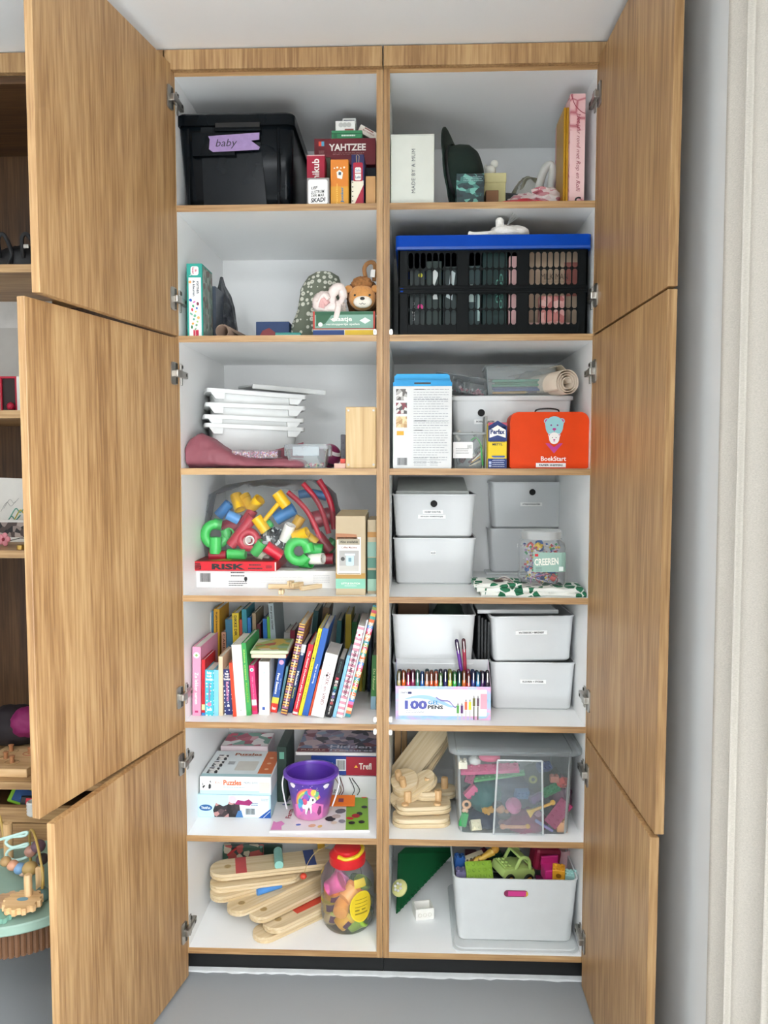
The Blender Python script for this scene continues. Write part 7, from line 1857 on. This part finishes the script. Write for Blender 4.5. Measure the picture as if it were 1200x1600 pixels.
for k, (lb, px, py, Y, c) in enumerate((('multicoloured wooden toy far back beside the planks', 370, 1322, .40, 'a89a80'), ('dark green painted board far back above the planks', 400, 1322, .44, '2a4a3c'))):
    p = PY(px, py, Y); t = thing('wooden_toy', lb, 'toy', (p.x, Y, z7)); box(t, 'board', -.05, .09, 0, .02, 0, p.z-z7, fleck('painted_toy', ['3a5a48', 'c9bfa6', 'b0504a', '5a8a80', '2c3a34'], 40) if k == 0 else M(c, .5), .004); tube(t, 'red_rod', [(-.03, -.006, p.z-z7-.03), (.0, -.006, p.z-z7-.004)], .004, M('b83a3a', .5), 8)
t = thing('wooden_toy_board', 'yellow painted slat standing behind the red-lidded jar', 'board', (PY(505, 1335, .36).x, .36, z7)); box(t, 'slat', -.012, .012, 0, .012, 0, .30, M('d9ac3a', .5), .003, rot=(0, -.06, 0))
t = thing('wooden_block', 'wooden block with a round hole behind the jar by the upright', 'wooden block', (PY(580, 1330, .30).x, .30, z7)); box(t, 'block', -.035, .035, 0, .05, 0, .29, PL, .004); prism(t, 'hole', [(a+.005, b+.255) for a, b in circ(.010, 14)], -.001, .002, M('4a3a24', .8))
t = thing('bead_string', 'thin string with a red bead looped over the planks', 'toy', PY(474, 1369, .12)); tube(t, 'string', spline([(0, 0, 0), (.012, .01, .035), (.035, .02, .065), (.075, .03, .085)]), .0010, M('a8935a', .7), 6); ell(t, 'bead', (0, 0, 0), (.011, .010, .009), M('c4422c', .4), 10, 8)
# dough jar
yj = PZ(542, 1467, z7).y
cx, w, h = fr(499, 587, 1352, 7, yj+.07)
rj = .082
dj = thing('dough_jar', 'big clear jar with a red lid holding tubs of modelling dough', 'jar', (PY(543, 1410, yj+rj).x, yj+rj, z7))
hj = PY(543, 1322, yj+rj).z-z7
lathe(dj, 'jar', [(rj*.62, .0), (rj*.82, .004), (rj*.94, .018), (rj, .05), (rj, hj*.60), (rj*.92, hj*.70), (rj*.74, hj*.78), (rj*.62, hj*.80), (rj*.62, hj*.84)], clear('e6ecec', .05, .04), 44, cap1=False)
lathe(dj, 'lid', [(rj*.66, hj*.80), (rj*.68, hj*.82), (rj*.68, hj*.91), (rj*.62, hj*.93), (rj*.50, hj*.965), (rj*.49, hj*.99), (rj*.44, hj), (.001, hj)], M('cf1f26', .3), 36)
tube(dj, 'lid_handle', spline([(-rj*.30, -rj*.50, hj*.945), (0, -rj*.60, hj*.93), (rj*.40, -rj*.44, hj*.95), (rj*.58, 0, hj*.97), (rj*.40, rj*.4, hj*.98)]), .006, M('e0c02a', .35), 8)
for s, a0 in ((-1, -1.9), (1, .35)):
    ang = [a0+.5*i/8 for i in range(9)]
    v = [(rj*.985*math.sin(a), -rj*.985*math.cos(a), hj*(.66 if s < 0 else .62)) for a in ang]+[(rj*.88*math.sin(a), -rj*.88*math.cos(a), hj*(.72 if s < 0 else .71)) for a in ang]
    mesh('yellow_seal', v, [(i, i+1, i+10, i+9) for i in range(8)], M('d9c02f', .35), dj)
def jarlabel(par, a0, z0, ra, rz_, mat, off, nm='round_label'):
    v = [((rj+off)*math.sin(a0), -(rj+off)*math.cos(a0), z0)]; n = 28
    for K in (1, 2, 3):
        for i in range(n):
            a = a0+ra*K/3*math.cos(2*PI*i/n); v.append(((rj+off)*math.sin(a), -(rj+off)*math.cos(a), z0+rz_*K/3*math.sin(2*PI*i/n)))
    f = [(0, 1+i, 1+(i+1) % n) for i in range(n)]
    for K in (0, 1): f += [(1+K*n+i, 1+(K+1)*n+i, 1+(K+1)*n+(i+1) % n, 1+K*n+(i+1) % n) for i in range(n)]
    return mesh(nm, v, f, mat, par, True)
jarlabel(dj, .62, hj*.38, .46, .048, M('e2c92c', .35), .0008); jarlabel(dj, .62, hj*.38, .42, .043, M('d8bd24', .35), .0011)
for k in range(5):
    a0 = .36; zz = hj*.38+.022-.011*k
    v = []
    for i in range(7): a = a0+.085*i; v += [((rj+.0016)*math.sin(a), -(rj+.0016)*math.cos(a), zz), ((rj+.0016)*math.sin(a), -(rj+.0016)*math.cos(a), zz+(.0045 if k > 2 else .002))]
    mesh('label_print', v, [(2*i, 2*i+2, 2*i+3, 2*i+1) for i in ((0, 1, 2, 3, 4, 5) if k != 3 else (0, 1, 3, 4))], M('8a7a1a', .4), dj)
cans = [(-.046, -.030, .110, 'd9a02c', 'e07a2a', .3, .0), (.012, -.045, .120, 'e8a85a', 'e08a3a', 1.1, .1), (-.012, -.050, .080, 'e0a050', '6fc0b8', 1.35, .5), (-.052, -.020, .075, 'd9c06a', 'c9b23a', .1, 0), (-.004, -.048, .040, 'e0a83a', 'd9b83a', .5, .7), (.030, -.040, .030, '9ab84a', '8ab03a', .9, -.4), (-.046, -.012, .036, 'dcc48a', 'c9d06a', .2, .2), (.048, .0, .06, 'a8b84a', '8aa03a', .3, 0), (.04, -.02, .125, 'e07a9a', '7a9a3a', .4, .3), (-.02, .03, .05, 'd05a7a', 'c8486a', .2, .4), (.02, .03, .10, '6a8a4a', '4a6a3a', .5, .2), (-.03, .02, .125, 'd05a9a', 'd97ab0', .8, .4), (-.035, -.045, .145, 'd96aa0', 'd9609a', .9, -.5), (.045, .015, .02, 'c9b84a', '6a8a3a', 1.2, .3)]
cn = ['amber tub upper left', 'orange tub with its lid facing out', 'tan tub with a mint lid in the middle', 'pale yellow tub at the left', 'orange tub with a purple label low in front', 'lime tub at the bottom right', 'cream tub at the lower left', 'olive tub at the right edge', 'pink tub upper right', 'rose tub at the back', 'green tub at the back', 'magenta tub near the top', 'pink tub near the shoulder', 'khaki tub at the bottom']
for k, (x, y, z, c, lc, a, b) in enumerate(cans):
    t = thing('dough_tub', 'modelling dough tub in the jar: '+cn[k], 'dough tub', (dj.location.x+x*.98, dj.location.y+y*.98, z7+z), 0, 'dough tubs in the red-lidded jar')
    t.rotation_euler = (a, b, a*2.1)
    lathe(t, 'tub', [(.021, -.026), (.0225, -.024), (.026, .014)], M(c, .4), 22); lathe(t, 'lid', [(.0275, .013), (.0285, .015), (.0285, .024), (.025, .026), (.024, .024), (.001, .024)], M(lc, .35), 22)
    v = [(r_*math.cos(u), r_*math.sin(u), zz) for r_, zz in ((.0236, -.016), (.0259, .008)) for u in [-2.2+1.3*i/8 for i in range(9)]]
    mesh('tub_label', v, [(i, i+1, i+10, i+9) for i in range(8)], M('5a2f4a' if k % 3 else '6a3a5a', .4), t)

# ---- seventh row right
ya = PZ(735, 1478, z7).y
cx, w, h = fr(709, 903, 1374, 7, ya-.004, z7+.010)
GW = M('cdd1d1', .42, var=.02)
bt = thing('toy_bin', 'wide white toy bin with a slot handle, standing on its lid', 'storage bin', (cx, ya-.004, z7+.010))
db = .33
bin_(bt, 'bin', w*.925, db*.92, w, db, h, .022, .003, GW, lip=.0022, cy=db/2)
sx_, sz_ = PY(806, 1395, ya).x-cx, PY(806, 1395, ya).z-z7-.010
ysl = db*.04*(1-sz_/h)
prism(bt, 'slot_handle', [(sx_+a, sz_+b) for a, b in rr(.072, .022, .011, 6)], ysl-.0026, ysl+.003, M('7a2048', .6)); tube(bt, 'slot_rim', [(sx_+a, ysl-.0032, sz_+b) for a, b in rr(.073, .023, .0112, 6)], .0015, GW, 6, closed=True)
rect(bt, 'slot_view', .052, .014, P('c23a80'), sx_+.003, sz_, ysl-.0036); rect(bt, 'slot_view', .012, .014, P('c9a83a'), sx_+.030, sz_-.001, ysl-.0034)
lt = thing('bin_lid', 'pale grey lid lying under the white toy bin', 'lid', (cx, ya-.022, z7))
prism(lt, 'lid', [(a, b+.17) for a, b in rr(w*1.02, .36, .028, 7)], .0003, .0045, GW, 't', bev=.0012); prism(lt, 'raised_edge', [(a, b+.17) for a, b in rr(w*.985, .34, .026, 7)], .0045, .0095, GW, 't', bev=.0015)
zt7 = z7+.010+h
def intoy(name, label, cat, px, py, Y, rot=(0, 0, 0)):
    t = thing(name, label, cat, PY(px, py, ya+Y), 0, 'toys in the white bin'); t.rotation_euler = rot; return t
# toy car
LG = M('b5cf7a', .35, var=.04)
car = intoy('toy_car', 'pale green toy car with a smiling face on top of the toy heap', 'toy car', 800, 1366, .11, (.15, .25, .55))
prof = [(-.066, .012), (-.064, .034), (-.030, .038), (-.018, .038), (.002, .040), (.030, .038), (.050, .034), (.060, .024), (.062, .010), (.050, .004), (-.055, .004)]
prism(car, 'body', prof, -.032, .032, LG, bev=.004, smooth=True)
for y in (-.029, .029):
    tube(car, 'window_frame', spline([(-.022, y, .036), (-.014, y*.95, .068), (.006, y*.95, .072), (.022, y*.95, .062), (.034, y, .038)]), .0052, LG, 8)
box(car, 'roof', -.018, .010, -.030, .030, .066, .074, LG, .004); tube(car, 'windscreen_frame', [(.028, -.028, .050), (.028, .028, .050)], .003, LG, 8)
for x in (-.038, .036):
    for y in (-.034, .034):
        prism(car, 'wheel', [(x+a, .006+b) for a, b in circ(.0165, 18)], y-.005, y+.005, BLACK, bev=.0015); prism(car, 'hub', [(x+a, .006+b) for a, b in circ(.0095, 14)], y+math.copysign(.0045, y), y+math.copysign(.0062, y), M('c98a2a', .4))
for y in (-.018, .018): ell(car, 'headlamp', (.061, y, .022), (.003, .007, .007), M('e0b840', .3), 10, 8); ell(car, 'eye', (.058, y*.55, .034), (.003, .004, .005), BLACK, 8, 6)
tube(car, 'mouth', spline([(.0625, -.008, .020), (.064, 0, .012), (.0625, .008, .020)]), .0018, BLACK, 6)
brick(car, .030, .05, .004, 2, 3, LG, .036); [setattr(c, 'location', (c.location.x-.046, c.location.y, c.location.z)) for c in car.children if c.name.startswith(('brick_body', 'stud'))]
t = intoy('toy_giraffe', 'yellow and brown toy giraffe neck in the toy bin', 'toy', 750, 1342, .08, (0, -.35, .2)); tube(t, 'neck', [(-.045, 0, -.004), (.02, 0, .002), (.045, 0, .006)], .011, fleck('giraffe', ['c9a03a', '7a5220', 'd9b45a'], 70), 10, rads=[.012, .009, .013]); ell(t, 'head', (.052, 0, .008), (.014, .011, .012), M('c08a2c', .5)); tube(t, 'horn', [(.05, .004, .016), (.052, .006, .030)], .003, M('7a5220', .5), 6)
t = intoy('toy_brick', 'cream grooved brick above the giraffe neck', 'toy brick', 742, 1343, .10, (0, -.3, .2)); box(t, 'brick', -.03, .03, -.012, .012, -.004, .016, P('d9cdb0'), .001); [box(t, 'groove', -.027+.012*k, -.021+.012*k, -.0125, -.0118, .008, .016, P('2a2c24')) for k in range(5)]
t = intoy('brick_plate', 'lime green studded plate at the front of the toy bin', 'toy brick', 748, 1360, .05, (.9, 0, .15)); brick(t, .08, .05, .008, 5, 3, P('7fa32c'))
t = intoy('toy_brick', 'blue brick at the left of the toy bin', 'toy brick', 718, 1345, .10, (0, .1, .1)); brick(t, .030, .03, .036, 2, 2, P('2f5a9a'), -.02)
t = intoy('toy_brick', 'lilac bricks at the left edge of the toy bin', 'toy brick', 720, 1364, .04); brick(t, .03, .03, .03, 2, 2, P('6f6a8a'), -.02)
t = intoy('toy_brick', 'magenta toy chair on the right of the heap', 'toy', 862, 1362, .07, (.1, 0, .2)); box(t, 'seat', -.028, .026, -.02, .02, -.02, .018, P('c42f7c'), .004); box(t, 'back', -.028, .026, .016, .024, .01, .040, P('b0286a'), .003)
t = intoy('toy_brick', 'dark crimson toy hood behind the magenta chair', 'toy', 852, 1340, .15, (0, .15, .2)); box(t, 'hood', -.045, .040, -.03, .03, -.03, .040, P('8a1f3a'), .012)
t = intoy('toy_brick', 'pale pink toy cup at the back right of the heap', 'toy', 880, 1340, .16); lathe(t, 'cup', [(.02, -.03), (.024, .03), (.021, .03), (.018, -.025)], P('d9b0b4'), 20)
t = intoy('toy_brick', 'orange-yellow ring block at the right of the heap', 'toy brick', 873, 1363, .05, (.2, 0, -.2)); brick(t, .036, .03, .034, 2, 2, P('d99a2c'), -.016); poly(t, 'ring_print', circ(.008, 14), P('8a5a1a'), 0, .0, -.0160)
t = intoy('toy_brick', 'pale teal brick at the right edge of the toy bin', 'toy brick', 892, 1367, .045, (.3, .1, 0)); brick(t, .036, .024, .02, 3, 2, P('9fc9c4'), -.012)
for k, (lb, px, py, Y, c, s) in enumerate((('dark green bricks at the back of the toy heap', 790, 1335, .20, '1f4a34', .07), ('maroon bricks at the back left of the toy heap', 750, 1335, .22, '5a1f2e', .06), ('dark bricks under the toy car', 800, 1372, .14, '26302c', .09), ('deep pink bricks filling the right of the bin', 860, 1376, .12, '8a2458', .05), ('dark olive bricks filling the left of the bin', 745, 1376, .12, '3a4a24', .05), ('forest green bricks at the right back of the bin', 885, 1335, .22, '1f3f2f', .035))):
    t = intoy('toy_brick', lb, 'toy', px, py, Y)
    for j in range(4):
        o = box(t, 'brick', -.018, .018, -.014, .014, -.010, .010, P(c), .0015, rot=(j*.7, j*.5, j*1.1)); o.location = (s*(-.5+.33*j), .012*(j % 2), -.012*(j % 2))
# green baseplate
A_ = PZ(620, 1428, z7); Tq = PY(623, 1334, A_.y+.06); Uq = PY(634, 1324, A_.y+.10); Rq = PY(706, 1324, A_.y+.20); Vq = PY(709, 1333, A_.y+.20)
gp = thing('baseplate', 'dark green studded baseplate leaning across the corner beside the toy bin', 'toy brick', A_)
GP = P('0e4f2b')
e1 = (Vq-A_); e2 = (Tq-A_); nrm = e1.cross(e2).normalized()
if nrm.y > 0: nrm = -nrm
pts = [Vector((0, 0, 0)), Vq-A_, Rq-A_, Uq-A_, Tq-A_]
fixn(mesh('plate', [p for p in pts]+[p-nrm*.004 for p in pts], [(0, 1, 2, 3, 4), (9, 8, 7, 6, 5)]+[(i, i+5, (i+1) % 5+5, (i+1) % 5) for i in range(5)], GP, gp))
u1, u2 = e1.normalized(), nrm.cross(e1.normalized())
if u2.dot(e2) < 0: u2 = -u2
for k in range(15):
    c = u1*(.012+.0165*k)+u2*.006
    if c.length > e1.length-.004: break
    o = lathe(gp, 'stud', [(.0050, -.001), (.0050, .0042), (.0044, .0046)], GP, 10); o.location = c; o.rotation_euler = nrm.to_track_quat('Z', 'Y').to_euler()
    o = lathe(gp, 'stud', [(.0050, -.001), (.0050, .0042), (.0044, .0046)], GP, 10); o.location = c-u1*.0-u2*.004-nrm*.0045; o.rotation_euler = (-nrm).to_track_quat('Z', 'Y').to_euler()
q = PY(625, 1388, A_.y+.01)
fl_ = thing('toy_flower', 'cream and yellow toy flower dish with white knobs', 'toy', q, 0); fl_.rotation_euler = (.5, -.75, .2)
lathe(fl_, 'dish', [(.006, -.012), (.016, -.010), (.026, .0), (.026, .006), (.022, .009), (.001, .010)], M('d9d690', .4), 24)
for k in range(6): ell(fl_, 'knob', (.011*math.cos(k*PI/3), .011*math.sin(k*PI/3), .013), (.0045, .0045, .005), M('efeeea', .35), 10, 8)
yw = PZ(660, 1437, z7).y
wb_ = thing('toy_storage_block', 'small white open toy drawer block on the shelf floor', 'toy brick', (PY(664, 1437, yw).x, yw, z7+.0003), .22)
ws, wd_, wh_ = .058, .050, .034
WB = M('eeece4', .3)
box(wb_, 'floor_panel', -ws/2, ws/2, 0, wd_, 0, .003, WB); box(wb_, 'side_panel', -ws/2, -ws/2+.004, 0, wd_, .003, wh_, WB); box(wb_, 'side_panel', ws/2-.004, ws/2, 0, wd_, .003, wh_, WB); box(wb_, 'back_panel', -ws/2+.004, ws/2-.004, wd_-.004, wd_, .003, wh_, WB); box(wb_, 'front_panel', -ws/2+.004, ws/2-.004, 0, .004, .003, wh_, WB)
for k in range(3): tube(wb_, 'stud_ring', [((k-1)*.0155+.0055*math.cos(a), -.0004, .015+.0055*math.sin(a)) for a in [2*PI*i/14 for i in range(14)]], .0012, M('dcd9cf', .35), 6, closed=True)

# ============================================================ things in the open oak unit at the left edge
za, zb_, zc_, zd_ = NZ['a'], NZ['b'], NZ['c'], NZ['d']
DK = M('121316', .6, var=.2, scale=30)
p = PY(28, 385, .12)
t = thing('handbag', 'black bag with buckled straps on the upper niche shelf', 'bag', (p.x, .12, za))
crumple(t, 'body', -.01, .05, .045, .075, .05, .048, DK, .10, 2.4, 3); 
for s, x in ((-1, -.035), (1, .035)): tube(t, 'strap', spline([(x-.02, .0, .05), (x-.012, -.02, .100), (x+.006, -.02, .108), (x+.016, .0, .06), (x+.012, -.02, .01)]), .006, DK, 8)
box(t, 'buckle', .030, .046, -.030, -.024, .068, .080, STEEL, .002)
p = PY(14, 545, .30)
t = thing('photo_print', 'large photo print of a child with long hair in a grey top', 'photo', (p.x, .36, zb_+.0), rx=-.08)
hp = PY(14, 462, .36).z-zb_
box(t, 'card', -.10, .10, 0, .004, 0, hp, M('cfcdc8', .5)); rect(t, 'photo_background', .19, hp*.74, P('b9b6b0'), 0, hp*.38, -.0006)
poly(t, 'photo_hair', [(-.02, 0), (-.028, .05), (-.02, .10), (.0, .125), (.03, .12), (.042, .09), (.046, 0)], P('4a2a26'), .02, hp*.16, -.0010); poly(t, 'photo_face', [(x, z*1.25) for x, z in circ(.016, 16)], P('c49a88'), .036, hp*.16+.088, -.0014); poly(t, 'photo_top', [(-.02, 0), (-.015, .05), (.02, .062), (.05, .05), (.055, 0)], P('8f9699'), .02, hp*.10, -.0012); poly(t, 'photo_arm', [(-.045, 0), (-.025, .09), (-.012, .1), (-.02, .01)], P('d9d3cc'), .01, hp*.08, -.0013)
p = PY(13, 610, .14)
t = thing('framed_keepsake', 'small red frame with a dark centre and a red rose', 'photo frame', (p.x, .14, zb_))
w, h = .052, PY(13, 588, .14).z-zb_
for a in ((-w/2, w/2, h-.006, h), (-w/2, w/2, 0, .006), (-w/2, -w/2+.006, .006, h-.006), (w/2-.006, w/2, .006, h-.006)): box(t, 'frame_bar', a[0], a[1], 0, .010, a[2], a[3], P('b02038'), .001, 1)
box(t, 'backing', -w/2+.006, w/2-.006, .006, .009, .006, h-.006, P('2c1c1a')); crumple(t, 'rose', .008, -.004, .020, .010, .008, .010, P('b3203c'), .3, 5, 2)
t, w, h = cbox('card', 'small white card propped beside the red frame', 'card', 26, 44, 588, 1, .10, .004, P('d9d6cf'), zb=zb_)
p = PY(14, 790, .30)
t = thing('child_drawing', "child's crayon drawing on white paper propped against the back", 'drawing', (p.x, .30, zc_), rx=-.05)
hd = PY(14, 747, .30).z-zc_
box(t, 'paper', -.06, .075, 0, .0015, .04, hd, P('dbd8d0'), rot=(0, .03, 0))
for k, (a, b, c, r_) in enumerate(((.02, .10, '7fb8a4', .004), (.005, .075, '5fa08c', .004), (.035, .095, 'd9c45a', .004), (-.01, .12, '8a8a86', .001), (.0, .13, '9a9a96', .001))): tube(t, 'crayon_stroke', spline([(a-.02, -.001, b-.03), (a, -.001, b), (a+.014, -.001, b-.012), (a+.03, -.001, b+.004)]), r_*.5, P(c), 4)
t, w, h = cbox('photo_print', 'dark photo with a white border on the lower niche shelf', 'photo', -6, 43, 812, 1, .22, .003, P('d3d0c9'), zb=zc_); rect(t, 'photo_image', w*.86, h*.66, fleck('dark_photo', ['2a2422', '4a3c38', '8f7f78', '1f1c1c', 'a8988f'], 60), 0, h*.55, -.0006)
p = PY(6, 842, .10)
t = thing('flower_sprig', 'pink blossom sprig lying on the lower niche shelf', 'flower', (p.x, .10, zc_+.001))
for k in range(5): ell(t, 'petal', (.012*math.cos(k*1.256), .0, .020+.012*math.sin(k*1.256)), (.009, .004, .009), P('c98088'), 10, 8)
ell(t, 'centre', (0, -.004, .020), (.005, .004, .005), P('8a2f3a'), 8, 6); tube(t, 'stem', [(0, .0, .012), (.05, .0, .024), (.085, .01, .022)], .0012, M('2c2a22', .7), 6)
t = thing('ring_holder', 'little brass ring standing on the lower niche shelf', 'ring', PY(33, 857, .02)); t.location.z = zc_+.007
lathe(t, 'ring', [(.010, -.006), (.012, -.006), (.012, .006), (.010, .006), (.010, -.006)], M('b5904a', .3, metal=.8), 20, cap0=False, cap1=False)
p = PY(28, 1165, .22)
t = thing('backpack', 'dark bag with a magenta panel on the low niche shelf', 'bag', (p.x, .24, zd_+.03))
crumple(t, 'body', -.02, 0, .055, .10, .07, .060, M('1c1418', .8), .12, 2.4, 6); crumple(t, 'magenta_panel', .04, -.03, .075, .05, .05, .045, M('7a1450', .7), .12, 2.6, 8)
p = PY(25, 1210, .10)
t = thing('peg_puzzle', 'wooden peg puzzle board with knobs on the low niche shelf', 'toy', (p.x, .03, zd_))
box(t, 'board', -.09, .07, 0, .20, 0, .026, beech('X'), .003)
for k, (a, b) in enumerate(((-.055, .03), (-.035, .08), (.0, .05), (.02, .12), (-.05, .14))): lathe(t, 'knob', [(.007, .026), (.006, .040), (.009, .046), (.001, .049)], M('b07a52', .5), 12, loc=(a, b, 0)); tube(t, 'piece_outline', [(a+.022*math.cos(u), b+.016*math.sin(u), .0265) for u in [2*PI*i/14 for i in range(14)]], .001, M('a84a34' if k == 3 else '9a7a52', .6), 5, closed=True)
zt_n = zd1+.018
p = PY(27, 1245, .06)
t = thing('toy_tablet', 'toy tablet in lime green and blue leaning in the low niche', 'toy', (PY(28, 1240, .06).x, .07, zt_n), rx=-.5, ry=.3)
box(t, 'case', -.045, .04, 0, .012, .0, .055, P('7fb42c'), .005); box(t, 'screen', -.032, .036, -.002, .001, .008, .048, P('1f4a80'), .002); box(t, 'slider', -.01, .034, -.004, -.001, .018, .028, P('2a6ab0'), .002)
t = thing('toy_keyboard', 'black toy keypad with red, yellow and green keys', 'toy', (PY(44, 1238, .04).x, .04, zt_n), rx=-.35)
box(t, 'case', -.03, .06, 0, .018, 0, .040, BLACK, .004)
for k, c in enumerate(('c8303a', 'e0c02c', '6fb03a')): box(t, 'key', -.012+.022*k, .006+.022*k, -.003, .0, .018, .034, P(c), .001)
t = thing('ribbed_cup', 'small white ribbed cup at the shelf edge', 'cup', (PY(50, 1255, .0).x, .012, zt_n))
lathe(t, 'cup', [(.016, 0)]+[(.020+.0012*(k % 2), .004+.0045*k) for k in range(9)]+[(.017, .042), (.015, .006)], M('d9d6d0', .4), 24)

# ---- activity table in front of the niche
zt = .425
TS = M('8ba596', .5, var=.04)
q0 = PZ(0, 1450, zt); q1 = PZ(76, 1432, zt)
# circle through the visible front edge with radius .33
mid = (q0+q1)/2; dv = (q1-q0); half = dv.length/2; nrm_ = Vector((-dv.y, dv.x, 0)).normalized()
RT = .215
ctr = mid+nrm_*math.sqrt(max(RT*RT-half*half, 0))
at = thing('activity_table', 'round sage green activity table with wooden gears and bead wires', 'activity table', (ctr.x, ctr.y, 0))
lathe(at, 'table_top', [(RT-.004, zt-.026), (RT, zt-.022), (RT, zt-.003), (RT-.003, zt), (.001, zt)], TS, 72)
lathe(at, 'drum', [(RT*.80, zt-.10), (RT*.80, zt-.026)], M('5a3f2a', .6), 60)
for k in range(40):
    a = -PI*.75+PI*k/40; tube(at, 'drum_rib', [(RT*.81*math.cos(a), RT*.81*math.sin(a), zt-.10), (RT*.81*math.cos(a), RT*.81*math.sin(a), zt-.027)], .007, M('6a4a32', .6), 6)
def onT(px, py, z=0): v = PZ(px, py, zt+z)-Vector((ctr.x, ctr.y, 0)); return v
for a in (.0, 2.1, 4.2):
    aa = -.62+a
    tube(at, 'leg', [(RT*.86*math.cos(aa), RT*.86*math.sin(aa), zt-.026), (RT*.95*math.cos(aa), RT*.95*math.sin(aa), .0)], .020, beech('Z'), 12, rads=[.022, .015])
def gear(c, r, n, th, mat, z0):
    out = []
    for i in range(n):
        for f_, rr_ in ((-.30, .86), (-.18, 1), (.18, 1), (.30, .86)): u = 2*PI*(i+f_)/n; out.append((c.x+r*rr_*math.cos(u), c.y+r*rr_*math.sin(u)))
    return prism(at, 'gear', out, z0, z0+th, mat, 't')
g1 = onT(15, 1415); g2 = onT(36, 1425)
gear(g1, .042, 10, .014, wood('peach_wood', 'X', 'b08a66', 'c49c78', 'd0ac8a'), zt+.001); gear(g2, .046, 12, .016, beech('X'), zt+.016)
lathe(at, 'gear_knob', [(.0095, 0), (.0095, .050), (.008, .052)], beech('Z'), 14, loc=(onT(45, 1418).x, onT(45, 1418).y, zt+.032))
poly(at, 'fish_print', [(x, y*.6) for x, y in circ(.014, 14)], P('6f97a8'), g2.x, g2.y, zt+.0326, 't'); poly(at, 'leaf_print', [(x, y*.6) for x, y in circ(.016, 14)], P('8a5a3a'), g1.x, g1.y, zt+.0156, 't')
gear(onT(0, 1436), .03, 9, .012, M('6f9a88', .5), zt+.001)
b0 = onT(66, 1405); b1 = onT(48, 1352)
tube(at, 'bead_wire', spline([b0+Vector((0, 0, .02)), b0+Vector((0, .005, .07)), (b0+b1)/2+Vector((0, 0, .125)), b1+Vector((0, 0, .09)), b1+Vector((0, 0, .0))]), .0035, M('b3934a', .45), 8)
lathe(at, 'wire_foot', [(.016, 0), (.020, .006), (.018, .020), (.010, .028)], M('56716a', .45), 18, loc=(b0.x, b0.y, zt))
tw = [PY(px, py, ctr.y+.02)-Vector((ctr.x, ctr.y, 0)) for px, py in ((-4, 1313), (20, 1306), (42, 1300), (38, 1306), (18, 1308), (9, 1316), (20, 1324), (42, 1318), (40, 1322), (18, 1326), (10, 1336), (22, 1344), (40, 1340), (45, 1334))]
tube(at, 'spiral_wire', spline(tw, 5), .0038, M('b9d6cc', .4), 8)
tube(at, 'bead_wire', spline([onT(-6, 1340)+Vector((0, 0, .12)), onT(2, 1340)+Vector((0, 0, .115)), onT(8, 1345)+Vector((0, 0, .05)), onT(9, 1348)]), .0035, M('b3934a', .45), 8)
bp0 = onT(14, 1350)
lathe(at, 'post', [(.012, 0), (.012, .115)], beech('Z'), 12, loc=(bp0.x, bp0.y, zt))
for k, (px, py, r, c) in enumerate(((9, 1346, .014, 'a88658'), (20, 1352, .015, 'c48f72'), (31, 1357, .016, '6f92b4'), (47, 1357, .020, 'b3935a'), (36, 1363, .011, 'cfae94'), (60, 1322, .018, '5f4650'), (48, 1330, .016, '9a7060'), (66, 1342, .016, '3a3030'))):
    ell(at, 'bead', PY(px, py, ctr.y-.02)-Vector((ctr.x, ctr.y, 0)), (r, r, r*.9), M(c, .45), 14, 10)
tube(at, 'bead_rod', [PY(6, 1344, ctr.y-.02)-Vector((ctr.x, ctr.y, 0)), PY(50, 1358, ctr.y-.02)-Vector((ctr.x, ctr.y, 0))], .004, M('8a6a44', .5), 6)
q = onT(63, 1390); box(at, 'wooden_peg', q.x-.010, q.x+.010, q.y-.006, q.y+.006, zt, zt+.060, beech('Z'), .003)

# ============================================================ prints and small fittings belong to the part that carries them
CARRY = ('carton', 'case', 'body', 'cover', 'bin', 'jar', 'card_front', 'box', 'lid', 'booklet', 'card', 'front_panel', 'label', 'table_top', 'paper')
PRINT_ENDS = ('_print', '_patch', '_band', '_photo', '_logo', '_picture', '_strip', '_line', '_panel_print', '_wave', '_dot', '_sticker', '_stroke', '_square', '_label', '_background', '_hair', '_face', '_top_print', '_arm', '_circle', '_view', '_image', '_swatch')
PRINTS = ('lettering', 'small_print', 'barcode', 'logo', 'badge', 'emblem', 'stripe', 'dot', 'sticker', 'price_sticker', 'label_tape', 'speech_bubble', 'pictogram', 'slot', 'hole', 'screw', 'seal', 'finger_hole', 'hole_rim', 'rose', 'stud', 'hub', 'tag', 'picture', 'picture_frame', 'star_print')
def stem_(o): return o.name.split('.')[0]
def carry(ch, par):
    ch.parent = par
    ch.matrix_parent_inverse = par.matrix_basis.inverted()
for root in [o for o in COL.objects if o.parent is None and 'category' in o and len(o.children) > 1]:
    kids = list(root.children)
    host = None
    for nm in CARRY:
        host = next((c for c in kids if stem_(c) == nm and c.type == 'MESH'), None)
        if host: break
    bricks = next((c for c in kids if stem_(c) in ('brick_body', 'plate', 'board')), None)
    wheels = [c for c in kids if stem_(c) == 'wheel']
    for c in kids:
        n = stem_(c)
        if c is host or c.children: continue
        if n == 'hub' and wheels:
            ctr_ = lambda o: sum((Vector(b) for b in o.bound_box), Vector())/8
            carry(c, min(wheels, key=lambda w_: (ctr_(w_)-ctr_(c)).length)); continue
        if n in ('stud', 'hole', 'hole_edge', 'peg', 'painted_strip', 'rod') and bricks:
            carry(c, bricks); continue
        if host and (n in PRINTS or n.endswith(PRINT_ENDS)): carry(c, host)
